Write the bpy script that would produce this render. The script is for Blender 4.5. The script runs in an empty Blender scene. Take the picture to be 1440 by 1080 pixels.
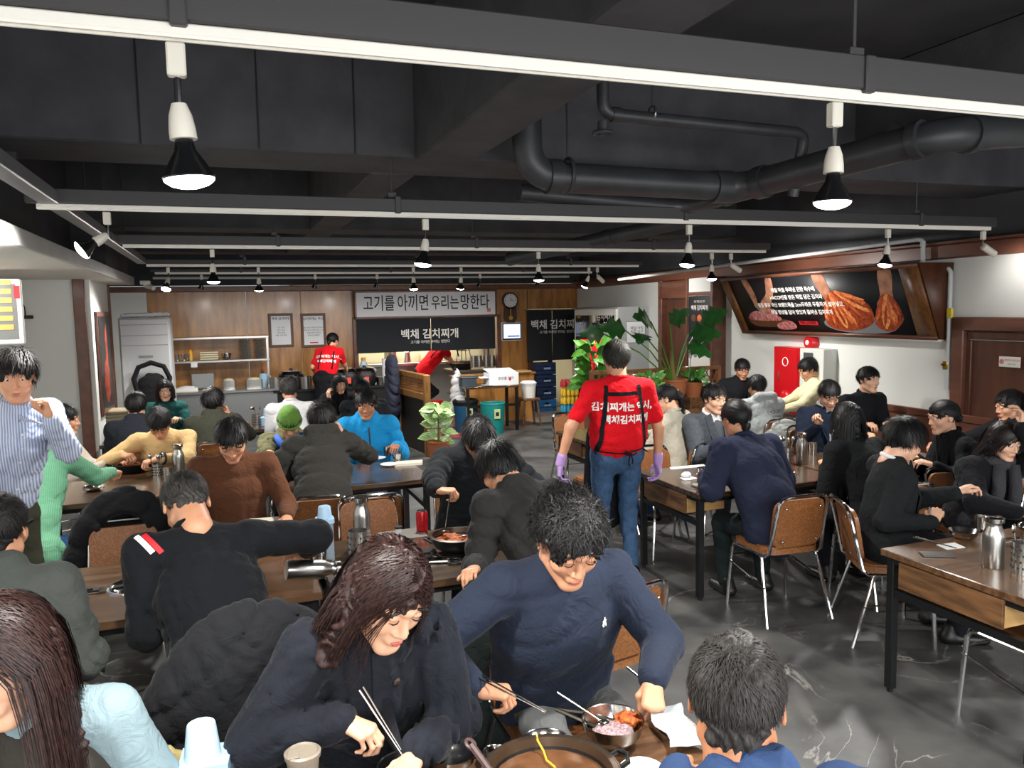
import bpy, math, random
import numpy as np
from mathutils import Matrix, Vector
random.seed(7); rng = np.random.default_rng(7)
SC = bpy.context.scene; COL = SC.collection
# ---------------------------------------------------------------- camera (solved from the vanishing points)
FPX, CAMH = 1110.0, 1.95
ROLL = math.atan(0.01897)
PITCH = math.atan((540-435.2)*math.cos(ROLL)/FPX)
def _ray(px, py):
    x, y = px-720, 540-py
    c, s = math.cos(ROLL), math.sin(ROLL)
    u, v = x*c+y*s, -x*s+y*c
    cp, sp = math.cos(PITCH), math.sin(PITCH)
    return u, FPX*cp+v*sp, -FPX*sp+v*cp
_u, _f, _v = _ray(310, 443); YAW = math.atan2(-_u, _f)
def P(px, py, x=None, y=None, z=None):
    """world point seen at a photo pixel, on the room plane x=, y= or z= where the thing really stands"""
    u, f, w = _ray(px, py)
    d = (u*math.cos(YAW)+f*math.sin(YAW), -u*math.sin(YAW)+f*math.cos(YAW), w)
    t = x/d[0] if x is not None else (y/d[1] if y is not None else (z-CAMH)/d[2])
    return Vector((d[0]*t, d[1]*t, CAMH+d[2]*t))
cam_d = bpy.data.cameras.new('camera'); cam = bpy.data.objects.new('camera', cam_d); COL.objects.link(cam)
cam_d.lens = FPX/1440*36; cam_d.sensor_width = 36; cam_d.clip_start = .05; cam_d.clip_end = 60
_F = Vector((math.sin(YAW)*math.cos(PITCH), math.cos(YAW)*math.cos(PITCH), -math.sin(PITCH)))
_R = Vector((math.cos(YAW), -math.sin(YAW), 0)); _U = _R.cross(_F)
_R2 = _R*math.cos(ROLL)-_U*math.sin(ROLL); _U2 = _U*math.cos(ROLL)+_R*math.sin(ROLL)
_m = Matrix.Identity(4)
for i in range(3): _m[i][0], _m[i][1], _m[i][2] = _R2[i], _U2[i], -_F[i]
_m[0][3], _m[1][3], _m[2][3] = 0, 0, CAMH
cam.matrix_world = _m; SC.camera = cam
# ---------------------------------------------------------------- world, exposure
w = bpy.data.worlds.new('world'); SC.world = w; w.use_nodes = True
w.node_tree.nodes['Background'].inputs[0].default_value = (.9, .95, 1, 1)
w.node_tree.nodes['Background'].inputs[1].default_value = 0.30
SC.view_settings.view_transform = 'Standard'; SC.view_settings.look = 'None'
SC.view_settings.gamma = 1; SC.view_settings.use_curve_mapping = False
SC.view_settings.exposure = 0.35
LAMP_W = 110          # each reflector lamp on the tracks
REAR_W = 130          # each unseen fill light added behind the camera
def area(name, loc, sx, sy, power, rot=(0, 0, 0), col=(1, .97, .93)):
    l = bpy.data.lights.new(name, 'AREA'); l.shape = 'RECTANGLE'; l.size = sx; l.size_y = sy; l.energy = power; l.color = col
    o = bpy.data.objects.new(name, l); COL.objects.link(o); o.location = loc; o.rotation_euler = rot; return o
area('rear_fill_light', (0.2, -1.3, 2.6), 1.2, .6, REAR_W)  # pair of unseen fills added behind the camera to lift the ambient light
area('rear_fill_light', (3.2, -0.9, 2.6), 1.2, .6, REAR_W)
area('soffit_fill_light', (-1.78, 6.5, 2.33), .4, 1.2, 28)  # added out of view under the soffit to brighten the left wall
area('soffit_fill_light', (-1.62, 1.2, 2.33), .4, 1.6, 16)  # second unseen fill added under the soffit, nearer the camera
area('front_fill_light', (2.2, -2.9, 1.55), 7.5, 2.4, 210, (math.radians(90), 0, 0), (.95, .97, 1))  # unseen broad fill added for ceiling and front faces; the wall has no window
# ---------------------------------------------------------------- materials
def hexc(h):
    h = h.lstrip('#'); c = [int(h[i:i+2], 16)/255 for i in (0, 2, 4)]
    return tuple(((v+.055)/1.055)**2.4 if v > .04045 else v/12.92 for v in c)+(1,)
MATS = {}
def mat(name, col='#808080', rough=.6, metal=0, kind=None, scale=20, amt=.25, bump=0, bscale=60, emit=0, col2=None, stretch=(1, 1, 1),
        alpha=1, trans=0, sheen=0, sss=0, coat=0, detail=4, spec=.5):
    if name in MATS: return MATS[name]
    m = bpy.data.materials.new(name); m.use_nodes = True; MATS[name] = m
    nt = m.node_tree; N = nt.nodes; L = nt.links; b = N['Principled BSDF']
    c = hexc(col); b.inputs['Base Color'].default_value = c
    b.inputs['Roughness'].default_value = rough; b.inputs['Metallic'].default_value = metal
    b.inputs['Specular IOR Level'].default_value = spec
    if sheen: b.inputs['Sheen Weight'].default_value = sheen; b.inputs['Sheen Roughness'].default_value = .4
    if coat: b.inputs['Coat Weight'].default_value = coat; b.inputs['Coat Roughness'].default_value = .15
    if sss: b.inputs['Subsurface Weight'].default_value = sss; b.inputs['Subsurface Radius'].default_value = (.012, .005, .003); b.inputs['Subsurface Scale'].default_value = 1
    if trans: b.inputs['Transmission Weight'].default_value = trans
    if alpha < 1: b.inputs['Alpha'].default_value = alpha
    if emit: b.inputs['Emission Color'].default_value = c; b.inputs['Emission Strength'].default_value = emit
    if kind or bump:
        tc = N.new('ShaderNodeTexCoord'); mp = N.new('ShaderNodeMapping'); L.new(tc.outputs['Object'], mp.inputs[0])
        mp.inputs['Scale'].default_value = stretch
    if kind:
        c2 = hexc(col2) if col2 else tuple(v*(1-amt) for v in c[:3])+(1,)
        rp = N.new('ShaderNodeValToRGB'); rp.color_ramp.elements[0].color = c2; rp.color_ramp.elements[1].color = c
        if kind == 'noise':
            t = N.new('ShaderNodeTexNoise'); t.inputs['Scale'].default_value = scale; t.inputs['Detail'].default_value = detail
            rp.color_ramp.elements[0].position = .35; rp.color_ramp.elements[1].position = .65; o = t.outputs[0]
        elif kind == 'wave':
            t = N.new('ShaderNodeTexWave'); t.inputs['Scale'].default_value = scale; t.inputs['Distortion'].default_value = 6
            t.inputs['Detail'].default_value = detail; t.inputs['Detail Scale'].default_value = 1.5; o = t.outputs[0]
        elif kind == 'voro':
            t = N.new('ShaderNodeTexVoronoi'); t.inputs['Scale'].default_value = scale; o = t.outputs[0]
        elif kind == 'stripe':
            t = N.new('ShaderNodeTexWave'); t.inputs['Scale'].default_value = scale; t.inputs['Distortion'].default_value = 0
            rp.color_ramp.elements[0].position = .45; rp.color_ramp.elements[1].position = .55; o = t.outputs[0]
        L.new(mp.outputs[0], t.inputs['Vector']); L.new(o, rp.inputs[0]); L.new(rp.outputs[0], b.inputs['Base Color'])
    if bump:
        t2 = N.new('ShaderNodeTexNoise'); t2.inputs['Scale'].default_value = bscale; t2.inputs['Detail'].default_value = 5
        bp = N.new('ShaderNodeBump'); bp.inputs['Strength'].default_value = bump; bp.inputs['Distance'].default_value = .01
        L.new(mp.outputs[0], t2.inputs['Vector']); L.new(t2.outputs[0], bp.inputs['Height']); L.new(bp.outputs[0], b.inputs['Normal'])
    return m
# ---------------------------------------------------------------- mesh builder
def nrm(v): return v/ (np.linalg.norm(v)+1e-12)
def npv(v): return np.array(tuple(v), float)
class MB:
    def __init__(s): s.ch = []; s.M = None; s.n = 0
    def add(s, V, F):
        V = np.asarray(V, float)
        if s.M is not None: V = V @ np.array(s.M.to_3x3()).T + np.array(s.M.translation)
        for f in (F if isinstance(F, list) and len(F) and isinstance(F[0], np.ndarray) else [F]):
            f = np.asarray(f, int)
            if len(f): s.ch.append((None, f+s.n))
        s.ch.append((V, None)); s.n += len(V); return s
    def mix(s, V, F):
        by = {}
        for f in F: by.setdefault(len(f), []).append(f)
        return s.add(V, [np.array(v, int) for v in by.values()])
    def box(s, c, d, ch=0.0, rz=0):
        x, y, z = d[0]/2, d[1]/2, d[2]/2; ch = min(ch, x*.9, y*.9, z*.9)
        if ch <= 0:
            V = np.array([(a*x, b*y, e*z) for e in (-1, 1) for b in (-1, 1) for a in (-1, 1)]); F = [(0, 2, 3, 1), (4, 5, 7, 6), (0, 1, 5, 4), (2, 6, 7, 3), (0, 4, 6, 2), (1, 3, 7, 5)]
        else:
            V = []; idx = {}
            for sx in (-1, 1):
                for sy in (-1, 1):
                    for sz in (-1, 1):
                        for ax in range(3):
                            v = [sx*(x-ch), sy*(y-ch), sz*(z-ch)]; v[ax] = (sx*x, sy*y, sz*z)[ax]
                            idx[(sx, sy, sz, ax)] = len(V); V.append(v)
            F = []
            for ax in range(3):
                o = [a for a in range(3) if a != ax]
                for sg in (-1, 1):
                    q = []
                    for p, r in ((-1, -1), (1, -1), (1, 1), (-1, 1)):
                        k = [0, 0, 0]; k[ax] = sg; k[o[0]] = p; k[o[1]] = r; q.append(idx[(*k, ax)])
                    F.append(tuple(q if (sg > 0) == (ax != 1) else q[::-1]))
            for ax in range(3):
                o = [a for a in range(3) if a != ax]
                for p in (-1, 1):
                    for r in (-1, 1):
                        k1 = [0, 0, 0]; k1[ax] = -1; k1[o[0]] = p; k1[o[1]] = r; k2 = list(k1); k2[ax] = 1
                        F.append((idx[(*k1, o[0])], idx[(*k2, o[0])], idx[(*k2, o[1])], idx[(*k1, o[1])]))
            for sx in (-1, 1):
                for sy in (-1, 1):
                    for sz in (-1, 1): F.append(tuple(idx[(sx, sy, sz, a)] for a in range(3)))
            V = np.array(V)
        if rz:
            cz, sz_ = math.cos(rz), math.sin(rz); V = V @ np.array([[cz, sz_, 0], [-sz_, cz, 0], [0, 0, 1]])
        return s.mix(V+np.array(tuple(c)), F)
    def tube(s, pts, r, seg=8, cap=True, closed=False):
        pts = [npv(p) for p in pts]; n = len(pts); rr = r if hasattr(r, '__len__') else [r]*n
        V = []; prev = None
        for i, p in enumerate(pts):
            if closed: t = nrm(pts[(i+1) % n]-pts[i-1])
            else: t = nrm(pts[min(i+1, n-1)]-pts[max(i-1, 0)])
            if prev is None:
                a = np.array([0, 0, 1.]) if abs(t[2]) < .9 else np.array([1., 0, 0]); u = nrm(np.cross(t, a))
            else: u = nrm(prev-t*np.dot(prev, t))
            prev = u; v = np.cross(t, u)
            for k in range(seg):
                a = 2*math.pi*k/seg; V.append(p+rr[i]*(u*math.cos(a)+v*math.sin(a)))
        F = []
        for i in range(n if closed else n-1):
            j = (i+1) % n
            for k in range(seg):
                k2 = (k+1) % seg; F.append((i*seg+k, i*seg+k2, j*seg+k2, j*seg+k))
        if cap and not closed: F.append(tuple(range(seg-1, -1, -1))); F.append(tuple((n-1)*seg+k for k in range(seg)))
        return s.mix(np.array(V), F)
    def cyl(s, a, b, ra, rb=None, seg=16): return s.tube([a, b], [ra, ra if rb is None else rb], seg)
    def lathe(s, prof, seg=24, loc=(0, 0, 0), sq=(1, 1)):
        V = [(r*math.cos(2*math.pi*k/seg)*sq[0]+loc[0], r*math.sin(2*math.pi*k/seg)*sq[1]+loc[1], z+loc[2]) for r, z in prof for k in range(seg)]
        F = [(i*seg+k, i*seg+(k+1) % seg, (i+1)*seg+(k+1) % seg, (i+1)*seg+k) for i in range(len(prof)-1) for k in range(seg)]
        return s.mix(np.array(V), F)
    def ell(s, c, r, seg=12, rings=8, R=None):
        prof = [(math.sin(math.pi*i/rings), -math.cos(math.pi*i/rings)) for i in range(rings+1)]
        V = np.array([(max(q, 1e-4)*math.cos(2*math.pi*k/seg), max(q, 1e-4)*math.sin(2*math.pi*k/seg), z) for q, z in prof for k in range(seg)])*np.array(r if hasattr(r, '__len__') else (r, r, r))
        if R is not None: V = V @ np.asarray(R).T
        F = [(i*seg+k, i*seg+(k+1) % seg, (i+1)*seg+(k+1) % seg, (i+1)*seg+k) for i in range(rings) for k in range(seg)]
        return s.mix(V+np.array(tuple(c)), F)
    def prism(s, outline, h, origin=(0, 0, 0), u=(1, 0, 0), v=(0, 0, 1)):
        """outline in (u,v), extruded by h along u x v"""
        o, u, v = npv(origin), npv(u), npv(v); w_ = nrm(np.cross(u, v))*h; n = len(outline)
        V = [o+a*u+b*v for a, b in outline]+[o+a*u+b*v+w_ for a, b in outline]
        F = [tuple(range(n-1, -1, -1)), tuple(range(n, 2*n))]+[(i, (i+1) % n, (i+1) % n+n, i+n) for i in range(n)]
        return s.mix(np.array(V), F)
    def mesh(s, name, smooth=None):
        me = bpy.data.meshes.new(name)
        V = np.concatenate([c[0] for c in s.ch if c[0] is not None]) if s.ch else np.zeros((0, 3))
        Fs = [c[1] for c in s.ch if c[1] is not None]
        me.vertices.add(len(V)); me.vertices.foreach_set('co', V.astype(np.float32).ravel())
        tot = sum(f.size for f in Fs); nf = sum(len(f) for f in Fs)
        me.loops.add(tot); me.polygons.add(nf)
        me.loops.foreach_set('vertex_index', np.concatenate([f.ravel() for f in Fs]).astype(np.int32))
        ls = []; o = 0
        for f in Fs: ls.append(o+np.arange(len(f))*f.shape[1]); o += f.size
        me.polygons.foreach_set('loop_start', np.concatenate(ls).astype(np.int32))
        me.update(calc_edges=True)
        if smooth is True: me.polygons.foreach_set('use_smooth', np.ones(nf, bool))
        elif smooth:
            me.polygons.foreach_set('use_smooth', np.ones(nf, bool)); me.set_sharp_from_angle(angle=math.radians(smooth))
        return me
# ---------------------------------------------------------------- objects
def thing(name, label, cat, loc=(0, 0, 0), rz=0, group=None):
    o = bpy.data.objects.new(name, None); COL.objects.link(o); o.location = loc; o.rotation_euler = (0, 0, rz); o.empty_display_size = .1
    o['label'] = label; o['category'] = cat
    if group: o['group'] = group
    return o
def part(name, mb, m, parent=None, label=None, smooth=40, mw=None):
    me = mb.mesh(name, smooth) if isinstance(mb, MB) else mb
    if m and not me.materials: me.materials.append(m)
    o = bpy.data.objects.new(name, me); COL.objects.link(o)
    if parent: o.parent = parent
    if mw is not None: o.matrix_local = mw
    if label: o['label'] = label
    return o
def solo(name, mb, m, label, cat, group=None, loc=None, rz=0, smooth=40):
    o = part(name, mb, m, None, label, smooth); o['category'] = cat
    if loc is not None: o.location = loc
    o.rotation_euler = (0, 0, rz)
    if group: o['group'] = group
    return o
def struct(name, mb, m, parent=None, smooth=40):
    o = part(name, mb, m, parent, None, smooth)
    if not parent: o['kind'] = 'structure'
    return o
def dup(root, loc=None, rz=None, label=None, group=None, scale=None):
    def cp(o, par):
        c = o.copy(); COL.objects.link(c)
        if par: c.parent = par
        for ch in kids.get(o.name, []): cp(ch, c)
        return c
    kids = {}
    def walk(o):
        kids[o.name] = list(o.children)
        for c in o.children: walk(c)
    walk(root); r = cp(root, None)
    if loc is not None: r.location = loc
    if rz is not None: r.rotation_euler = (0, 0, rz)
    if scale: r.scale = (scale,)*3
    if label: r['label'] = label
    if group: r['group'] = group
    return r
# ---------------------------------------------------------------- implicit surfaces (smooth unions) -> surface nets
class Sdf:
    def __init__(s, h): s.h = h; s.pr = []
    def cone(s, a, b, ra, rb, k=.03, fl=None, q=None, mode=1):
        s.pr.append(('c', npv(a), npv(b), ra, rb, k, fl, q, mode)); return s
    def ell(s, c, r, R=None, k=.03, mode=1):
        s.pr.append(('e', npv(c), np.array(r, float), R, None, k, None, None, mode)); return s
    def build(s, disp=None):
        h = s.h; bb = []
        for p in s.pr:
            if p[0] == 'c': R = max(p[3], p[4])+.01; lo = np.minimum(p[1], p[2])-R; hi = np.maximum(p[1], p[2])+R
            else: R = p[2].max() if p[3] is not None else p[2]; lo = p[1]-R; hi = p[1]+R
            bb.append((lo, hi))
        lo = np.min([b[0] for b, p in zip(bb, s.pr) if p[8] == 1], 0)-3*h-.012; hi = np.max([b[1] for b, p in zip(bb, s.pr) if p[8] == 1], 0)+3*h+.012
        n = np.ceil((hi-lo)/h).astype(int)+1
        ax = [lo[i]+h*np.arange(n[i]) for i in range(3)]
        D = np.full(n, .5, np.float32)
        for (l, u), p in zip(bb, s.pr):
            k = p[5]; m = k+2.5*h+.01
            i0 = np.clip(np.floor((l-m-lo)/h).astype(int), 0, n-1); i1 = np.clip(np.ceil((u+m-lo)/h).astype(int)+1, 1, n)
            if (i1 <= i0).any(): continue
            X = ax[0][i0[0]:i1[0], None, None]; Y = ax[1][None, i0[1]:i1[1], None]; Z = ax[2][None, None, i0[2]:i1[2]]
            if p[0] == 'c':
                _, a, b, ra, rb, k, fl, q, mode = p
                x, y, z = X-a[0], Y-a[1], Z-a[2]; ba = b-a; sc = 1
                if fl is not None:
                    nn, sf = nrm(npv(fl[0])), fl[1]; dt = (x*nn[0]+y*nn[1]+z*nn[2])*(sf-1)
                    x = x+dt*nn[0]; y = y+dt*nn[1]; z = z+dt*nn[2]; ba = ba+nn*np.dot(ba, nn)*(sf-1); sc = 1/math.sqrt(sf)
                t = np.clip((x*ba[0]+y*ba[1]+z*ba[2])/(ba@ba+1e-9), 0, 1)
                r = ra+(rb-ra)*t
                if q is not None: r = r-q[1]*(1-np.abs(np.sin(math.pi*(t*np.linalg.norm(ba)/q[0]+.13)))**.6)
                d = (np.sqrt((x-t*ba[0])**2+(y-t*ba[1])**2+(z-t*ba[2])**2)-r)*sc
            else:
                _, c, r, R, _, k, _, _, mode = p
                x, y, z = X-c[0], Y-c[1], Z-c[2]
                if R is not None:
                    Rt = np.asarray(R).T
                    x, y, z = (Rt[0, 0]*x+Rt[0, 1]*y+Rt[0, 2]*z, Rt[1, 0]*x+Rt[1, 1]*y+Rt[1, 2]*z, Rt[2, 0]*x+Rt[2, 1]*y+Rt[2, 2]*z)
                k0 = np.sqrt((x/r[0])**2+(y/r[1])**2+(z/r[2])**2); k1 = np.sqrt((x/r[0]**2)**2+(y/r[1]**2)**2+(z/r[2]**2)**2)+1e-6
                d = k0*(k0-1)/k1
            S = D[i0[0]:i1[0], i0[1]:i1[1], i0[2]:i1[2]]
            if mode == 1: hh = np.clip(.5+.5*(S-d)/k, 0, 1); D[i0[0]:i1[0], i0[1]:i1[1], i0[2]:i1[2]] = S*(1-hh)+d*hh-k*hh*(1-hh)
            else: d = -d; hh = np.clip(.5+.5*(d-S)/k, 0, 1); D[i0[0]:i1[0], i0[1]:i1[1], i0[2]:i1[2]] = S*(1-hh)+d*hh+k*hh*(1-hh)
        if disp is not None:
            I = np.nonzero(np.abs(D) < .04)
            pts = np.stack([lo[a]+h*I[a] for a in range(3)], 1); D[I] += disp(pts).astype(np.float32)
        D[0] = D[-1] = .5; D[:, 0] = D[:, -1] = .5; D[:, :, 0] = D[:, :, -1] = .5
        return nets(D, lo, h)
def nets(D, lo, h):
    S = D < 0; c = S[:-1, :-1, :-1].astype(np.int8)
    tot = np.zeros_like(c)
    off = [(i, j, k) for i in (0, 1) for j in (0, 1) for k in (0, 1)]
    nx, ny, nz = c.shape
    for o in off: tot += S[o[0]:o[0]+nx, o[1]:o[1]+ny, o[2]:o[2]+nz]
    A = np.nonzero((tot > 0) & (tot < 8)); N = len(A[0])
    idx = np.full(c.shape, -1, np.int64); idx[A] = np.arange(N)
    val = np.stack([D[A[0]+o[0], A[1]+o[1], A[2]+o[2]] for o in off], 1)
    acc = np.zeros((N, 3)); cnt = np.zeros(N)
    for a in range(8):
        for b in range(a+1, 8):
            if sum(abs(off[a][i]-off[b][i]) for i in range(3)) != 1: continue
            va, vb = val[:, a], val[:, b]; m = (va < 0) != (vb < 0)
            t = np.where(m, va/(va-vb+1e-12*(va == vb)), 0)
            oa, ob = np.array(off[a], float), np.array(off[b], float)
            acc[m] += oa+(ob-oa)*t[m, None]; cnt[m] += 1
    V = (np.stack(A, 1)+acc/cnt[:, None])*h+lo
    Q = []
    for axn in range(3):
        o1, o2 = [(1, 2), (2, 0), (0, 1)][axn]
        sl0 = [slice(None)]*3; sl1 = [slice(None)]*3; sl0[axn] = slice(0, -1); sl1[axn] = slice(1, None)
        E = S[tuple(sl0)] != S[tuple(sl1)]
        e = np.stack(np.nonzero(E), 1); e = e[(e[:, o1] > 0) & (e[:, o2] > 0)]
        fl = S[tuple(e.T)]
        d1 = np.zeros(3, int); d1[o1] = 1; d2 = np.zeros(3, int); d2[o2] = 1
        g = lambda q: idx[tuple(np.minimum(q, np.array(idx.shape)-1).T)]
        q = np.stack([g(e-d1-d2), g(e-d2), g(e), g(e-d1)], 1)
        q[~fl] = q[~fl][:, ::-1]; q = q[(q >= 0).all(1)]; Q.append(q)
    return V, np.concatenate(Q)
def folds(amp, f=1.0, seed=0):
    """creases: warped ridges pressed into the cloth"""
    r_ = np.random.default_rng(seed*13+5); W = []
    for k, F in enumerate((19, 31, 46, 66)):
        d = nrm(r_.normal(size=3)*np.array([1, 1, 1.3])); e = nrm(r_.normal(size=3)); W.append((d*F*f, e*9, r_.random(3)*6.3, nrm(r_.normal(size=3))*7, (1.0, .9, .6, .4)[k]))
    def g(p):
        o = 0
        for d, e, ph, ms, a in W:
            o = o+a*(1-np.abs(np.sin(p@d+ph[0]+1.8*np.sin(p@e+ph[1]))))**3*np.clip(.45+np.sin(p@ms+ph[2]), 0, 1)
        return amp*(o*1.9-.5)
    return g
_ts = bpy.data.scenes.new('text_room')
def text_mesh(body, size, bold=.0, align='CENTER', ext=0, res_=3, spacing=1, line=1):
    c = bpy.data.curves.new('lettering', 'FONT'); c.body = body; c.size = size; c.align_x = align; c.align_y = 'CENTER'; c.offset = bold*size; c.resolution_u = res_; c.extrude = ext; c.space_character = spacing; c.space_line = line
    o = bpy.data.objects.new('lettering', c); _ts.collection.objects.link(o); 
    with bpy.context.temp_override(scene=_ts, view_layer=_ts.view_layers[0]): dg = bpy.context.evaluated_depsgraph_get(); dg.update()
    me = bpy.data.meshes.new_from_object(o.evaluated_get(dg), depsgraph=dg); bpy.data.objects.remove(o); bpy.data.curves.remove(c); me.name = 'lettering'; return me
# ================================================================ the room
XL, YB = -2.1, 14.3
def XR(y): return 6.27+.0385*(y-4.7)
def PR(px, py, off=0):
    u, f, w_ = _ray(px, py); d = (u*math.cos(YAW)+f*math.sin(YAW), -u*math.sin(YAW)+f*math.cos(YAW), w_)
    t = (6.27-.181-off)/(d[0]-.0385*d[1]); return Vector((d[0]*t, d[1]*t, CAMH+d[2]*t))
WA = math.atan(.0385)
M_floor = mat('slate_floor', '#595957', .42, kind='noise', scale=2.6, col2='#2f3031', bump=.25, bscale=9, detail=8)
def _veins(m):
    nt = m.node_tree; N, L = nt.nodes, nt.links; b = N['Principled BSDF']
    base = b.inputs['Base Color'].links[0].from_socket
    tc = N.new('ShaderNodeTexCoord'); t = N.new('ShaderNodeTexNoise'); t.inputs['Scale'].default_value = .9; t.inputs['Detail'].default_value = 7; t.inputs['Distortion'].default_value = 2.2
    L.new(tc.outputs['Object'], t.inputs['Vector'])
    a = N.new('ShaderNodeMath'); a.operation = 'SUBTRACT'; a.inputs[1].default_value = .5; L.new(t.outputs[0], a.inputs[0])
    ab = N.new('ShaderNodeMath'); ab.operation = 'ABSOLUTE'; L.new(a.outputs[0], ab.inputs[0])
    rp = N.new('ShaderNodeValToRGB'); rp.color_ramp.elements[0].color = (1, 1, 1, 1); rp.color_ramp.elements[0].position = 0
    rp.color_ramp.elements[1].color = (0, 0, 0, 1); rp.color_ramp.elements[1].position = .006; L.new(ab.outputs[0], rp.inputs[0])
    t3 = N.new('ShaderNodeTexNoise'); t3.inputs['Scale'].default_value = 2.1; L.new(tc.outputs['Object'], t3.inputs['Vector'])
    rp3 = N.new('ShaderNodeValToRGB'); rp3.color_ramp.elements[0].position = .5; rp3.color_ramp.elements[1].position = .68; L.new(t3.outputs[0], rp3.inputs[0])
    mm = N.new('ShaderNodeMath'); mm.operation = 'MULTIPLY'; L.new(rp.outputs[0], mm.inputs[0]); L.new(rp3.outputs[0], mm.inputs[1])
    m2 = N.new('ShaderNodeMath'); m2.operation = 'MULTIPLY'; m2.inputs[1].default_value = .85; L.new(mm.outputs[0], m2.inputs[0])
    mx = N.new('ShaderNodeMixRGB'); mx.inputs[2].default_value = (.42, .40, .36, 1); L.new(m2.outputs[0], mx.inputs[0]); L.new(base, mx.inputs[1]); L.new(mx.outputs[0], b.inputs['Base Color'])
_veins(M_floor)
M_ceil = mat('black_ceiling', '#424246', .8, kind='noise', scale=2.5, amt=.3, bump=.3, bscale=14)
M_beam = mat('dark_beam', '#4a4a4e', .75, kind='noise', scale=4, amt=.35, bump=.3, bscale=20)
M_wall = mat('white_wall', '#d9dad6', .8, bump=.12, bscale=120)
M_trim = mat('red_brown_trim', '#6f4433', .42, kind='noise', scale=5, col2='#5a3527', stretch=(2, .4, 2), coat=.2, detail=7)
M_ply = mat('plywood', '#bd8648', .32, kind='noise', scale=7, col2='#8d5c2a', stretch=(1.2, 1, .25), bump=.05, coat=.35, detail=8)
M_ply2 = mat('plywood_dark', '#96653a', .34, kind='noise', scale=7, col2='#734823', stretch=(1.2, 1, .25), coat=.3, detail=8)
M_blackm = mat('black_metal', '#17181a', .4, .3)
M_steel = mat('brushed_steel', '#b9b8b4', .28, 1, bump=.02, bscale=200)
M_chrome = mat('chrome', '#d6d6d6', .1, 1)
M_white = mat('white_plastic', '#e8e6df', .4)
M_black = mat('black_plastic', '#101113', .45)
M_cream = mat('cream_wall', '#d8cfae', .5)
M_paper = mat('white_paper', '#e9ebee', .7)
M_grey = mat('grey_paint', '#8d9092', .5)
M_ink = mat('black_ink', '#141416', .6)
M_redink = mat('red_ink', '#c8202a', .6)
M_whiteink = mat('white_print', '#f1f0ea', .6)

struct('floor', MB().box((2.2, 5.8, -.05), (9.6, 17.8, .1)), M_floor)
fl2 = struct('floor', MB().box((5.9, 13.4, .004), (1.9, 1.75, .008)).box((4.0, 15.6, .004), (6, 2.2, .008)), mat('pale_tile_floor', '#9b938a', .5, kind='noise', scale=3, amt=.2))
struct('ceiling', MB().box((2.2, 6.2, 3.65), (9.6, 19.0, .1)), M_ceil)
struct('wall_left', MB().box((XL-.05, 5.8, 1.8), (.1, 17.8, 3.7)), M_wall)
struct('wall_front', MB().box((2.2, -3.05, 1.8), (9.6, .1, 3.7)), M_wall)
wr = struct('wall_right', MB().box((.06, 5.8, 1.22), (.12, 18.2, 2.44)), M_wall); wr.location = (XR(0)+.0, 0, 0); wr.rotation_euler = (0, 0, -WA)
wr2 = struct('wall_right', MB().box((.12, 5.8, 3.02), (.12, 18.2, 1.2)), M_ceil); wr2.location = (XR(0)+.0, 0, 0); wr2.rotation_euler = (0, 0, -WA)
# back wall: plywood sheets between openings
wb = bpy.data.objects.new('wall_back', None); COL.objects.link(wb); wb['kind'] = 'structure'; wb.location = (0, YB, 0)
for x0, x1, z0, z1, m_ in [(-2.1, -1.12, 0, 2.34, M_wall), (-1.12, .42, 0, 2.34, M_ply), (.425, 1.32, 0, 2.34, M_ply), (1.325, 2.28, 0, 2.34, M_ply), (2.28, 4.95, 1.86, 2.34, M_ply2),
                           (4.95, 5.58, 0, 2.34, M_ply), (5.585, 6.66, 1.95, 2.34, M_ply)]:
    part('plywood_panel', MB().box(((x0+x1)/2, .06, (z0+z1)/2), (x1-x0-.006, .12, z1-z0), .004), m_, wb)
part('upper_wall', MB().box((2.3, .06, 3.05), (9, .12, 1.2)), M_ceil, wb)
struct('trim_1', MB().box((2.3, YB-.06, 2.385), (8.8, .14, .09), .008), M_trim)
tr = struct('trim_2', MB().box((-.03, 5.8, 2.40), (.1, 17.6, .13), .01).box((-.01, 5.8, 2.48), (.16, 17.6, .03), .005), M_trim); tr.location = (XR(0), 0, 0); tr.rotation_euler = (0, 0, -WA)
wn = struct('trim_3', MB().box((-.012, 3.5, .9), (.03, 4.4, .07), .006).box((-.006, 3.5, .45), (.016, 4.4, .88)), M_trim); wn.location = (XR(0)+.0, 1.7, 0); wn.rotation_euler = (0, 0, -WA)
# left side: low soffit, pillar
M_soff = mat('soffit_white', '#c9c6bf', .7); M_soffedge = mat('soffit_edge', '#a8a7a4', .45, kind='noise', scale=3, amt=.15)
so = struct('trim_4', MB().box((-1.56, 3.9, 2.36), (1.1, 14.0, .04)), M_soff)
struct('trim_5', MB().box((-1.0, 3.9, 2.39), (.03, 14.0, .1), .006), M_soffedge)
struct('wall_left', MB().box((-1.60, 9.9, 3.0), (1.1, 2, 1.2)).box((-1.4, 3.9, 2.98), (.1, 14.0, 1.2)), M_ceil)
p0 = P(103, 393, z=2.34); px0 = p0.x
struct('wall_left', MB().box(((XL+px0)/2, 9.9, 1.17), (px0-XL, 1.4, 2.34)), M_wall)
wood = struct('trim_6', MB().box((px0+.045, 9.16, 1.17), (.11, .06, 2.34), .006).box((px0+.14, 10.58, 1.17), (.05, .06, 2.34), .006), M_trim)
struct('wall_left', MB().box((px0+.07, 9.88, 1.17), (.14, 1.38, 2.34)), M_wall)
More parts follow.
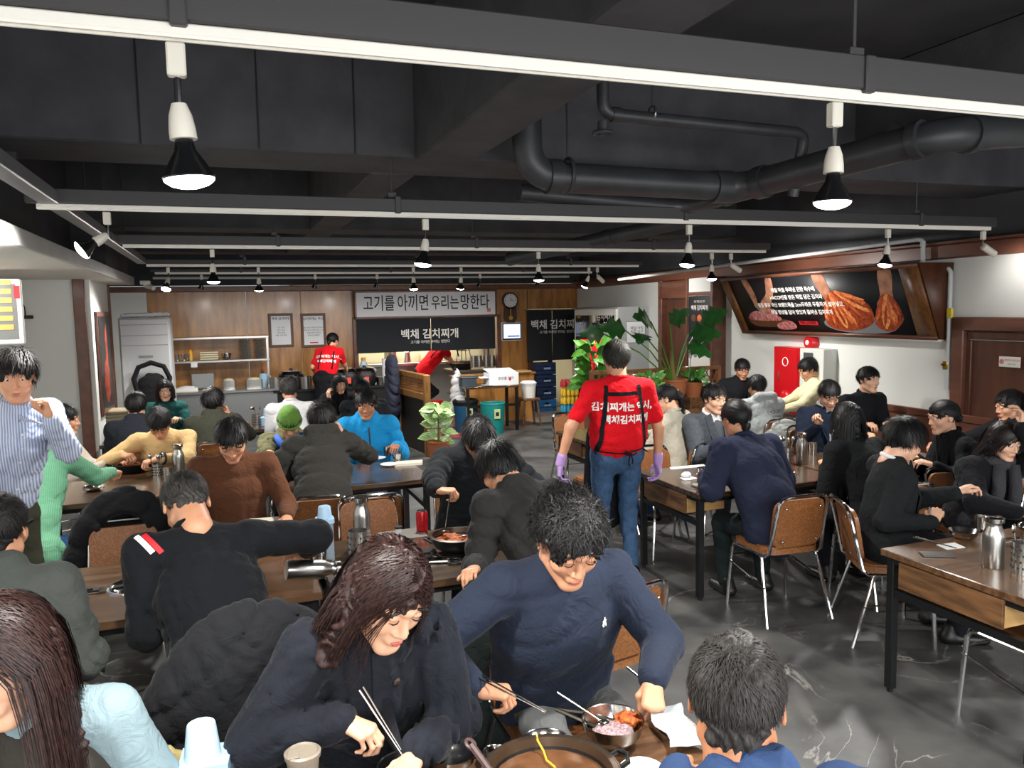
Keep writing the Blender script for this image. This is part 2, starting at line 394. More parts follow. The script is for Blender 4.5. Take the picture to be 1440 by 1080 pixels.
# framed poster with food on the pillar's side
t = thing('wall_poster', 'tall dark food poster in a brown frame on the side of the left pillar', 'poster', (px0+.145, 9.85, 0), 0)
part('frame', MB().box((.012, 0, 1.45), (.024, .96, 1.12), .004), M_trim, t)
part('print', MB().box((.026, 0, 1.45), (.006, .86, 1.02)), mat('dark_print', '#1c1a1b', .3), t)
part('food_print', MB().ell((.03, -.03, 1.25), (.004, .22, .25)).ell((.03, .05, 1.6), (.004, .08, .28)), mat('food_print', '#a8482c', .4, kind='noise', scale=14, col2='#5d1d12'), t)
# ceiling beams (concrete painted dark)
struct('trim_7', MB().box((2.2, 5.0, 3.25), (9.6, .62, .78), .01), M_beam)
struct('trim_8', MB().box((2.2, 9.2, 3.25), (9.6, .5, .78), .01), M_beam)
struct('trim_9', MB().box((2.2, 12.6, 3.25), (9.6, .5, .78), .01), M_beam)
struct('trim_10', MB().box((1.30, .9, 3.2), (.34, 7.6, .72), .01), M_beam)
struct('trim_11', MB().box((1.12, 7.1, 3.22), (.30, 3.7, .74), .01).box((1.12, 10.9, 3.22), (.30, 3.0, .74), .01), M_beam)
struct('trim_12', MB().box((4.6, .9, 3.3), (.34, 7.6, .6), .01).box((4.6, 7.1, 3.3), (.3, 3.7, .6), .01), M_beam)
for i, x in enumerate((-.35, .25, .78)): struct('trim_13', MB().box((x, 4.685, 3.2), (.008, .012, .68)), M_blackm)
# pipes under the slab
M_pipe = mat('dark_pipe', '#3c3d40', .42, kind='noise', scale=6, amt=.3)
def arc(a, b, c, r, n=6):
    """corner at b rounded"""
    a, b, c = Vector(a), Vector(b), Vector(c); u = (a-b).normalized(); v = (c-b).normalized()
    return [b+u*r*(1-t_)**2+v*r*t_**2 for t_ in [i/n for i in range(n+1)]]
def pipe(name, pts, r, label, joints=(), seg=14, m=None, cat='pipe', group=None, bend=None):
    pts = [Vector(p) for p in pts]; path = [pts[0]]
    for i in range(1, len(pts)-1): path += arc(pts[i-1], pts[i], pts[i+1], bend or r*2.2)
    path.append(pts[-1]); o = thing(name, label, cat, pts[0], 0, group)
    part('pipe_run', MB().tube([p-pts[0] for p in path], r, seg), m or M_pipe, o)
    for a, b in joints:
        a, b = Vector(a)-pts[0], Vector(b)-pts[0]; part('pipe_collar', MB().cyl(a, b, r*1.16, seg=seg), m or M_pipe, o)
    return o
A = P(740, 130, y=4.35); B = P(742, 247, y=4.35); C = P(1042, 264, y=4.35); Dd = P(1320, 190, y=3.1); Ee = P(1500, 180, y=3.1)
pipe('drain_pipe', [(A.x, 4.35, 3.6), B, C, Dd, Ee], .088, 'thick dark drain pipe with elbows hanging under the ceiling right of centre',
     [(B+Vector((.12, 0, 0)), B+Vector((.2, 0, 0))), (C-Vector((.22, 0, 0)), C-Vector((.08, 0, 0))), (C.lerp(Dd, .1), C.lerp(Dd, .16)), (Dd.lerp(C, .1), Dd.lerp(C, .06)), (Dd.lerp(Ee, .2), Dd.lerp(Ee, .25))])
h0 = P(798, 247, y=4.35)
hg = thing('pipe_hanger', 'strap hanger with a rod around the thick drain pipe', 'hanger', h0)
part('strap', MB().tube([(0, .097*math.cos(a), .097*math.sin(a)) for a in [i*math.pi/8 for i in range(16)]], .012, 6, closed=True), M_pipe, hg)
part('rod', MB().cyl((0, 0, .09), (0, 0, 1.0), .006, seg=6), M_pipe, hg)
A = P(848, 160, y=3.9); C = P(1132, 188, y=3.9)
pipe('sprinkler_pipe', [(A.x, 3.9, 3.6), A, C, C+Vector((0, .1, -.35))], .034, 'thin dark pipe running above the thick drain pipe', [(A+Vector((.05, 0, 0)), A+Vector((.1, 0, 0)))])
v = thing('pipe_valve', 'small round dark valve under the elbow of the thin pipe', 'valve', A+Vector((0, 0, -.04)))
part('stem', MB().cyl((0, 0, 0), (0, 0, -.05), .03, seg=12), M_pipe, v); part('hand_wheel', MB().tube([(.05*math.cos(a), .05*math.sin(a), -.06) for a in [i*math.pi/8 for i in range(16)]], .011, 6, closed=True).cyl((0, 0, -.05), (0, 0, -.07), .014, seg=8).box((0, 0, -.06), (.1, .01, .01)).box((0, 0, -.06), (.01, .1, .01)), M_pipe, v)
hg2 = thing('pipe_hanger', 'small ring hanger holding the thin dark pipe', 'hanger', P(917, 160, y=3.9))
part('strap', MB().tube([(0, .04*math.cos(a), .04*math.sin(a)) for a in [i*math.pi/6 for i in range(12)]], .008, 6, closed=True), M_steel, hg2)
part('rod', MB().cyl((0, 0, .04), (0, 0, .8), .005, seg=6), M_pipe, hg2)
A = P(730, 270, y=4.75); C = P(960, 292, y=4.75); Dd = P(1180, 235, y=3.7); Ee = P(1330, 200, y=3.3)
pipe('waste_pipe', [A, C, Dd, Ee], .055, 'medium dark pipe running low behind the thick drain pipe', [(C.lerp(Dd, .3), C.lerp(Dd, .34)), (C.lerp(Dd, .75), C.lerp(Dd, .79))])
A = P(715, 365, y=8); C = P(1010, 300, y=6.2)
pipe('waste_pipe', [A, C], .07, 'long dark pipe slanting up across the ceiling behind the second lamp track', [(A.lerp(C, .5), A.lerp(C, .54))])
A = P(1255, 180, y=4.2); C = P(1440, 185, y=4.0)
pipe('waste_pipe', [A, P(1275, 196, y=4.1), P(1365, 160, y=4.0)], .05, 'short dark elbow pipe above the upper right of the thick drain pipe')
# pale conduit at the right wall
M_cond = mat('conduit_grey', '#b9bcbb', .4)
q = [P(870, 393, y=10.4), P(1080, 366, y=7.1), PR(1298, 336, .13), PR(1298, 374, .13), PR(1337, 378, .06), PR(1332, 548, .06)]
q[1] = q[0].lerp(q[2], .62)
cd = pipe('conduit', [q[0], q[2], q[3], q[4], q[5]], .021, 'pale grey conduit running along the top of the right wall and down beside the mural', [(q[2]-Vector((0, 0, .02)), q[2]-Vector((0, 0, .07))), (q[3], q[3]+Vector((0, 0, .05)))], m=M_cond, seg=10, bend=.05)
part('tag', MB().box(P(1336, 440, y=q[4].y-.02)-q[0], (.03, .05, .09), .003), mat('yellow_tag', '#d8c23a', .5), cd, 'yellow tag')
vv = PR(1331, 514, .06)-q[0]; part('valve', MB().box(vv, (.05, .06, .08), .01).cyl(vv+Vector((-.06, 0, .01)), vv+Vector((.02, 0, .01)), .012, seg=8), mat('brass', '#b0903c', .3, 1), cd, 'small brass valve')
q = [P(215, 391, y=12.2), P(800, 389, y=12.2)]
pipe('conduit', q, .018, 'pale horizontal conduit in front of the back wall trim', [(q[1]-Vector((.12, 0, 0)), q[1]-Vector((.05, 0, 0)))], m=M_cond, seg=8)
# cable tray rail along the left
ra = P(0, 246, z=2.56); M_rail = mat('grey_rail', '#77797b', .45, .3)
pipeR = thing('cable_rail', 'long grey square rail running away along the left ceiling', 'rail', (-.8, 0, 2.57))
part('rail', MB().box((0, 4.5, 0), (.09, 10.6, .07), .006), M_rail, pipeR)
for y in (3.9, 6.4, 8.8): part('rod', MB().cyl((-.06, y, 0), (-.06, y, 1.0), .006, seg=6).box((-.02, y, .06), (.1, .04, .03)), M_pipe, pipeR)
# ---------------------------------------------------------------- lamp tracks
M_track = mat('track_white', '#f2eee4', .4); M_chan = mat('channel_dark', '#3f3d3e', .55, .1)
M_lens = mat('lamp_lens', '#fffaf2', .3, emit=26)
M_refl = mat('lamp_black', '#111214', .25); M_sock = mat('lamp_socket', '#dcd7ca', .35)
ZT = 2.54
def track(y, x0, x1, label, rods, dark=True, hh=.075):
    t = thing('lamp_track', label, 'light track', (x0, y, ZT), 0)
    L_ = x1-x0
    part('white_rail', MB().box((L_/2, 0, -.012), (L_, .036, .024), .003).box((L_/2, -.012, -.026), (L_, .006, .006)).box((L_/2, .012, -.026), (L_, .006, .006)), M_track, t)
    if dark: part('steel_channel', MB().box((L_/2, .0, hh/2+.001), (L_+.1, .055, hh), .004), M_chan, t, 'dark grey steel channel')
    for r in rods:
        part('bracket', MB().box((r-x0, 0, .04), (.035, .075, .1), .004).box((r-x0-.03, .0, .1), (.05, .03, .03), .003), M_chan, t)
        part('rod', MB().cyl((r-x0-.03, 0, .1), (r-x0-.03, 0, 1.02), .006, seg=6), M_chan, t)
    return t
track(1.80, -2.0, 4.2, 'nearest white lamp track under a dark channel across the top', [-.05, 1.72], hh=.09)
track(4.72, -.86, 5.85, 'second white lamp track from the front', [1.02, 3.0, 5.1])
track(7.2, -.72, 5.6, 'third white lamp track from the front', [.5, 2.3, 4.2])
track(9.9, -.76, 5.55, 'fourth white lamp track from the front', [.3, 2.4, 4.5], hh=.05)
track(11.7, -.8, 5.7, 'farthest white lamp track before the back wall', [.3, 2.4, 4.5], hh=.04)
_lampproto = {}
def lamp_parts(t, kind, tilt):
    t.scale = (.88,)*3
    # adapter on the track, stem, socket, bulb
    part('adapter', MB().box((0, 0, -.045), (.042, .034, .075), .004), M_sock, t)
    part('stem', MB().cyl((0, 0, -.08), (0, 0, -.145), .008, seg=8), M_chrome, t)
    R = Matrix.Translation((0, 0, -.14)) @ Matrix.Rotation(tilt[0], 4, 'X') @ Matrix.Rotation(tilt[1], 4, 'Y')
    if kind == 'par':
        m = MB(); m.lathe([(.001, 0), (.017, -.004), (.026, -.03), (.03, -.06), (.031, -.085), (.001, -.086)], 16); part('socket', m, M_sock, t, mw=R)
        m = MB(); m.lathe([(.02, -.085), (.024, -.11), (.04, -.135), (.054, -.16), (.06, -.172), (.058, -.176), (.05, -.176)], 20); part('reflector', m, M_refl, t, mw=R)
        m = MB(); m.lathe([(.059, -.172), (.055, -.182), (.042, -.191), (.022, -.197), (.001, -.199)], 20); part('lens', m, M_lens, t, 'glowing lens', mw=R)
    elif kind == 'spot':
        m = MB(); m.lathe([(.001, 0), (.03, -.004), (.032, -.02), (.032, -.15), (.028, -.155), (.026, -.14)], 18); part('barrel', m, M_sock, t, mw=R)
        m = MB(); m.lathe([(.027, -.145), (.001, -.146)], 18); part('lens', m, M_lens, t, 'glowing lens', mw=R)
    else:
        m = MB(); m.lathe([(.001, 0), (.02, -.006), (.022, -.03), (.034, -.05), (.045, -.085), (.04, -.09)], 16); part('reflector', m, M_refl, t, mw=R)
        m = MB(); m.lathe([(.041, -.086), (.03, -.092), (.001, -.094)], 16); part('lens', m, mat('dim_lens', '#d9dde0', .2, emit=1.2), t, 'dim lens', mw=R)
def lamp(px, py, y, kind, label, tilt=(0, 0), power=1.0, group=None, z=ZT-.03):
    p = P(px, py, y=y)
    t = thing('track_lamp', label, 'lamp', (p.x, y, z), 0, group); lamp_parts(t, kind, tilt)
    if power > 0:
        l = bpy.data.lights.new('lamp_light', 'SPOT'); l.energy = LAMP_W*power; l.spot_size = math.radians(150); l.spot_blend = .7; l.shadow_soft_size = .06; l.color = (1, .965, .915)
        o = bpy.data.objects.new('lamp_light', l); COL.objects.link(o)
        d = (Matrix.Rotation(tilt[0], 4, 'X') @ Matrix.Rotation(tilt[1], 4, 'Y')) @ Vector((0, 0, -1))
        o.location = Vector((p.x, y, z-.14))+d*.21; o.rotation_euler = d.to_track_quat('-Z', 'Y').to_euler()
    return t
T1, T2_, T3_, T4_, T5_ = 1.80, 4.72, 7.2, 9.9, 11.7
lamp(248, 90, T1, 'par', 'large hanging reflector lamp at the upper left of the nearest track', (0, -.08))
lamp(1174, 160, T1, 'par', 'large hanging reflector lamp on the right of the nearest track', (0, .02))
lamp(150, 300, T2_, 'par', 'reflector lamp tilted outward at the left end of the second track', (-.3, .95), 1.0)
lamp(598, 308, T2_, 'par', 'reflector lamp in the middle of the second track', (0, .15))
lamp(969, 315, T2_, 'par', 'reflector lamp right of the middle of the second track', (0, .1))
lamp(1249, 320, T2_, 'par', 'reflector lamp near the mural on the second track', (0, .15))
lamp(1383, 320, T2_, 'spot', 'white cylinder spotlight at the right end of the second track', (-.2, -1.05), .04)
lamp(298, 350, T3_, 'par', 'reflector lamp at the left of the third track', (0, 0))
lamp(757, 353, T3_, 'par', 'reflector lamp right of the middle of the third track')
lamp(1001, 353, T3_, 'par', 'reflector lamp near the right end of the third track')
lamp(1028, 353, T3_, 'spot', 'white cylinder spotlight at the right end of the third track', (-.2, -1.0), .5)
lamp(236, 374, T4_, 'par', 'bright reflector lamp at the left end of the fourth track', (-.5, .2))
lamp(363, 374, T4_, 'par', 'bright reflector lamp left of the framed notices on the fourth track', (.3, 0))
lamp(581, 373, T4_, 'par', 'reflector lamp in the middle of the fourth track')
lamp(648, 373, T4_, 'par', 'reflector lamp above the banner on the fourth track', (.3, 0))
lamp(828, 373, T4_, 'par', 'left lamp of the tilted pair near the back corner', (.3, .3))
lamp(840, 373, T4_, 'spot', 'right lamp of the tilted pair near the back corner', (.3, -.9), .6)
for px, nm in ((283, 'above the tall air conditioner'), (443, 'above the second framed notice'), (530, 'above the left of the banner'), (675, 'above the right of the banner'), (757, 'left of the dark door curtain')):
    lamp(px, 384, T5_, 'mini', 'small dark spotlight on the farthest track '+nm, (.4, .2), .35)
# ================================================================ people
SKIN = mat('skin_warm', '#d39a78', .5, kind='noise', scale=18, amt=.1, sss=.12, bump=.04, bscale=160)
SKIN2 = mat('skin_light', '#dfae90', .5, kind='noise', scale=18, amt=.08, sss=.12)
SKIN3 = mat('skin_tan', '#bd805c', .5, kind='noise', scale=18, amt=.12, sss=.12)
M_eye = mat('eye_white', '#d8d2ca', .25); M_iris = mat('eye_iris', '#1d120c', .15); M_lip = mat('lip', '#b5645a', .45); M_brow = mat('brow', '#1c1716', .8)
def hairmat(n, c, c2, r=.42): return mat(n, c, r, kind='noise', scale=60, col2=c2, stretch=(3, 3, .6), bump=.12, bscale=300, spec=.35)
H_BLACK = hairmat('hair_black', '#1d1b1c', '#0a0a0b', .5); H_BROWN = hairmat('hair_brown', '#3a2420', '#160c0c', .45); H_GREY = hairmat('hair_grey', '#4b4845', '#161616', .6)
H_SOFT = hairmat('hair_soft_black', '#1f1c1c', '#0d0c0d', .6)
_hd = {}
def head_mesh(h, fem=False):
    key = (h, fem)
    if key in _hd: return _hd[key]
    s = Sdf(h); K = .018
    s.ell((0, -.012, .035), (.074, .093, .083), k=.02)
    s.ell((0, .022, -.02), (.062, .068, .088), k=.03)
    jw = .046 if fem else .052
    s.cone((-jw, .0, -.055), (-.018, .066, -.093), .02, .018, K).cone((jw, .0, -.055), (.018, .066, -.093), .02, .018, K)
    s.ell((0, .07, -.098), (.022, .018, .016), k=.02)
    s.ell((-.04, .058, -.02), (.024, .022, .022), k=.02).ell((.04, .058, -.02), (.024, .022, .022), k=.02)
    s.cone((-.05, .076, .038), (0, .09, .036), .008, .009, .014).cone((.05, .076, .038), (0, .09, .036), .008, .009, .014)
    s.ell((-.031, .097, .017), (.017, .012, .0095), k=.012, mode=-1).ell((.031, .097, .017), (.017, .012, .0095), k=.012, mode=-1)
    s.cone((0, .088, .02), (0, .105, -.022), .007, .0105, .01)
    s.ell((-.013, .094, -.027), (.009, .010, .007), k=.008).ell((.013, .094, -.027), (.009, .010, .007), k=.008)
    s.ell((0, .084, -.056), (.025, .014, .016), k=.014)
    for sg in (-1, 1):
        s.ell((sg*.031, .0835, .0195), (.0145, .010, .0075), k=.004)       # lids
        s.ell((sg*.08, -.012, .004), (.008, .019, .031), R=np.array([[1, 0, -.1*sg], [0, .97, -.22], [.1*sg, .22, .97]]), k=.008)
        s.ell((sg*.088, -.008, .008), (.005, .010, .017), k=.004, mode=-1)
    nr = .047 if fem else .056
    s.cone((0, -.03, -.05), (0, -.045, -.15), nr, nr*1.04, .03)
    _hd[key] = s.build(); return _hd[key]
def _shared(key, fn):
    if key not in _hd: _hd[key] = fn()
    return _hd[key]
def face_bits(root, HM, down=False):
    def lips():
        m = MB(); m.tube([(-.021, .0885, -.0535), (-.011, .0965, -.0555), (0, .0985, -.0545), (.011, .0965, -.0555), (.021, .0885, -.0535)], [.001, .0036, .0042, .0036, .001], 8); m.tube([(-.017, .0900, -.0565), (-.008, .0955, -.061), (0, .0965, -.062), (.008, .0955, -.061), (.017, .0900, -.0565)], [.001, .0046, .0054, .0046, .001], 8); me = m.mesh('lips', True); me.materials.append(M_lip); return me
    def eye():
        m = MB(); m.ell((0, 0, 0), (.0125, .0110, .0085), 12, 8); me = m.mesh('eye', True); me.materials.append(M_eye)
        return me
    def iris():
        m = MB(); m.ell((0, .0075, -.0012), (.0055, .0045, .0055), 10, 6); me = m.mesh('iris', True); me.materials.append(M_iris); return me
    def brow():
        m = MB(); m.tube([(-.02, -.004, -.002), (-.008, .003, .003), (.006, .006, .002), (.018, .006, -.002)], [.002, .0038, .004, .002], 6); me = m.mesh('eyebrow', True); me.materials.append(M_brow); return me
    part('lips', _shared('lips', lips), None, root, mw=HM)
    def lash():
        m = MB(); m.tube([(-.014, -.004, .001), (-.006, .0015, -.002), (.004, .0025, -.0025), (.014, -.003, .000)], [.0008, .0018, .002, .0008], 6); me = m.mesh('eyelashes', True); me.materials.append(M_brow); return me
    for sg in (-1, 1):
        if down:
            part('eyelashes', _shared('lash', lash), None, root, mw=HM @ Matrix.Translation((sg*.031, .0935, .0125)) @ Matrix.Scale(sg, 4, (1, 0, 0)))
            part('eyebrow', _shared('brow', brow), None, root, mw=HM @ Matrix.Translation((sg*.033, .088, .041)) @ Matrix.Scale(sg, 4, (1, 0, 0))); continue
        e = part('eye', _shared('eye', eye), None, root, mw=HM @ Matrix.Translation((sg*.031, .0835, .0135 if down else .0155)))
        part('iris', _shared('iris', iris), None, e)
        part('eyebrow', _shared('brow', brow), None, root, mw=HM @ Matrix.Translation((sg*.033, .088, .041)) @ Matrix.Scale(sg, 4, (1, 0, 0)))
# ---- hair: a cap that follows the skull plus thousands of fine ribbons
EC, ER = np.array([0, -.014, .036]), np.array([.078, .098, .088])
def hair_mesh(style, h, n, g=(0, 0, -1), m_=None):
    g = tuple(round(float(v)*4)/4 for v in g); key = ('hair', style, h, n, g)
    if key in _hd: return _hd[key]
    G = nrm(np.array(g)+1e-6+(np.array([0, -.55, 0]) if style == 'wavy' else 0)); mb = MB(); s = Sdf(h); r = np.random.default_rng(abs(hash(style)) % 1000 if False else len(style)*7+n)
    thick = {'curly': .019, 'thick': .017, 'crop': .005, 'bald': .005, 'pony': .007, 'bun': .008, 'short': .009}.get(style, .011)
    s.ell(EC+np.array([0, -.002, .004]), ER+thick, k=.02)
    if style in ('short', 'thick', 'curly', 'crop', 'bald', 'bang'):
        s.ell((0, -.070, -.035), (.056, .022, .04), k=.03)
    # cut the face and the nape away
    hl = {'short': .066, 'thick': .056, 'curly': .058, 'bang': .030, 'bob': .040, 'long': .045, 'crop': .055, 'bald': .06}.get(style, .042)
    s.ell((0, .125, hl-.09), (.068, .085, .098), k=.012, mode=-1)
    if style not in ('long', 'bob', 'wavy'):
        s.ell((0, .03, -.08), (.12, .075, .085), k=.012, mode=-1); s.ell((-.1, .022, -.005), (.045, .05, .052), k=.012, mode=-1); s.ell((.1, .022, -.005), (.045, .05, .052), k=.012, mode=-1); s.ell((0, -.02, -.16), (.13, .16, .09), k=.015, mode=-1)
    tail = None
    if style in ('long', 'wavy', 'bob'):
        Ln = {'long': .27, 'wavy': .25, 'bob': .11}[style]
        for sx in (-1, -.55, 0, .55, 1):
            a = np.array([sx*.072, -.03-.06*(1-abs(sx)), .02]); b = a+G*Ln*(.9 if abs(sx) == 1 else 1)+np.array([sx*.018, .0, 0])
            s.cone(a, b, .034, .03 if style != 'bob' else .022, .03)
        if style == 'wavy':
            for sx in (-1, 1): s.cone((sx*.078, .0, .01), np.array([sx*.098, .01, -.02])+G*.16, .02, .03, .03)
    if style == 'pony':
        a = np.array([0, -.118, .03]); s.ell(a, (.024, .024, .024), k=.015); b = a+np.array([0, -.03, 0])+G*.06; c_ = b+G*.17
        s.cone(a, b, .024, .030, .015).cone(b, c_, .030, .012, .02); tail = (a, b, c_)
    if style == 'lowpony':
        a = np.array([0, -.098, -.05]); s.ell(a, (.03, .026, .03), k=.02); s.cone(a, a+G*.05, .026, .02, .015)
    if style == 'bun': s.ell((0, -.118, -.02), (.032, .028, .034), k=.01)
    amp = .007 if style in ('curly', 'wavy') else .005
    def dsp(p):
        a = np.arctan2(p[:, 0], -p[:, 1]+.0)
        v = amp*np.sin(a*17+9*np.sin(p[:, 2]*30)+3*np.sin(a*5))+.004*np.sin(p[:, 0]*55+2*np.sin(p[:, 1]*40+1))*np.sin(p[:, 1]*48+p[:, 2]*37)
        if style in ('curly', 'wavy'): v = v+.004*np.sin(p[:, 0]*120+3*np.sin(p[:, 2]*60))*np.sin(p[:, 1]*110+p[:, 2]*70)
        return v
    V, F = s.build(dsp); mb.add(V, F)
    # ribbons
    nseg = 6; dirs = r.normal(size=(n*3, 3)); dirs /= np.linalg.norm(dirs, axis=1)[:, None]
    lim = -.45 if style not in ('crop', 'bald') else -.35
    keep = (dirs[:, 2] > lim) & ~((dirs[:, 1] > .28) & (dirs[:, 2] < (.42 if style != 'bang' else .3))) & ~((dirs[:, 1] > -.25) & (dirs[:, 2] < -.12))
    if style == 'bald': keep &= ~((dirs[:, 2] > .75) & (r.random(n*3) < .8))
    D = dirs[keep][:n]; N = len(D)
    crown = nrm(np.array([.1, -.45, .9])) if style not in ('wavy', 'long') else nrm(np.array([.12, .1, 1.]))
    Lh = {'short': .05, 'thick': .06, 'curly': .05, 'crop': .028, 'bald': .03, 'bang': .06, 'pony': .09, 'bun': .09, 'lowpony': .09, 'bob': .2, 'long': .36, 'wavy': .30}[style]*(.75+.5*r.random(N))
    if style in ('pony', 'bun', 'lowpony'): tgt = nrm(np.array([0, -1, .0 if style == 'pony' else -.35])); fl = tgt-D*(D@tgt)[:, None]
    elif style in ('wavy', 'long', 'bob'):
        fl = np.stack([np.sign(D[:, 0]-.02)*.9, -.25+0*D[:, 0], -.5+0*D[:, 0]], 1); fl = fl-D*(fl*D).sum(1)[:, None]
    else: fl = D*(D@crown)[:, None]-crown; fl = fl+np.array([.25, .15, 0])
    fl += r.normal(size=(N, 3))*(.18 if style not in ('curly',) else .7); fl /= np.linalg.norm(fl, axis=1)[:, None]+1e-9
    P_ = EC+D*ER*1.0; T = fl; pts = []; off0 = (.3+1.3*r.random(N))*thick+.003; lift = (r.random(N)**2.5)*{'short': 1.0, 'thick': .9, 'curly': .55, 'crop': .7, 'bald': .5}.get(style, .1)
    for i in range(nseg+1):
        q = (P_-EC)/ER; qn = np.linalg.norm(q, axis=1); free = np.zeros(N, bool)
        if style in ('wavy', 'long', 'bob'): free = (P_[:, 2] < .02)
        grow = 1+off0/ER.mean()*(1.05+(.25+lift)*i/nseg)
        proj_ = EC+(q/qn[:, None])*grow[:, None]*ER
        Pn = np.where(free[:, None], P_, proj_); pts.append(Pn)
        st = (Lh/nseg)[:, None]
        n_ = q/qn[:, None]
        if style in ('wavy', 'long', 'bob'):
            T2 = T-n_*(T*n_).sum(1)[:, None]*.9
            T = np.where(free[:, None], T*.25+G*.9+np.stack([np.sin(i*1.9+P_[:, 1]*60), np.cos(i*2.1+P_[:, 0]*60), 0*P_[:, 0]], 1)*(.33 if style == 'wavy' else .06), T2+G*.35)
        else:
            T = T-n_*(T*n_).sum(1)[:, None]
            if style == 'curly': T = T+r.normal(size=(N, 3))*.55
        T /= np.linalg.norm(T, axis=1)[:, None]+1e-9
        P_ = Pn+T*st
    pts = np.array(pts)                                          # nseg+1,N,3
    if tail is not None:
        k = N//4; a, b, c_ = tail; tt = np.linspace(0, 1, nseg+1)[:, None, None]; rr = r.normal(size=(1, k, 3))*.016
        pp = (1-tt)**2*a+2*tt*(1-tt)*(b+rr*1.4)+tt**2*(c_+rr*.8)+.006*np.sin(tt*9+rr*200); pts = np.concatenate([pts, pp], 1); N += k
    w0 = .0014 if n > 1600 else .0026
    tang = np.gradient(pts, axis=0); nn = pts-EC; side = np.cross(tang, nn); side /= np.linalg.norm(side, axis=2)[:, :, None]+1e-9
    wd = (w0*(1-.75*np.linspace(0, 1, nseg+1)))[:, None, None]
    A_, B_ = pts-side*wd, pts+side*wd
    VV = np.stack([A_, B_], 2).reshape(-1, 3)                      # order seg,strand,side
    ii = np.arange(nseg)[:, None]*N*2; jj = np.arange(N)[None, :]*2
    q0 = (ii+jj).ravel(); Fq = np.stack([q0, q0+1, q0+1+N*2, q0+N*2], 1); mb.add(VV, Fq)
    me = mb.mesh('hair', True)
    if m_: me.materials.append(m_)
    _hd[key] = me; return me
# ---- hands
def hand_mesh(pose, h):
    key = ('hand', pose, h)
    if key in _hd: return _hd[key]
    s = Sdf(h); R = {'relax': (38, 42, 26), 'hold': (62, 68, 35), 'fist': (78, 88, 50), 'pinch': (48, 52, 30), 'flat': (8, 10, 6)}[pose]
    s.cone((0, -.01, 0), (0, .02, 0), .024, .027, .02, fl=((0, 0, 1), 1.35))
    for x, y in ((-.027, .085), (-.009, .09), (.010, .087), (.027, .078)): s.cone((x*.55, .015, 0), (x, y, .002), .016, .0125, .012)
    for i, (x, y, ln, rr) in enumerate(((-.028, .086, 1.0, .0092), (-.0095, .092, 1.1, .0094), (.0095, .088, 1.03, .0088), (.0275, .078, .82, .0078))):
        p = np.array([x, y, .001]); a = 0; sp = x*1.6
        add = {'pinch': (-8, 0, 8, 16)[i], 'hold': (-10, 0, 6, 10)[i]}.get(pose, 0)
        for L_, b_, tp in ((.042, R[0]+add, 1), (.027, R[1], .92), (.021, R[2], .84)):
            a += math.radians(b_); q = p+np.array([sp*L_*(1 if a < 1 else -.3), math.cos(a), -math.sin(a)])*L_*ln*np.array([1/ln if True else 1, 1, 1]); s.cone(p, q, rr*tp, rr*tp*.92, .004); p = q
    if pose in ('hold', 'pinch'): th = [(-.020, .018, -.006), (-.040, .045, -.022), (-.034, .074, -.038), (-.026, .094, -.046)]
    elif pose == 'fist': th = [(-.020, .018, -.006), (-.038, .045, -.022), (-.026, .066, -.038), (-.006, .076, -.042)]
    else: th = [(-.020, .018, -.004), (-.044, .042, -.014), (-.055, .068, -.022), (-.058, .088, -.026)]
    for a, b, r0 in zip(th[:-1], th[1:], (.0145, .0115, .0098)): s.cone(a, b, r0, r0*.86, .008)
    _hd[key] = s.build(); return _hd[key]
def shoe_mesh():
    s = Sdf(.008); s.cone((0, -.05, .04), (0, .14, .03), .045, .04, .03, fl=((0, 0, 1), 1.2)); s.cone((0, -.05, .05), (0, -.03, .1), .042, .04, .02)
    s.ell((0, .05, -.06), (.3, .4, .06), k=.005, mode=-1); V, F = s.build(); m = MB(); m.add(V, F); return m
def frame(fwd, up):
    """matrix with Y=fwd, Z~up"""
    f = nrm(npv(fwd)); r = nrm(np.cross(f, npv(up))); u = np.cross(r, f); return np.stack([r, f, u], 1)
def ik(S, W, a, b, hint):
    d = W-S; L = np.linalg.norm(d)
    if L > (a+b)*.985: W = S+d/L*(a+b)*.985; d = W-S; L = np.linalg.norm(d)
    u = d/L; x = (a*a-b*b+L*L)/(2*L); hgt = math.sqrt(max(a*a-x*x, 1e-5)); hn = hint-u*np.dot(hint, u); hn = nrm(hn)
    return S+u*x+hn*hgt, W
NP = [0]
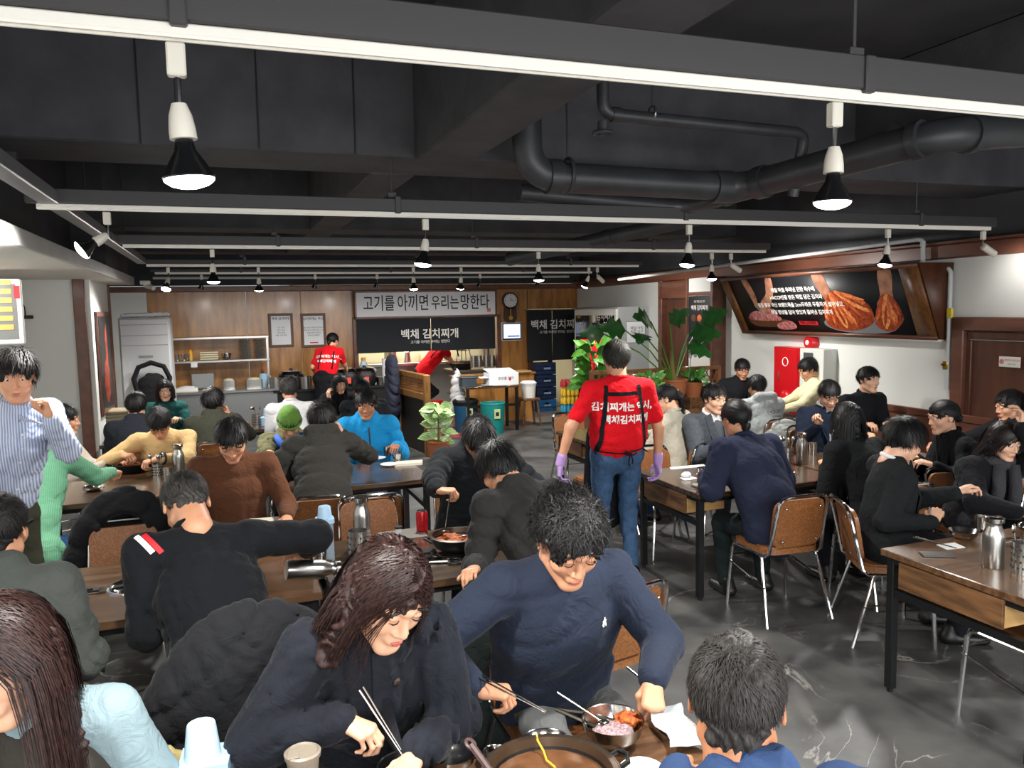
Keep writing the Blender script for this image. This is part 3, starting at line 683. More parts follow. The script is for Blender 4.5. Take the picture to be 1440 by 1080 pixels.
def person(label, hip, face, head, look=(0, 20), hands=(None, None), top='sweater', topm=None, pants=None, hair='short', hairm=None, skin=None,
           fem=False, res=.02, pose=('relax', 'relax'), stand=False, hs=1.0, group='diners seated in the hall', roll=0, feet=None, bulk=None, legs=True,
           hint=((-.38, -.3, -.9), (.38, -.3, -.9)), hfw=(None, None), extra=None, n=700, shoe=None, hh=None, sw=None, glove=None, name='person', wide=1.0, shirtw=False):
    """hip, head: world points. face: body heading in degrees, 0 = +Y. look=(turn, pitch down) of the head relative to the body"""
    NP[0] += 1; seed = NP[0]
    skin = skin or SKIN; hairm = hairm or H_BLACK; pants = pants or mat('trousers_dark', '#1c1d22', .8)
    shoe = shoe or mat('shoe_black', '#131313', .4)
    hip = npv(hip); head = npv(head); a = math.radians(face)
    Fw = np.array([math.sin(a), math.cos(a), 0]); Rt = np.array([math.cos(a), -math.sin(a), 0]); UP = np.array([0, 0, 1.])
    base = np.array([hip[0], hip[1], 0])
    root = thing(name, label, 'person', base, 0, group)
    hip = hip-base; head = head-base
    # head frame
    la = a+math.radians(look[0]); pd = math.radians(look[1])
    hf = np.array([math.sin(la)*math.cos(pd), math.cos(la)*math.cos(pd), -math.sin(pd)])
    hr = np.array([math.cos(la), -math.sin(la), 0]); ro = math.radians(roll); hu0 = np.cross(hr, hf); hr2 = hr*math.cos(ro)-hu0*math.sin(ro)
    HR = np.stack([hr2, hf, np.cross(hr2, hf)], 1)
    if fem and hs == 1.0: hs = .96
    HM = Matrix.Identity(4)
    for i in range(3):
        for j in range(3): HM[i][j] = HR[i, j]*hs
        HM[i][3] = head[i]
    neck_t = head+HR@np.array([0, -.035, -.07])*hs
    T = nrm(neck_t-hip+np.array([0, 0, .25])); tlen = np.linalg.norm(neck_t-hip)
    N = neck_t-T*.075-Fw*.005                                  # base of the neck
    TF = nrm(Fw-T*np.dot(Fw, T)); swd = (sw or (.165 if fem else .19))
    chest = hip+(N-hip)*.66-TF*.0; waist = hip+(N-hip)*.3-TF*.015
    SL = N-T*.055-Rt*swd-TF*.01; SR = N-T*.055+Rt*swd-TF*.01
    ua, fa = (.27, .235) if fem else (.29, .255)
    W = []
    for i, (hnd, S) in enumerate(zip(hands, (SL, SR))):
        sg = (-1, 1)[i]
        if hnd is None: Wt = hip+Fw*.36+Rt*sg*.14; Wt[2] = max(hip[2]+.28, .79) if not stand else hip[2]-.12
        else: Wt = npv(hnd)-base
        hn = Rt*hint[i][0]+Fw*hint[i][1]+UP*hint[i][2]
        E_, Wt = ik(S, Wt, ua, fa, hn); W.append((S, E_, Wt))
    # legs
    LG = []
    for sg in (-1, 1):
        hj = hip+Rt*sg*.095
        if stand:
            ft = (npv(feet[(sg+1)//2])-base) if feet else np.array([Rt[0]*sg*.11, Rt[1]*sg*.11, .09]); ft = ft.copy(); ft[2] = .09
            kn, ft = ik(hj, ft, .43, .42, Fw)
        else:
            kn = hj+Fw*.40+Rt*sg*.05; kn[2] = max(.47, hj[2]-.04); ft = kn-Fw*.05; ft[2] = .09
        LG.append((hj, kn, ft))
    bare = top in ('tee',)
    # ---- body (skin), one mesh
    s = Sdf(.022 if res > .013 else .018)
    s.cone(N-T*.03, neck_t, .05 if fem else .058, .046 if fem else .054, .02)
    s.cone(hip+T*.02, waist, .12, .10, .05, fl=(TF, 1.35)).cone(waist, chest, .10, .125, .05, fl=(TF, 1.45)).cone(chest, N-T*.09, .125, .06, .05, fl=(TF, 1.4))
    s.cone(SL, SR, .045, .045, .04)
    for S, E_, Wt in W:
        k = 1.0 if bare else .8
        s.cone(S, E_, .046*k, .04*k, .02).cone(E_, Wt, .042*k, .027, .02)
    if legs:
        for hj, kn, ft in LG: s.cone(hj, kn, .07, .05, .03).cone(kn, ft, .048, .035, .02)
    V, F = s.build(); mb = MB(); mb.add(V, F)
    hv, hq = head_mesh(.0045 if res <= .013 else .007, fem); mb.add(hv*hs @ HR.T+head, hq)
    for i, (S, E_, Wt) in enumerate(W):
        sg = (-1, 1)[i]; fd = nrm(Wt-E_)
        f2 = npv(hfw[i]) if hfw[i] is not None else (nrm(fd+Fw*.25-UP*.15) if not stand else fd)
        upv = UP if not stand else (-Rt*sg*-1)
        if stand: upv = Rt*sg
        HF = frame(f2, upv+Rt*sg*.25 if not stand else upv+Fw*.2)
        v, q = hand_mesh(pose[i], .004 if res <= .013 else .007); v = v.copy()*(.95 if not fem else .88)
        if i == 0: v[:, 0] *= -1; q = q[:, ::-1]
        gv = v @ HF.T+Wt+f2*.012
        if glove: gm = MB(); gm.add(gv, q); gm.add(*Sdf(.006).cone(Wt-fd*.045, Wt+f2*.01, .034, .032, .01).build()); part('glove', gm, glove, root, smooth=True)
        else: mb.add(gv, q)
    part('body', mb, skin, root, smooth=True)
    if legs:
        LGm = MB()
        s = Sdf(max(res, .016)); s.cone(hip-Rt*.07, hip+Rt*.07, .125, .125, .05, fl=(UP, 1.1)); s.cone(hip, waist, .14, .13, .05, fl=(TF, 1.25))
        for hj, kn, ft in LG: s.cone(hj, kn, .092, .066, .03).cone(kn, ft+np.array([0, 0, .01]), .064, .052, .02)
        V, F = s.build(folds(.006, .8, seed)); LGm.add(V, F); part('trousers', LGm, pants, root, smooth=True)
        for hj, kn, ft in LG:
            me = _shared('shoe', lambda: shoe_mesh().mesh('shoe', True)); me2 = me
            o = bpy.data.objects.new('shoe', me2); COL.objects.link(o); o.parent = root
            if not me2.materials: me2.materials.append(shoe)
            o.location = (ft[0], ft[1], 0); o.rotation_euler = (0, 0, -a)
    # ---- upper garment
    B = {'tee': .006, 'shirt': .012, 'sweater': .014, 'suit': .019, 'puffer': .034, 'hoodie': .022, 'coat': .022, 'vest': .02}[top] if bulk is None else bulk
    s = Sdf(res); q = (.085 if res < .015 else .1, .019) if top == 'puffer' else None
    wm = (.15 if fem else .165)*wide
    s.cone(hip+T*(.12 if stand else 0), waist, wm-.01+B, wm-.01+B, .05, fl=(TF, 1.3), q=q); s.cone(waist, chest, wm-.008+B, wm+B, .05, fl=(TF, 1.38), q=q)
    s.cone(chest, N-T*.085, wm+B, .10+B, .05, fl=(TF, 1.5), q=None)
    s.cone(SL, SR, .052+B*.8, .052+B*.8, .05); s.cone(N-T*.06, N+T*.0-TF*.0, .085+B*.5, .060+B*.3, .03)
    if not stand: s.cone(hip-Rt*.08+UP*.0, hip+Rt*.08, .12+B*.5, .12+B*.5, .04)
    for i, (S, E_, Wt) in enumerate(W):
        fd = nrm(Wt-E_)
        if top == 'tee': s.cone(S, S+(E_-S)*.72, .062, .058, .025)
        elif top == 'vest': s.cone(S, S+(E_-S)*.1, .06+B, .055+B, .025)
        else:
            s.cone(S, E_, .052+B, .046+B*.95, .03, q=q); s.cone(E_, Wt-fd*.012, .046+B*.95, .032+B*.6, .02, q=q)
    if top in ('puffer', 'coat'):
        col = N+T*.03; s.cone(col-Rt*.045-TF*.03, col+Rt*.045-TF*.03, .05, .05, .02).cone(col-Rt*.06-TF*.02, col-Rt*.05+TF*.06-T*.03, .035, .03, .02).cone(col+Rt*.06-TF*.02, col+Rt*.05+TF*.06-T*.03, .035, .03, .02)
    if top == 'hoodie' or hh:
        b = N-TF*.09-T*.01; s.cone(b-Rt*.08+T*.03, b+Rt*.08+T*.03, .05, .05, .03).cone(b-Rt*.05-T*.05, b+Rt*.05-T*.05, .06, .06, .03); s.cone(b-Rt*.08+T*.03, N-Rt*.085+TF*.03, .045, .035, .02).cone(b+Rt*.08+T*.03, N+Rt*.085+TF*.03, .045, .035, .02)
    amp = {'puffer': .007, 'suit': .004, 'sweater': .005, 'shirt': .006, 'tee': .006, 'hoodie': .010, 'coat': .015, 'vest': .006}[top]
    V, F = s.build(folds(amp, 1.0 if res > .013 else 1.25, seed)); gm = MB(); gm.add(V, F)
    nm = {'tee': 'shirt', 'shirt': 'shirt', 'sweater': 'sweater', 'suit': 'jacket', 'puffer': 'padded_jacket', 'hoodie': 'hooded_top', 'coat': 'jacket', 'vest': 'vest'}[top]
    part(nm, gm, topm, root, smooth=True)
    info = dict(root=root, N=N, T=T, TF=TF, Rt=Rt, W=W, HM=HM, HR=HR, head=head, chest=chest, hip=hip, base=base, waist=waist, B=B, wm=wm, Fw=Fw, SL=SL, SR=SR, hs=hs)
    # collar
    def ring(c, rx, ry, tz, r_, m_, nm_, n_=16, a0=0, a1=360, tilt=.3):
        pts = []
        for i in range(n_+1):
            t_ = math.radians(a0+(a1-a0)*i/n_); pts.append(c+Rt*math.cos(t_)*rx+TF*math.sin(t_)*ry+T*(tz-tilt*ry*math.sin(t_)))
        part(nm_, MB().tube(pts, r_, 8), m_, root, smooth=True)
    if top in ('sweater',): ring(N, .070, .066, .018, .011, topm, 'collar')
    if top == 'suit':
        wsh = mat('white_cotton', '#e4e6ea', .7) if shirtw else topm
        ring(N, .066, .064, .03, .015, wsh, 'shirt_collar')
        ft_ = chest+TF*((wm+B)/1.38+.004)
        tri = MB(); up_ = N+TF*.078+T*.01
        pts = [up_-Rt*.045, up_+Rt*.045, ft_+Rt*.03-T*.02, ft_-T*.16+TF*.004, ft_-Rt*.03-T*.02]
        mid = sum(pts)/5+TF*.012
        V = [mid]+pts; tri.mix(np.array(V), [(0, i+1, (i+1) % 5+1) for i in range(5)]); part('shirt_front', tri, wsh, root, smooth=False)
        for sg in (-1, 1):
            lp = [up_+Rt*sg*.05+T*.03, up_+Rt*sg*.095-T*.01-TF*.02, ft_+Rt*sg*.09-T*.0, ft_-T*.17+Rt*sg*.005+TF*.012, ft_+Rt*sg*.03+TF*.014, ]
            m2 = MB(); V = [p_+TF*.006 for p_ in lp]+[p_-TF*.006 for p_ in lp]; m2.mix(np.array(V), [(0, 1, 2, 3, 4), (9, 8, 7, 6, 5)]+[(i, (i+1) % 5, (i+1) % 5+5, i+5) for i in range(5)]); part('lapel', m2, topm, root)
    if top == 'shirt': ring(N, .066, .062, .022, .014, topm, 'collar')
    if top == 'tee': ring(N, .066, .062, .02, .012, topm, 'collar')
    # hair, face
    g = HR.T @ np.array([0, 0, -1.])
    if hair:
        me = hair_mesh(hair, .006 if res <= .013 else .009, n if res <= .013 else min(max(n, 1400), 1500), g if hair in ('long', 'wavy', 'bob', 'pony', 'lowpony') else (0, 0, -1))
        if me.materials and me.materials[0] != hairm: me = me.copy(); me.materials.clear()
        if not me.materials: me.materials.append(hairm)
        part('hair', me, None, root, mw=HM)
    face_bits(root, HM, look[1] > 25)
    return info
# ================================================================ furniture
M_tab = mat('table_wood', '#55422f', .26, kind='noise', scale=9, col2='#33251a', stretch=(.35, 3.5, 3), coat=.5, detail=7)
M_tab2 = mat('table_wood_brown', '#6f5138', .26, kind='noise', scale=9, col2='#4b3422', stretch=(.35, 3.5, 3), coat=.4, detail=7)
M_drawer = mat('drawer_wood', '#7b5635', .5, kind='noise', scale=9, col2='#46301d', stretch=(3, .4, 3), bump=.1, detail=7)
M_pale = mat('pale_pine', '#c99f64', .5, kind='noise', scale=8, amt=.25, stretch=(.5, 3, 3))
M_vinyl = mat('chair_vinyl', '#96633a', .36, kind='voro', scale=85, col2='#6b4020', bump=.25, bscale=130, coat=.2)
TH = .73
def rrect(w_, h_, r, n=4):
    o = []
    for cx, cy, a0 in ((w_/2-r, h_/2-r, 0), (-w_/2+r, h_/2-r, 90), (-w_/2+r, -h_/2+r, 180), (w_/2-r, -h_/2+r, 270)):
        for i in range(n+1): a = math.radians(a0+90*i/n); o.append((cx+r*math.cos(a), cy+r*math.sin(a)))
    return o
def make_chair():
    t = thing('dining_chair', 'x', 'chair')
    m = MB(); m.prism(rrect(.40, .40, .09), .035, (0, .01, .425), (1, 0, 0), (0, 1, 0)); m.prism(rrect(.37, .37, .08), .010, (0, .01, .46), (1, 0, 0), (0, 1, 0)); part('seat', m, M_vinyl, t)
    # curved back pad
    V = []; F = []; o = rrect(.35, .30, .06, 5); n = len(o)
    for dy in (0, .022):
        for a, b in o: V.append((a, -.195-dy-.05*(b/.3)-.035*(.25-(a/.35)**2)*2, .625+b))
    F = [tuple(range(n)), tuple(range(2*n-1, n-1, -1))]+[(i, i+n, (i+1) % n+n, (i+1) % n) for i in range(n)]
    m = MB(); m.mix(np.array(V), F); part('backrest', m, M_vinyl, t)
    for sx in (-1, 1):
        part('leg', MB().tube([(sx*.225, .20, 0), (sx*.20, .185, .38), (sx*.195, .165, .41), (sx*.19, .13, .42)], .0115, 8), M_chrome, t)
        part('leg', MB().tube([(sx*.235, -.25, 0), (sx*.195, -.13, .40), (sx*.19, -.10, .415)], .0115, 8), M_chrome, t)
        m = MB(); m.tube([(sx*.217, .197, .30), (sx*.219, -.195, .23)], .005, 6); part('stretcher', m, M_chrome, t)
        for z in (.52, .73): part('bolt', MB().ell((sx*.12, -.222-.05*((z-.625)/.3)-.03, z), (.009, .005, .009), 8, 4), M_chrome, t)
    part('stretcher', MB().tube([(-.215, .195, .33), (.215, .195, .33)], .005, 6), M_chrome, t)
    pts = [(-.19, .13, .415), (-.19, -.16, .415), (-.187, -.19, .44), (-.18, -.215, .55), (-.172, -.265, .76), (-.15, -.275, .79), (-.11, -.28, .803), (.11, -.28, .803), (.15, -.275, .79), (.172, -.265, .76), (.18, -.215, .55), (.187, -.19, .44), (.19, -.16, .415), (.19, .13, .415)]
    part('back_frame', MB().tube(pts, .0115, 8), M_chrome, t)
    return t
_ch = [make_chair(), False]
def chair(x, y, face, label, group='brown vinyl chairs with chrome frames'):
    if not _ch[1]: _ch[1] = True; c = _ch[0]
    else: c = dup(_ch[0])
    c.location = (x, y, 0); c.rotation_euler = (0, 0, -math.radians(face)); c['label'] = label; c['group'] = group; return c
def table(x0, x1, y0, y1, label, m=None, drawer='x0', fire=None, legs_near=True):
    m = m or M_tab; w_, d = x1-x0, y1-y0
    t = thing('dining_table', label, 'table', ((x0+x1)/2, (y0+y1)/2, 0), 0, 'wooden tables with black steel frames')
    part('tabletop', MB().box((0, 0, TH-.0175), (w_, d, .035), .004), m, t)
    for sx in (-1, 1):
        for sy in (-1, 1):
            part('leg', MB().box((sx*(w_/2-.04), sy*(d/2-.045), (TH-.035)/2+.01), (.042, .042, TH-.055), .003).cyl((sx*(w_/2-.04), sy*(d/2-.045), 0), (sx*(w_/2-.04), sy*(d/2-.045), .02), .014, seg=8), M_blackm, t)
    f = MB()
    for sx in (-1, 1): f.box((sx*(w_/2-.04), 0, TH-.05), (.04, d-.13, .03)).box((sx*(w_/2-.04), 0, TH-.21), (.035, d-.13, .035))
    for sy in (-1, 1): f.box((0, sy*(d/2-.045), TH-.05), (w_-.12, .04, .03))
    part('frame', f, M_blackm, t)
    if drawer:
        dr = part('drawer', MB().box((-w_/2+.17, 0.03, TH-.105), (.30, d*.66, .125), .004), M_pale, t)
        part('drawer_front', MB().box((-w_/2+.012, 0.03, TH-.105), (.016, d*.66, .13), .002), M_drawer, dr)
    return t
def rel(p, o): return Vector(p)-Vector(o)
t1 = table(-1.05, .36, 3.45, 4.27, 'dark table at the left with a sunken steel burner and control plate', M_tab2, None)
t2 = table(.40, 1.72, 3.40, 4.22, 'cluttered dark table in the middle with the pan of stew and red can', M_tab, None)
t3 = table(-1.25, -.28, 5.78, 6.60, 'dark table with a black pan between the green and beige sweaters', M_tab, None)
t4 = table(.30, 1.40, 5.55, 6.35, 'dark table in front of the person in the bright blue jacket', M_tab, None)
table(-1.15, .15, 8.35, 9.15, 'far left table between the olive jacket and the teal top', M_tab, None)
table(.08, 1.7, 8.75, 9.5, 'far table in front of the woman resting her cheek on her hand', M_tab, None)
table(.02, 1.25, 1.14, 1.97, 'nearest brown table in the foreground with the metal rice bowl', M_tab2, None)
table(-1.25, -.01, 1.14, 1.87, 'foreground table at the lower left holding the pale blue cup holder', M_tab2, None)
table(3.03, 4.30, 2.15, 2.98, 'table at the lower right with the tall steel flask and a wooden drawer box', M_tab2)
table(2.86, 4.05, 4.32, 5.15, 'table with a drawer box beside the waiter in jeans', M_tab)
table(4.08, 5.30, 4.36, 5.15, 'dark table behind the woman with long straight black hair', M_tab, None)
table(3.09, 4.25, 6.45, 7.20, 'empty table with a drawer box behind the waiter', M_tab2)
table(4.55, 5.75, 7.32, 8.05, 'far right table in front of the grey hooded top', M_tab, None)
# black coats over chair backs
def coat(x, y, face, m, label, w_=.25, top=.86, bot=.28, th=.10, quilt=True, res=.014, open_=False):
    t = thing('draped_jacket', label, 'jacket', (x, y, 0), 0, 'coats hung over chair backs'); a = math.radians(face)
    Fw = np.array([math.sin(a), math.cos(a), 0]); Rt = np.array([math.cos(a), -math.sin(a), 0]); UP = np.array([0, 0, 1.])
    s = Sdf(res); q = (.11, .014) if quilt else None
    c0 = UP*top-Fw*.30
    s.cone(c0-Rt*(w_-.08)-UP*.07, c0+Rt*(w_-.08)-UP*.07, .07, .07, .05); s.cone(c0-UP*.10, UP*(bot+.15)-Fw*.33, w_*.95, w_*1.05, .05, fl=(Fw, w_/th), q=q)
    for sg in (-1, 1):
        s.cone(c0+Rt*sg*(w_-.05)-UP*.10, c0+Rt*sg*(w_+.02)-UP*.32+Fw*.02, .075, .07, .03, q=q); s.cone(c0+Rt*sg*(w_+.02)-UP*.32+Fw*.02, c0+Rt*sg*(w_-.01)-UP*.52-Fw*.03, .07, .055, .03, q=q)
    s.cone(c0-Rt*.11-UP*.02-Fw*.03, c0+Rt*.11-UP*.02-Fw*.03, .055, .055, .03)
    if open_: s.cone(c0-UP*.12+Fw*.1, UP*(bot+.05)-Fw*.2+Fw*.1, .12, .14, .02, mode=-1)
    V, F = s.build(folds(.009, 1.0, int(abs(x)*100)+3)); mb = MB(); mb.add(V, F); part('shell', mb, m, t, smooth=True)
    c1 = c0+UP*.0
    part('collar', MB().tube([c1-Rt*.12-Fw*.05, c1-Rt*.06-Fw*.08+UP*.02, c1+Rt*.06-Fw*.08+UP*.02, c1+Rt*.12-Fw*.05], .02, 8), m, t, smooth=True)
    return t
C_BLK = mat('coat_black', '#1b1c1f', .6, bump=.05, bscale=60, sheen=.1); C_BLKG = mat('coat_black_green', '#1d2423', .6, sheen=.1)

# ================================================================ people, front to back
JEAN = mat('jeans', '#3f5a7b', .85, kind='noise', scale=30, amt=.25, bump=.1, bscale=300); JEAN_D = mat('jeans_dark', '#274a76', .8, kind='noise', scale=30, amt=.25)
NAVY = mat('navy_knit', '#282f3f', .85, sheen=.25, bump=.08, bscale=400); COATN = mat('coat_navy_black', '#20232b', .5, kind='noise', scale=5, amt=.3, bump=.05, sheen=.1)
RED = mat('staff_red', '#d3121f', .75, sheen=.1, bump=.05, bscale=300); APR = mat('apron_black', '#15161a', .8)
KHAKI = mat('olive_trousers', '#3f4034', .85)
occ = []
def seated(label, head, hip, face, short, hipz=.53, **k):
    r = person(label, (hip[0], hip[1], hipz), face, head, **k); chair(hip[0], hip[1]-0.0, face, 'brown vinyl chair used by the '+short); return r
S_ = seated
womanC = S_('woman in a dark navy padded coat with brown shoulder length hair, holding chopsticks', P(545, 838, y=2.02), (.36, 2.42), 178, 'woman in the navy coat at the front',
   look=(-14, 30), hands=(P(585, 1060, z=.80), P(480, 1012, z=.87)), top='coat', topm=COATN, hair='wavy', hairm=H_BROWN, fem=True, res=.012, pose=('relax', 'pinch'), n=5200, bulk=.026, wide=1.12, roll=-8, skin=SKIN2,
   hint=((-.25, .1, -.9), (.75, -.1, -.7)), hfw=(None, (.55, -.5, -.2)), hs=1.1)
curly = S_('curly haired man in a navy sweatshirt with a small white emblem', P(800, 762, y=2.22), (1.10, 2.62), 180, 'man in the navy sweatshirt',
   look=(4, 32), hands=(P(918, 955, z=.82), P(668, 970, z=.84)), top='sweater', topm=NAVY, hair='curly', hairm=H_BLACK, res=.012, pose=('fist', 'hold'), n=4200, hs=1.13, bulk=.024, sw=.195, wide=1.25,
   hint=((-.55, .2, -.7), (.7, .2, -.6)), hfw=((-.35, -.6, -.5), (.8, -.3, -.1)), pants=mat('grey_trousers', '#6a6c6c', .8))
oldman = S_('man with thinning grey hair and a blue jacket seen from behind at the lower right', P(1036, 990, y=1.24), (.90, .78), 6, 'man with thinning hair at the lower right',
   look=(32, 12), top='coat', topm=mat('coat_blue', '#34496f', .7, bump=.06), hair='bald', hairm=hairmat('hair_thin_dark', '#3a3532', '#121111', .6), skin=SKIN3, res=.012, n=4200, hs=1.05, hands=(P(960, 1070, z=.78), (1.16, 1.3, .78)), legs=False)
leftw = S_('woman with long brown hair, dark vest and pale blue sweater at the lower left edge', P(8, 930, y=2.02), (-.40, 2.24), 196, 'woman in the pale blue sweater',
   look=(0, 14), top='sweater', topm=mat('pale_blue_knit', '#80959c', .85, bump=.08, bscale=300), hair='long', hairm=H_BROWN, fem=True, res=.012, n=5200, skin=SKIN2, hs=1.08, hands=((-.25, 1.85, .79), (-.62, 1.8, .79)), roll=6)
grayL = S_('man in a grey green jacket seen from behind at the left edge', P(0, 748, y=3.2), (-.80, 2.86), 0, 'man in the grey green jacket',
   look=(8, 8), top='coat', topm=mat('jacket_greygreen', '#474b48', .85, sheen=.1), hair='crop', hairm=H_SOFT, res=.013, n=3000, hs=1.05)
stripe = S_('man in a black jacket with a white and red shoulder stripe, pouring from a jug', P(262, 712, y=3.36), (.0, 2.80), -4, 'man in the black striped jacket',
   look=(-12, 52), top='sweater', topm=mat('jacket_black_smooth', '#15171b', .6, sheen=.1), hair='crop', hairm=H_GREY, res=.013, n=3500, pose=('relax', 'hold'), hands=(P(238, 850, z=.80), P(432, 772, y=3.55)), bulk=.022,
   hint=((-.1, -.5, -.8), (.5, -.6, .3)), hfw=(None, (-.8, .1, -.2)), hs=1.03)
puffB = S_('man in a charcoal quilted jacket seen from behind, leaning over the pan of stew', P(702, 662, y=3.74), (1.50, 3.06), -12, 'man in the charcoal quilted jacket',
   look=(-12, 42), top='puffer', topm=mat('puffer_charcoal', '#2b2a2a', .5, sheen=.1), hair='thick', res=.013, n=3200, hands=(P(668, 800, z=.82), (1.62, 3.62, .82)), hs=1.04)
puffF = S_('man in a black quilted jacket bent over the pan of stew, facing the camera', P(672, 618, y=4.72), (1.50, 5.02), 184, 'man spooning stew',
   look=(0, 52), top='puffer', topm=mat('puffer_black', '#1c1f22', .5, sheen=.1), hair='thick', res=.014, n=2200, hands=((1.75, 4.5, .8), P(612, 700, z=.90)), pose=('relax', 'hold'), hfw=(None, (.8, -.5, .0)), hint=((-.7, .1, -.6), (.8, .2, -.5)), hs=1.04)
brown = S_('man in a brown long sleeved top facing the camera at the left table', P(326, 620, y=4.82), (.02, 4.98), 180, 'man in the brown top',
   look=(2, 38), top='sweater', topm=mat('top_brown', '#5d3b29', .85, sheen=.15), hair='short', res=.015, hands=((.3, 4.62, .79), (-.22, 4.62, .79)))
HS = mat('shirt_blue_stripe', '#c9d2e2', .75, kind='stripe', scale=28, col2='#8e9bbb', bump=.04, bscale=40)
strip = person('standing man in a pale blue striped shirt and olive trousers at the left edge', (-1.12, 4.62, .93), 146, P(22, 532, y=4.5), sw=.17, look=(24, 10), hands=(P(70, 590, y=4.30), None), top='shirt', topm=HS,
   pants=KHAKI, hair='thick', hairm=H_SOFT, stand=True, res=.014, n=2600, pose=('fist', 'relax'), hint=((-.25, .35, -1), (.5, -.5, -.6)), hfw=((-.2, -.1, 1), None), group='standing people')
green = S_('person in a mint green ribbed sweater and jeans reaching across the left table', P(66, 608, y=5.86), (-1.16, 5.38), 14, 'person in the green sweater', look=(10, 15), fem=True, hair='bob',
   top='sweater', topm=mat('mint_knit', '#74b28e', .85, kind='stripe', scale=30, amt=.18, sheen=.3), pants=JEAN_D, res=.015, hands=((-1.3, 5.9, .79), P(158, 664, y=6.1)), pose=('relax', 'hold'), hint=((-.6, -.4, -.7), (.5, -.2, -.9)), n=700)
greysw = S_('person in an oatmeal sweater at the far left behind the green sweater', P(90, 592, y=7.05), (-1.26, 7.18), 100, 'person in the oatmeal sweater', look=(-15, 5), top='sweater', topm=mat('oatmeal_knit', '#b7aca0', .9, sheen=.2), hair='short', res=.018,
   hands=(P(150, 655, y=6.9), (-.9, 6.85, .8)))
beige = S_('man in a camel sweater with a black watch, serving himself with both hands', P(224, 596, y=6.86), (-.44, 7.10), 180, 'man in the camel sweater', look=(4, 48), top='sweater', topm=mat('camel_knit', '#c3a373', .9, sheen=.25), hair='short', hairm=H_SOFT, res=.016,
   hands=(P(222, 645, z=.86), P(172, 640, z=.88)), pose=('hold', 'hold'), hfw=((-.9, -.4, -.2), (.5, -.6, 0)), hint=((-.8, .1, -.5), (.8, .1, -.5)))
S_('person in a dark padded jacket with black hair, back turned, behind the camel sweater', P(192, 572, y=8.1), (-.76, 7.86), 4, 'person in the dark jacket behind the camel sweater', top='puffer', topm=mat('puffer_ink', '#20242b', .55), look=(0, 8), res=.02)
S_('smiling person with chin length black hair in a teal shirt, farthest at the left', P(232, 550, y=9.62), (-.62, 9.74), 180, 'person in the teal shirt', top='shirt', topm=mat('teal_cloth', '#1f4d4b', .8), look=(-5, 2), fem=True, hair='bob', res=.02, skin=SKIN2)
S_('person in an olive coat, back turned, with one hand at the ear', P(300, 566, y=8.15), (-.08, 7.90), 2, 'person in the olive coat', top='coat', topm=mat('olive_coat', '#35362d', .8), look=(12, 6), hair='thick', res=.018, hands=(None, P(323, 585, y=8.25)), hint=((-.6, -.4, -.7), (.7, .3, -.8)), hfw=(None, (-.3, 0, 1)), pose=('relax', 'pinch'))
S_('person with grey hair in a white shirt, back turned, behind the green hat', P(407, 548, y=8.4), (.68, 8.22), 2, 'person in the white shirt', top='shirt', topm=mat('white_shirt', '#d9d9dc', .8), hairm=H_GREY, look=(0, 8), res=.02)
hat = S_('person in a green knitted hat and a khaki and blue jacket, looking down', P(407, 596, y=6.80), (.53, 7.0), 180, 'person in the green hat', top='coat', topm=mat('khaki_jacket', '#6b6a4c', .8), look=(2, 36), hair='short', res=.017, hands=((.75, 6.5, .79), P(378, 640, z=.88)), pose=('relax', 'pinch'))
puff4 = S_('man in a black hooded padded jacket, back turned, touching his ear', P(452, 592, y=5.92), (.56, 5.26), 8, 'man in the hooded padded jacket', top='puffer', topm=mat('puffer_brownblack', '#2d2c29', .55, sheen=.1), look=(-8, 8), hair='thick', res=.015, n=1500, hh=True,
   hands=((.5, 5.75, .8), P(482, 612, y=6.02)), pose=('relax', 'pinch'), hint=((-.6, -.4, -.7), (.8, .2, -.7)), hfw=(None, (-.35, .0, 1)))
blue = S_('person in a bright blue padded jacket facing the camera', P(515, 570, y=6.84), (1.20, 7.0), 184, 'person in the bright blue jacket', top='puffer', topm=mat('puffer_blue', '#1f8fcb', .5, sheen=.1), look=(8, 14), hair='short', res=.015, n=700, hands=((1.36, 6.62, .8), (1.02, 6.6, .8)), skin=SKIN3)
S_('woman in black resting her cheek on her hand, facing the camera', P(478, 540, y=9.75), (1.32, 9.92), 186, 'woman resting her cheek on her hand', top='suit', topm=mat('black_cloth', '#17181b', .8), look=(-10, 10), fem=True, hair='bob', res=.02, hands=(None, P(463, 562, y=9.62)), hint=((-.6, -.4, -.7), (.7, .2, -.8)), hfw=(None, (-.1, .1, 1)), skin=SKIN2)
S_('person in dark clothes mostly hidden behind the bright blue jacket', P(508, 548, y=8.95), (1.50, 8.62), 4, 'person hidden behind the blue jacket', top='coat', topm=mat('dark_cloth', '#23262b', .8), look=(0, 10), res=.022)
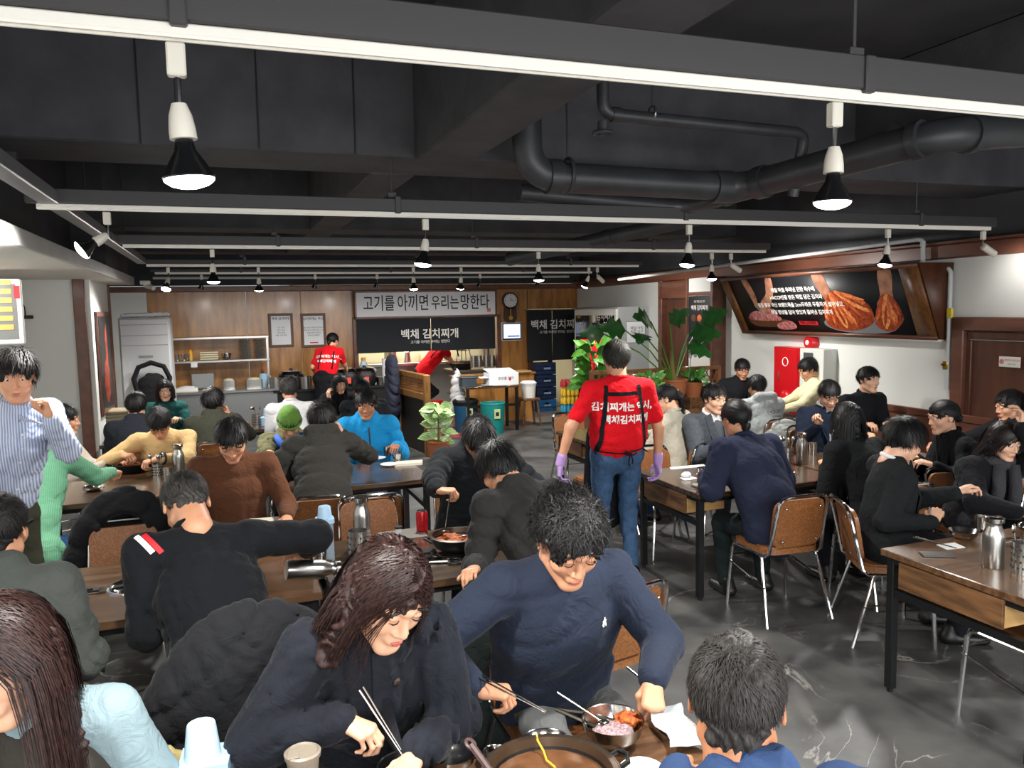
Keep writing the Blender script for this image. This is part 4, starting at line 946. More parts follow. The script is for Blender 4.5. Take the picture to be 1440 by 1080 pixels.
# right side
cream = S_('woman in a cream cardigan with a dark ponytail and pink hair tie', P(936, 562, y=6.0), (3.66, 5.86), -28, 'woman in the cream cardigan', top='sweater', topm=mat('cream_knit', '#bdb8a8', .9, sheen=.25), look=(-30, 22), fem=True, hair='pony', hairm=H_SOFT, res=.016, pants=JEAN_D, skin=SKIN2)
gsuit = S_('man in a grey suit and open white shirt facing the camera', P(1005, 562, y=5.60), (3.98, 5.74), 186, 'man in the grey suit', top='suit', shirtw=True, topm=mat('suit_grey', '#50565d', .8, bump=.05), look=(-8, 6), hair='short', res=.015, skin=SKIN2)
navyw = S_('woman in a navy blouse with low tied black hair, back turned', P(1034, 590, y=4.40), (3.25, 4.04), 3, 'woman in the navy blouse', top='shirt', topm=mat('navy_blouse', '#22273a', .75), look=(-6, 14), fem=True, hair='lowpony', res=.014, n=3000,
   pants=mat('green_black_trousers', '#1a2324', .8), hands=((3.02, 4.5, .80), (3.5, 4.5, .80)), bulk=.03, sw=.18, wide=1.1)
S_('man in a black jacket near the white wall beyond the grey hooded top', P(1044, 520, y=8.2), (5.9, 8.3), 190, 'man near the white wall', top='suit', topm=mat('black_cloth2', '#191b20', .8), look=(10, 20), res=.02)
hood = S_('person in a grey hooded top, back turned', P(1064, 545, y=6.95), (5.25, 6.70), 4, 'person in the grey hooded top', top='hoodie', topm=mat('grey_hoodie', '#9ba1a1', .9, sheen=.2), look=(0, 18), hair='short', res=.016)
S_('person in a pale yellow sweater leaning by the red fire cabinet', P(1137, 520, y=7.1), (6.0, 6.92), -62, 'person in the pale yellow sweater', top='sweater', topm=mat('pale_yellow_knit', '#c8c29e', .9), look=(-5, 25), res=.018)
nsuit = S_('man in a navy suit eating with his head bowed', P(1166, 556, y=5.60), (5.08, 5.74), 192, 'man in the navy suit', top='suit', shirtw=True, topm=mat('suit_navy', '#1c2435', .8), look=(12, 28), hair='short', res=.016, hands=((5.3, 5.4, .79), P(1152, 598, y=5.40)), hfw=(None, (-.4, -.1, .8)), pose=('relax', 'pinch'), skin=SKIN2)
longh = S_('woman with long straight black hair in a black jacket, back turned', P(1190, 592, y=4.28), (4.05, 4.0), 2, 'woman with long straight hair', top='suit', topm=mat('black_cloth3', '#17191b', .8), look=(2, 4), fem=True, hair='long', hairm=H_BLACK, res=.014, n=3600)
S_('man in a black shirt sitting upright facing the camera by the white wall', P(1222, 535, y=6.0), (5.80, 6.12), 186, 'man in the black shirt', top='shirt', topm=mat('black_shirt', '#15171b', .75), look=(-4, 2), hair='short', res=.016, skin=SKIN2)
bsuit = S_('man in a black suit turned sideways, rubbing his wrist', P(1272, 622, y=3.60), (3.60, 3.50), 116, 'man in the black suit', top='suit', shirtw=True, topm=mat('suit_black', '#1a1d1f', .8), look=(-20, 26), hair='thick', hairm=H_BLACK, res=.013, n=3200, skin=SKIN2,
   hands=(P(1345, 693, y=3.45), P(1312, 735, y=3.25)), pose=('relax', 'relax'), hfw=((.8, -.1, .3), (.6, .3, .45)), hint=((-.6, -.4, -.7), (.5, -.5, -.8)), hs=1.04)
bun = S_('woman in black with her hair in a curled bun, side on', P(1326, 588, y=4.25), (5.0, 4.06), -66, 'woman with the bun', top='suit', topm=mat('black_cloth4', '#15171a', .8), look=(-8, 10), fem=True, hair='bun', hairm=H_BLACK, res=.015, n=2200, skin=SKIN2)
S_('person with short black hair behind the woman with the scarf at the right edge', P(1420, 572, y=4.5), (5.72, 4.5), -70, 'person behind the scarf', top='suit', topm=mat('black_cloth5', '#1b1c20', .8), look=(0, 10), res=.018)
scarf = S_('woman with long dark hair and a grey scarf at the right edge', P(1412, 622, y=3.62), (4.62, 3.76), 192, 'woman with the grey scarf', top='coat', topm=mat('black_coat', '#16171b', .8, sheen=.1), look=(-6, 16), fem=True, hair='wavy', hairm=hairmat('hair_darkbrown', '#241a18', '#0d0909'), res=.014, n=3200,
   skin=SKIN2, hands=(P(1436, 600, y=3.50), P(1432, 722, y=3.35)), hfw=((.1, .1, 1), (.8, -.4, -.1)), hint=((-.7, .1, -.9), (.7, .2, -.6)), pose=('relax', 'relax'))
waiter = person('waiter in a red shirt, black apron straps, jeans and lilac gloves walking away', (P(868, 690, y=4.86).x, 4.86, .93), 8, P(866, 506, y=4.84), look=(0, 4), hands=(P(788, 650, y=4.86), P(926, 652, y=4.80)), top='tee', topm=RED, pants=JEAN, hair='short', hairm=hairmat('hair_grey_brown', '#3c3a33', '#1c1b18', .6),
   stand=True, res=.013, n=2600, pose=('relax', 'relax'), hint=((-.9, -.5, -.2), (.9, -.5, -.2)), hfw=((-.05, .05, -1), (.05, .05, -1)), glove=mat('lilac_glove', '#b795cf', .55), group='staff in red shirts', bulk=.022, shoe=M_black, wide=1.08)
s1 = person('staff woman in a red shirt with tied black hair, turned away at the rice cookers', (P(458, 560, y=12.9).x, 12.9, .90), 24, P(468, 480, y=13.1), look=(20, 22), top='tee', topm=RED, pants=mat('black_trousers', '#191a1d', .8), hair='lowpony', stand=True, res=.018, fem=True, group='staff in red shirts', hands=(P(442, 522, y=13.25), P(488, 520, y=13.3)), bulk=.03)
s2 = person('cook in a red shirt and dark apron bending over the stove behind the short curtain', P(588, 532, y=15.3), 84, P(632, 478, y=15.2), look=(0, 40), top='tee', topm=RED, pants=mat('black_trousers', '#191a1d', .8), hair='short', stand=True, res=.02, group='staff in red shirts', hands=(P(640, 512, y=15.0), P(640, 515, y=15.5)), bulk=.03)
s3 = person('staff member in red by the glass door fridge behind the rubber plant', (P(838, 555, y=10.8).x, 10.8, .93), 40, P(836, 466, y=10.9), look=(0, 5), top='tee', topm=RED, pants=mat('black_trousers', '#191a1d', .8), hair='crop', stand=True, res=.02, group='staff in red shirts', bulk=.03)
# ---------------------------------------------------------------- things worn: projected onto the cloth
from mathutils.bvhtree import BVHTree
def bvh(info, names):
    o = [c for c in info['root'].children if c.name.split('.')[0] in names][0]; me = o.data
    return BVHTree.FromPolygons([v.co[:] for v in me.vertices], [p.vertices[:] for p in me.polygons])
def cloth_print(info, names, V, F, m, nm, back=True, off=.0035, label=None, origin=None, tilt=0):
    """V: (u right as seen, v up) around the origin; cast on the garment"""
    T_ = bvh(info, names); sg = -1 if back else 1; TF, Rt, T = info['TF'], info['Rt'], info['T']
    o = origin if origin is not None else info['chest']; ct, st = math.cos(tilt), math.sin(tilt); out = []
    for u, v in V:
        u, v = u*ct-v*st, u*st+v*ct
        p = o+Rt*u*(1 if back else -1)+T*v+TF*sg*(.6 if back else .3); d = -TF*sg
        h = T_.ray_cast(Vector(p), Vector(d), 1.2)
        q = npv(h[0])-d*off if h[0] is not None else o+Rt*u*(1 if back else -1)+T*v+TF*sg*.12
        out.append(q)
    mb = MB(); mb.mix(np.array(out), F); return part(nm, mb, m, info['root'], label)
def text_print(info, names, body, size, m, origin, back=True, bold=.03, tilt=0):
    me = text_mesh(body, size, bold); V = [(v.co.x, v.co.y) for v in me.vertices]; F = [tuple(p.vertices) for p in me.polygons]
    return cloth_print(info, names, V, F, m, 'lettering', back, origin=origin, tilt=tilt)
def strap(info, names, pts, w_, m, nm='apron_strap', back=True, sub=14, off=.006, origin=None):
    V = []; F = []; P2 = []
    for (a, b), (c, d) in zip(pts[:-1], pts[1:]):
        for i in range(sub): P2.append((a+(c-a)*i/sub, b+(d-b)*i/sub))
    P2.append(pts[-1])
    for i, p in enumerate(P2):
        q = P2[min(i+1, len(P2)-1)]; r_ = P2[max(i-1, 0)]; d = np.array([q[0]-r_[0], q[1]-r_[1]]); d /= np.linalg.norm(d)+1e-9; n_ = np.array([-d[1], d[0]])*w_/2
        V += [(p[0]+n_[0], p[1]+n_[1]), (p[0], p[1]), (p[0]-n_[0], p[1]-n_[1])]
    for i in range(len(P2)-1): F += [(3*i, 3*i+1, 3*i+4, 3*i+3), (3*i+1, 3*i+2, 3*i+5, 3*i+4)]
    return cloth_print(info, names, V, F, m, nm, back, off=off, origin=origin)
wN = waiter['N']-waiter['T']*.16
text_print(waiter, ['shirt'], '김치찌개는 역시,', .062, M_whiteink, wN+waiter['Rt']*.0, bold=.035)
text_print(waiter, ['shirt'], '백채김치찌개', .062, M_whiteink, wN-waiter['T']*.085+waiter['Rt']*.02, bold=.035)
nk = waiter['N']-waiter['T']*.07
for sx in (-1, 1): strap(waiter, ['shirt'], [(sx*.115, .055), (sx*.125, -.05), (sx*.155, -.30), (sx*.175, -.42)], .026, APR, origin=nk)
strap(waiter, ['shirt'], [(-.13, 0), (.13, 0)], .026, APR, origin=nk)
strap(waiter, ['shirt'], [(-.18, -.40), (0, -.41), (.18, -.385)], .010, APR, origin=nk)
bw = MB(); c0 = nk-waiter['T']*.40-waiter['TF']*.165+waiter['Rt']*.03
for pts in ([(0, 0), (-.03, .02), (-.045, 0), (-.02, -.015), (0, 0)], [(0, 0), (.03, .02), (.045, .0), (.02, -.015), (0, 0)], [(0, 0), (-.01, -.06), (-.005, -.09)], [(0, 0), (.02, -.05), (.015, -.075)]):
    bw.tube([c0+waiter['Rt']*a+waiter['T']*b for a, b in pts], .005, 6)
part('apron_bow', bw, APR, waiter['root'])
# apron front skirt showing past the left side
s = Sdf(.014); hp = waiter['hip']; s.cone(hp+waiter['T']*.1+waiter['Fw']*.15-waiter['Rt']*.03, hp-np.array([0, 0, .42])+waiter['Fw']*.17-waiter['Rt']*.04, .15, .17, .03, fl=(waiter['Fw'], 4))
m = MB(); m.add(*s.build()); part('apron', m, APR, waiter['root'], smooth=True)
pk = MB()
for info, nm, o_, fs in ((s1, ['shirt'], s1['N']-s1['T']*.15, .055),):
    text_print(info, nm, '김치찌개는 역시,', fs, M_whiteink, o_); text_print(info, nm, '백채김치찌개', fs, M_whiteink, o_-info['T']*.08)
for inf in (s1, s2, s3):
    s = Sdf(.02); hp = inf['hip']; s.cone(hp+UPv*.08 if False else hp+np.array([0, 0, .06]), hp-np.array([0, 0, .45]), .15, .19, .03, fl=(inf['Fw'], 1.2)); m = MB(); m.add(*s.build(folds(.005, 1, 3))); part('apron', m, APR, inf['root'], smooth=True)
    strap(inf, ['shirt'], [(.1, .0), (.11, -.3)], .02, APR, origin=inf['N']-inf['T']*.06); strap(inf, ['shirt'], [(-.1, .0), (-.11, -.3)], .02, APR, origin=inf['N']-inf['T']*.06)
# jeans: pockets
for sx in (-1, 1): pass
# emblem on the navy sweatshirt (small rider figure)
em = [(-.004, -.016), (.002, -.015), (.001, -.006), (.006, -.009), (.008, -.016), (.011, -.015), (.010, -.004), (.008, .004), (.012, .010), (.006, .012), (.007, .019), (.002, .020), (.000, .012), (-.006, .008), (-.005, .001), (-.008, -.006)]
cloth_print(curly, ['sweater'], em+[(0, 0)], [(i, (i+1) % 16, 16) for i in range(16)], M_whiteink, 'emblem', back=False, origin=curly['chest']+curly['T']*.06-curly['Rt']*.10)
# shoulder stripes of the black jacket
o_ = stripe['N']-stripe['T']*.0
def cast_pts(info, names, pts, m, nm, w_, label=None, view=None):
    """ribbon laid on a garment along world points, cast from above"""
    T_ = bvh(info, names); V = []; F = []
    for i, p in enumerate(pts):
        q = pts[min(i+1, len(pts)-1)]; r_ = pts[max(i-1, 0)]; d = nrm(npv(q)-npv(r_)); n_ = nrm(np.cross(d, npv(view)))*w_/2
        for k in (-1, 0, 1):
            st = npv(p)-info['base']+n_*k+npv(view)*.3; h = T_.ray_cast(Vector(st), -Vector(npv(view)), 1.0)
            V.append(npv(h[0])+npv(view)*.004 if h[0] is not None else npv(p)-info['base']+n_*k)
    for i in range(len(pts)-1): F += [(3*i, 3*i+1, 3*i+4, 3*i+3), (3*i+1, 3*i+2, 3*i+5, 3*i+4)]
    mb = MB(); mb.mix(np.array(V), F); part(nm, mb, m, info['root'], label)
SLw = stripe['SL']+stripe['base']; vw = nrm(np.array([-.1, -.75, .6]))
for k, mm_, lb in ((0, M_whiteink, 'white stripe'), (1, M_redink, 'red stripe')):
    a = SLw+stripe['Rt']*(-.02+.028*k)+np.array([0, -.02, .07]); b = a+stripe['Rt']*.06+np.array([0, -.05, -.06]); cast_pts(stripe, ['sweater'], [a+(b-a)*i/8 for i in range(9)], mm_, 'stripe', .020, lb, vw)
text_print(hood, ['hooded_top'], 'UCKT8T', .055, M_ink, hood['N']-hood['T']*.15+hood['Rt']*.06, bold=-.01, tilt=.1)
text_print(hood, ['hooded_top'], 'RESURREXI', .026, mat('pale_ink', '#55595a', .7), hood['N']-hood['T']*.20+hood['Rt']*.07, bold=0, tilt=.08)
# green knitted hat
s = Sdf(.008); s.ell((0, -.012, .065), (.092, .112, .105), k=.02); s.ell((0, .03, -.10), (.2, .2, .115), k=.01, mode=-1); m = MB(); m.add(*s.build(lambda p: .002*np.sin(np.arctan2(p[:, 0], p[:, 1])*60)))
part('knitted_hat', m, mat('hat_green', '#5f8a35', .9, sheen=.3), hat['root'], mw=hat['HM'], smooth=True)
m = MB(); m.tube([(.094*math.cos(a), -.012+.114*math.sin(a), .035) for a in [i*math.pi/12 for i in range(24)]], .012, 8, closed=True); part('hat_brim', m, MATS['hat_green'], hat['root'], mw=hat['HM'], smooth=True)
m = MB(); n0 = hat['N']; m.tube([n0-hat['Rt']*.11+hat['TF']*.02, n0-hat['Rt']*.08+hat['TF']*.10-hat['T']*.05, n0+hat['TF']*.13-hat['T']*.10, n0+hat['Rt']*.08+hat['TF']*.10-hat['T']*.05, n0+hat['Rt']*.11+hat['TF']*.02], .04, 10); part('jacket_collar', m, mat('blue_lining', '#2458b5', .7), hat['root'], smooth=True)
# scarf, tie, vest, watch, belt, zip, hair tie
m = MB(); n0 = scarf['N']; R_, T_F, T_ = scarf['Rt'], scarf['TF'], scarf['T']
m.tube([n0+R_*.08*math.cos(a)+T_F*(.085*math.sin(a)+.01)+T_*(.03-.03*math.sin(a)) for a in [i*math.pi/10 for i in range(20)]], .035, 10, closed=True)
for sx in (-1, 1): m.tube([n0+R_*sx*.05+T_F*.11+T_*.0, n0+R_*sx*.06+T_F*.16-T_*.14, n0+R_*sx*.07+T_F*.17-T_*.30], [.035, .04, .035], 10)
part('scarf', m, mat('scarf_grey', '#3c3c40', .95, sheen=.3, bump=.3, bscale=90), scarf['root'], smooth=True)
s = Sdf(.012); n0 = leftw['N']; h_, c_, T_, TF_ = leftw['hip'], leftw['chest'], leftw['T'], leftw['TF']
s.cone(h_+T_*.02, c_, .185, .195, .05, fl=(TF_, 1.35)); s.cone(c_, n0-T_*.09, .195, .135, .05, fl=(TF_, 1.42)); s.cone(n0+TF_*.13+T_*.04, n0+TF_*.2-T_*.16, .07, .02, .02, mode=-1)
s.cone(n0-T_*.0, n0+T_*.1, .075, .08, .02, mode=-1)
m = MB(); m.add(*s.build(folds(.004, 1, 5))); part('vest', m, mat('vest_dark', '#3a3733', .85, sheen=.1), leftw['root'], smooth=True)
for inf, mm_ in ((curly, None),):
    pass
E_, W_ = beige['W'][0][1], beige['W'][0][2]; d = nrm(W_-E_); c_ = W_-d*.04; u = nrm(np.cross(d, (0, 0, 1))); v = np.cross(d, u)
m = MB(); m.tube([c_+(u*math.cos(a)+v*math.sin(a))*.044 for a in [i*math.pi/8 for i in range(16)]], .009, 6, closed=True).ell(c_-v*.046*np.sign(v[2])*-1, (.02, .02, .012)); part('watch', m, M_black, beige['root'], 'black wristwatch')
m = MB(); hb = strip['hip']+np.array([0, 0, .05]); m.tube([hb+strip['Rt']*.172*math.cos(a)+strip['Fw']*.14*math.sin(a)+np.array([0, 0, -.06]) for a in [i*math.pi/14 for i in range(28)]], .016, 6, closed=True); part('belt', m, M_black, strip['root'])
for i in range(7): cloth_print(strip, ['shirt'], [(.006*math.cos(a), .006*math.sin(a)) for a in [j*math.pi/3 for j in range(6)]], [(0, 1, 2, 3, 4, 5)], M_white, 'button', back=False, origin=strip['N']-strip['T']*(.06+.07*i)-strip['Rt']*.0)
strap(strip, ['shirt'], [(0, -.03), (0, -.5)], .03, HS, 'placket', back=False, origin=strip['N'], off=.003)
strap(blue, ['padded_jacket'], [(0, -.04), (0, -.42)], .012, M_black, 'zip', back=False, origin=blue['N'])
m = MB(); m.ell((0, 0, 0), (.018, .018, .018)); part('hair_tie', m, mat('pink_tie', '#e6a58c', .7), cream['root'], mw=cream['HM'] @ Matrix.Translation((0, -.125, .035)), label='pink hair tie')
m = MB(); m.ell((0, 0, 0), (.013, .004, .013), 12, 6); pc = womanC['N']+womanC['TF']*.16-womanC['T']*.10
cloth_print(womanC, ['jacket'], [(.011*math.cos(a), .011*math.sin(a)) for a in [j*math.pi/6 for j in range(12)]], [tuple(range(12))], M_chrome, 'snap_button', back=False, origin=womanC['N']-womanC['T']*.12-womanC['Rt']*.05, label='shiny snap button', off=.008)
strap(womanC, ['jacket'], [(.0, .0), (.01, -.42)], .045, COATN, 'placket', back=False, origin=womanC['N'], off=.012)
# ---------------------------------------------------------------- empty chairs and coats
for px, py, yy, fc, lb in ((612, 862, 3.14, 0, 'empty brown vinyl chair behind the woman in the navy coat'), (526, 700, 4.62, 180, 'empty brown chair on the far side of the cluttered table'), (518, 690, 5.16, 0, 'empty brown chair behind the tall blue water bottle'),
                           (196, 700, 5.50, 0, 'empty brown chair left of the grey haired man'), (935, 640, 5.42, 180, 'empty brown chair tucked behind the table beside the waiter'),
                           (812, 600, 7.62, 180, 'empty brown chair beyond the empty table behind the waiter'), (845, 640, 6.12, 0, 'empty brown chair partly hidden by the waiter')):
    q = P(px, py, y=yy); chair(q.x, yy, fc, lb)
chair(3.42, 2.45, 0, 'brown chair pushed under the table at the lower right')
q = P(165, 735, y=4.62); chair(q.x, 4.62, 180, 'brown chair with a black jacket over its back at the left table')
coat(q.x, 4.62, 180, C_BLK, 'black jacket over the chair back at the left table, brown pad showing', top=.86, bot=.30, res=.014, open_=True, th=.09)
coat(.02, 2.72, -4, C_BLK, 'big black quilted coat hung behind the man pouring from the jug', w_=.29, top=.93, bot=.1, th=.13, res=.012)
coat(1.02, 2.62, 176, C_BLKG, 'black coat on the chair of the man in the navy sweatshirt', w_=.27, top=.76, bot=.2, th=.10, res=.013)
coat(5.28, 6.72, 4, mat('grey_coat', '#a9adab', .9), 'pale grey coat over the chair of the grey hooded top', w_=.22, top=.70, bot=.2, quilt=False)
coat(3.98, 5.76, 0, mat('oat_coat', '#b0a999', .9), 'oatmeal coat beside the man in the grey suit', w_=.2, top=.72, bot=.2, quilt=False) if False else None
q = P(210, 1030, z=.5); s = Sdf(.013); s.cone((0, 0, .45), (.02, .05, .72), .16, .06, .05, fl=((0, 1, 0), 1.6)).cone((0, 0, .45), (.1, 0, .2), .16, .1, .05)
m = MB(); m.add(*s.build(folds(.015, 1.2, 9))); solo('yellow_coat', m, mat('mustard_cloth', '#b3a36a', .9), 'mustard yellow coat beside the woman in the pale blue sweater', 'coat', None, (P(215, 1010, y=2.15).x, 2.2, 0), smooth=True)

# matte cloth: less gloss and a fine weave on everything worn
for o in list(bpy.data.objects):
    if o.type == 'MESH' and o.name.split('.')[0] in ('shirt', 'sweater', 'jacket', 'padded_jacket', 'hooded_top', 'vest', 'trousers', 'shell', 'apron', 'scarf', 'apron_strap'):
        m_ = o.data.materials[0]
        if m_.get('cloth_done'): continue
        m_['cloth_done'] = 1; nt = m_.node_tree; b_ = nt.nodes['Principled BSDF']; b_.inputs['Roughness'].default_value = .92; b_.inputs['Specular IOR Level'].default_value = .18; b_.inputs['Sheen Weight'].default_value = min(b_.inputs['Sheen Weight'].default_value, .06)
        tc_ = nt.nodes.new('ShaderNodeTexCoord'); t_ = nt.nodes.new('ShaderNodeTexNoise'); t_.inputs['Scale'].default_value = 13; t_.inputs['Detail'].default_value = 5; t_.inputs['Distortion'].default_value = 1.6
        bp_ = nt.nodes.new('ShaderNodeBump'); bp_.inputs['Strength'].default_value = .55; bp_.inputs['Distance'].default_value = .02
        nt.links.new(tc_.outputs['Object'], t_.inputs['Vector']); nt.links.new(t_.outputs[0], bp_.inputs['Height']); nt.links.new(bp_.outputs[0], b_.inputs['Normal'])
# ================================================================ things on the tables
M_steelp = mat('polished_steel', '#c4c2be', .16, 1); M_dsteel = mat('dark_steel', '#6d675f', .3, 1)
M_iron = mat('black_iron', '#1a1918', .45, .4); M_stew = mat('red_stew', '#a9501c', .3, kind='noise', scale=25, col2='#6f2c0c', bump=.5, bscale=60)
M_kim = mat('orange_kimchi', '#cf7426', .4, kind='noise', scale=60, col2='#8e350c', bump=.8, bscale=120); M_blueplastic = mat('pale_blue_plastic', '#a9c8de', .25, alpha=.85)
M_tissue = mat('tissue', '#e6e8ea', .9); M_plate = mat('white_plate', '#e9eaea', .25)
def ring_pts(r, z, n=20, c=(0, 0)): return [(c[0]+r*math.cos(2*math.pi*i/n), c[1]+r*math.sin(2*math.pi*i/n), z) for i in range(n)]
def at(px, py, z=TH): return P(px, py, z=z)
def jug(loc, label, h=.25, r=.043, tilt=None, group='steel water flasks'):
    t = thing('water_flask', label, 'flask', loc, 0, group)
    part('body', MB().lathe([(.001, 0), (r*.95, 0), (r, .006), (r*1.0, h*.62), (r*.92, h*.70), (r*.68, h*.80), (r*.62, h*.86), (r*.70, h*.89)], 24), M_steel, t)
    part('lid', MB().lathe([(r*.72, h*.89), (r*.86, h*.90), (r*.88, h*.985), (r*.78, h), (.001, h)], 24), M_steelp, t)
    if tilt is not None: t.rotation_euler = tilt
    return t
def holder(loc, label, h=.14, r=.045, tools=3):
    t = thing('cutlery_holder', label, 'holder', loc, random.random()*3, 'perforated cutlery holders')
    part('cup', MB().lathe([(.001, 0), (r, 0), (r, h), (r-.002, h), (r-.002, .004), (.001, .004)], 24), M_steel, t)
    m = MB()
    for k in range(4):
        for i in range(14):
            a = 2*math.pi*(i+.5*(k % 2))/14; c = (r*1.0*math.cos(a), r*1.0*math.sin(a), h*(.2+.2*k)); m.ell(c, (.005, .005, .006), 6, 4)
    part('holes', m, M_black, t, 'dark punched holes')
    for i in range(tools):
        a = i*2.1+.4; b = Vector((math.cos(a)*.02, math.sin(a)*.02, .01)); e = Vector((math.cos(a)*.045, math.sin(a)*.045, h+.05))
        s_ = part('spoon' if i else 'ladle', MB().tube([b, e], .0035, 6).ell(e+Vector((0, 0, .012)), (.018, .007, .022) if i else (.032, .03, .02), 10, 6), M_steelp, t)
    return t
def cup(loc, label, r=.034, h=.075, m=None, group='steel cups', up=True):
    t = thing('steel_cup', label, 'cup', loc, 0, group)
    part('cup_body', MB().lathe([(.001, 0), (r*.85, 0), (r, h), (r*.96, h), (r*.8, .004), (.001, .004)], 18), m or M_steelp, t); return t
def bowl(loc, label, r=.07, h=.045, m=None, name='steel_bowl', cat='bowl', group='steel bowls', content=None):
    t = thing(name, label, cat, loc, 0, group)
    part('bowl_body', MB().lathe([(.001, 0), (r*.5, 0), (r*.62, .004), (r*.9, h*.55), (r*.985, h), (r*1.0, h+.002), (r*.96, h), (r*.87, h*.55), (r*.55, .008), (.001, .006)], 32), m or M_steelp, t)
    if content: part('food', MB().lathe([(r*.83, h*.45), (r*.5, h*.58), (.001, h*.62)], 20), content, t)
    return t
def plate(loc, label, r=.075, m=None):
    return solo('plate', MB().lathe([(.001, 0), (r*.6, 0), (r*.95, .012), (r, .016), (r*.93, .015), (r*.58, .005), (.001, .005)], 28), m or M_plate, label, 'plate', 'white plates', loc)
def sticks(a, b, label, gap=.012, r=.0022, name='chopsticks'):
    a, b = Vector(a), Vector(b); t = thing(name, label, 'chopsticks', a, 0, 'steel chopsticks'); d = (b-a).normalized(); s = d.cross(Vector((0, 0, 1))).normalized()*gap
    for k in (-1, 1): part('stick', MB().tube([s*k*.8, (b-a)+s*k*.25], [r*1.4, r*.8], 6), M_steelp, t)
    return t
def spoon(a, b, label, m=None):
    a, b = Vector(a), Vector(b); t = thing('spoon', label, 'spoon', a, 0, 'steel spoons'); d = b-a
    part('handle', MB().tube([(0, 0, 0), d*.85], [.0038, .0022], 6), m or M_steelp, t); part('spoon_bowl', MB().ell(d*.93, (.02, .014, .005), 12, 6), m or M_steelp, t); return t
def pan(loc, label, r=.135, h=.06, rim=M_dsteel, broth=None, cont=True, chunks=26, handle=True, seed=1):
    t = thing('stew_pan', label, 'pan', loc, 0, 'stew pans'); rn = random.Random(seed)
    part('pan_body', MB().lathe([(.001, 0), (r*.72, 0), (r*.9, h*.4), (r*.97, h), (r*1.03, h+.004), (r*1.03, h+.008), (r*.94, h+.004), (r*.86, h*.4), (r*.68, .008), (.001, .006)], 36), M_iron, t)
    part('rim', MB().lathe([(r*1.03, h+.003), (r*1.05, h+.007), (r*.93, h+.010), (r*.90, h*.75)], 36), rim, t, 'worn bare metal rim')
    if handle:
        for k in (-1, 1): part('handle', MB().tube([(k*r*1.0, -.03, h*.8), (k*r*1.2, -.028, h*1.05), (k*r*1.27, 0, h*1.1), (k*r*1.2, .028, h*1.05), (k*r*1.0, .03, h*.8)], .007, 8), M_iron, t)
    part('stew', MB().lathe([(r*.88, h*.62), (r*.4, h*.66), (.001, h*.66)], 28), broth or M_stew, t)
    m = MB()
    for i in range(chunks):
        a, q = rn.random()*6.28, r*.75*math.sqrt(rn.random()); Rm = np.array(Matrix.Rotation(rn.random()*3, 3, 'Z') @ Matrix.Rotation(rn.random()*.8-.4, 3, 'X'))
        m.ell((q*math.cos(a), q*math.sin(a), h*.66+.006), (.020+.014*rn.random(), .012+.008*rn.random(), .008), 8, 5, R=Rm)
    if chunks: part('kimchi', m, M_kim, t).__setitem__('kind', 'stuff')
    return t
def burner(loc, label, r=.13, module=True):
    t = thing('gas_burner', label, 'burner', loc, 0, 'table burners')
    part('drip_ring', MB().lathe([(r*1.05, 0), (r*1.05, .006), (r*.98, .010), (r*.88, .006), (r*.8, .002), (r*.5, .0015), (.001, .0015)], 36), M_chrome, t)
    part('burner_head', MB().lathe([(.045, .002), (.045, .012), (.03, .016), (.001, .016)], 20).lathe([(.075, .002), (.08, .008), (.068, .01), (.062, .002)], 24), M_iron, t)
    for i in range(4): a = i*math.pi/2+.4; part('grate_bar', MB().box((math.cos(a)*r*.62, math.sin(a)*r*.62, .014), (r*.6, .006, .012), .001, rz=a), M_iron, t)
    if module:
        part('control_plate', MB().box((-r*1.05-.07, 0, .004), (.14, .075, .006), .002), M_chrome, t); part('knob', MB().box((-r*1.05-.07, 0, .009), (.085, .045, .006), .002).lathe([(.016, .01), (.016, .02), (.001, .021)], 14, (-r*1.05-.07, 0, 0)), M_iron, t)
    return t
# ---- left table
burner(at(197, 824), 'sunken chrome burner with a control plate in the left table, unused')
hw = puff4 and None
W_ = stripe['W'][1][2]+stripe['base']
jt = jug(W_+np.array([-.10, -.08, -.06]), 'steel flask tipped over in the hand of the man in the black striped jacket', h=.24, tilt=(0, math.radians(98), math.radians(8)))
# ---- middle table (T2)
q = at(643, 775); burner((q.x, q.y, TH), 'chrome burner under the pan of orange stew', module=False)
pan((q.x, q.y, TH+.02), 'black pan of orange kimchi stew on the middle table burner', r=.135, seed=3)
cn = at(594, 747); t = thing('drink_can', 'red soft drink can standing on the middle table', 'can', cn)
part('can_body', MB().lathe([(.001, 0), (.024, 0), (.0325, .008), (.033, .105), (.027, .116)], 24), mat('can_red', '#c0121c', .25, .3, kind='noise', scale=30, col2='#8f0a12'), t); part('can_top', MB().lathe([(.027, .115), (.028, .119), (.025, .118), (.001, .114)], 24), M_steelp, t)
b = at(459, 787); t = thing('water_bottle', 'tall pale blue translucent water bottle with an upturned cup lid', 'bottle', b)
part('bottle_body', MB().prism(rrect(.078, .078, .02), .19, (0, 0, 0), (1, 0, 0), (0, 1, 0)), mat('translucent_blue', '#9fb6c8', .2, alpha=.55), t); part('lid', MB().prism(rrect(.088, .088, .02), .022, (0, 0, .19), (1, 0, 0), (0, 1, 0)), mat('lid_blue', '#a8cbe6', .35), t)
part('cup_lid', MB().lathe([(.036, .212), (.030, .268), (.026, .272), (.001, .272)], 20), MATS['lid_blue'], t)
jug(at(510, 770), 'steel flask with a loop handle on the middle table behind the cutlery holder', h=.27, r=.044)
holder(at(505, 787), 'perforated steel cutlery holder on the middle table', tools=0, h=.15, r=.05)
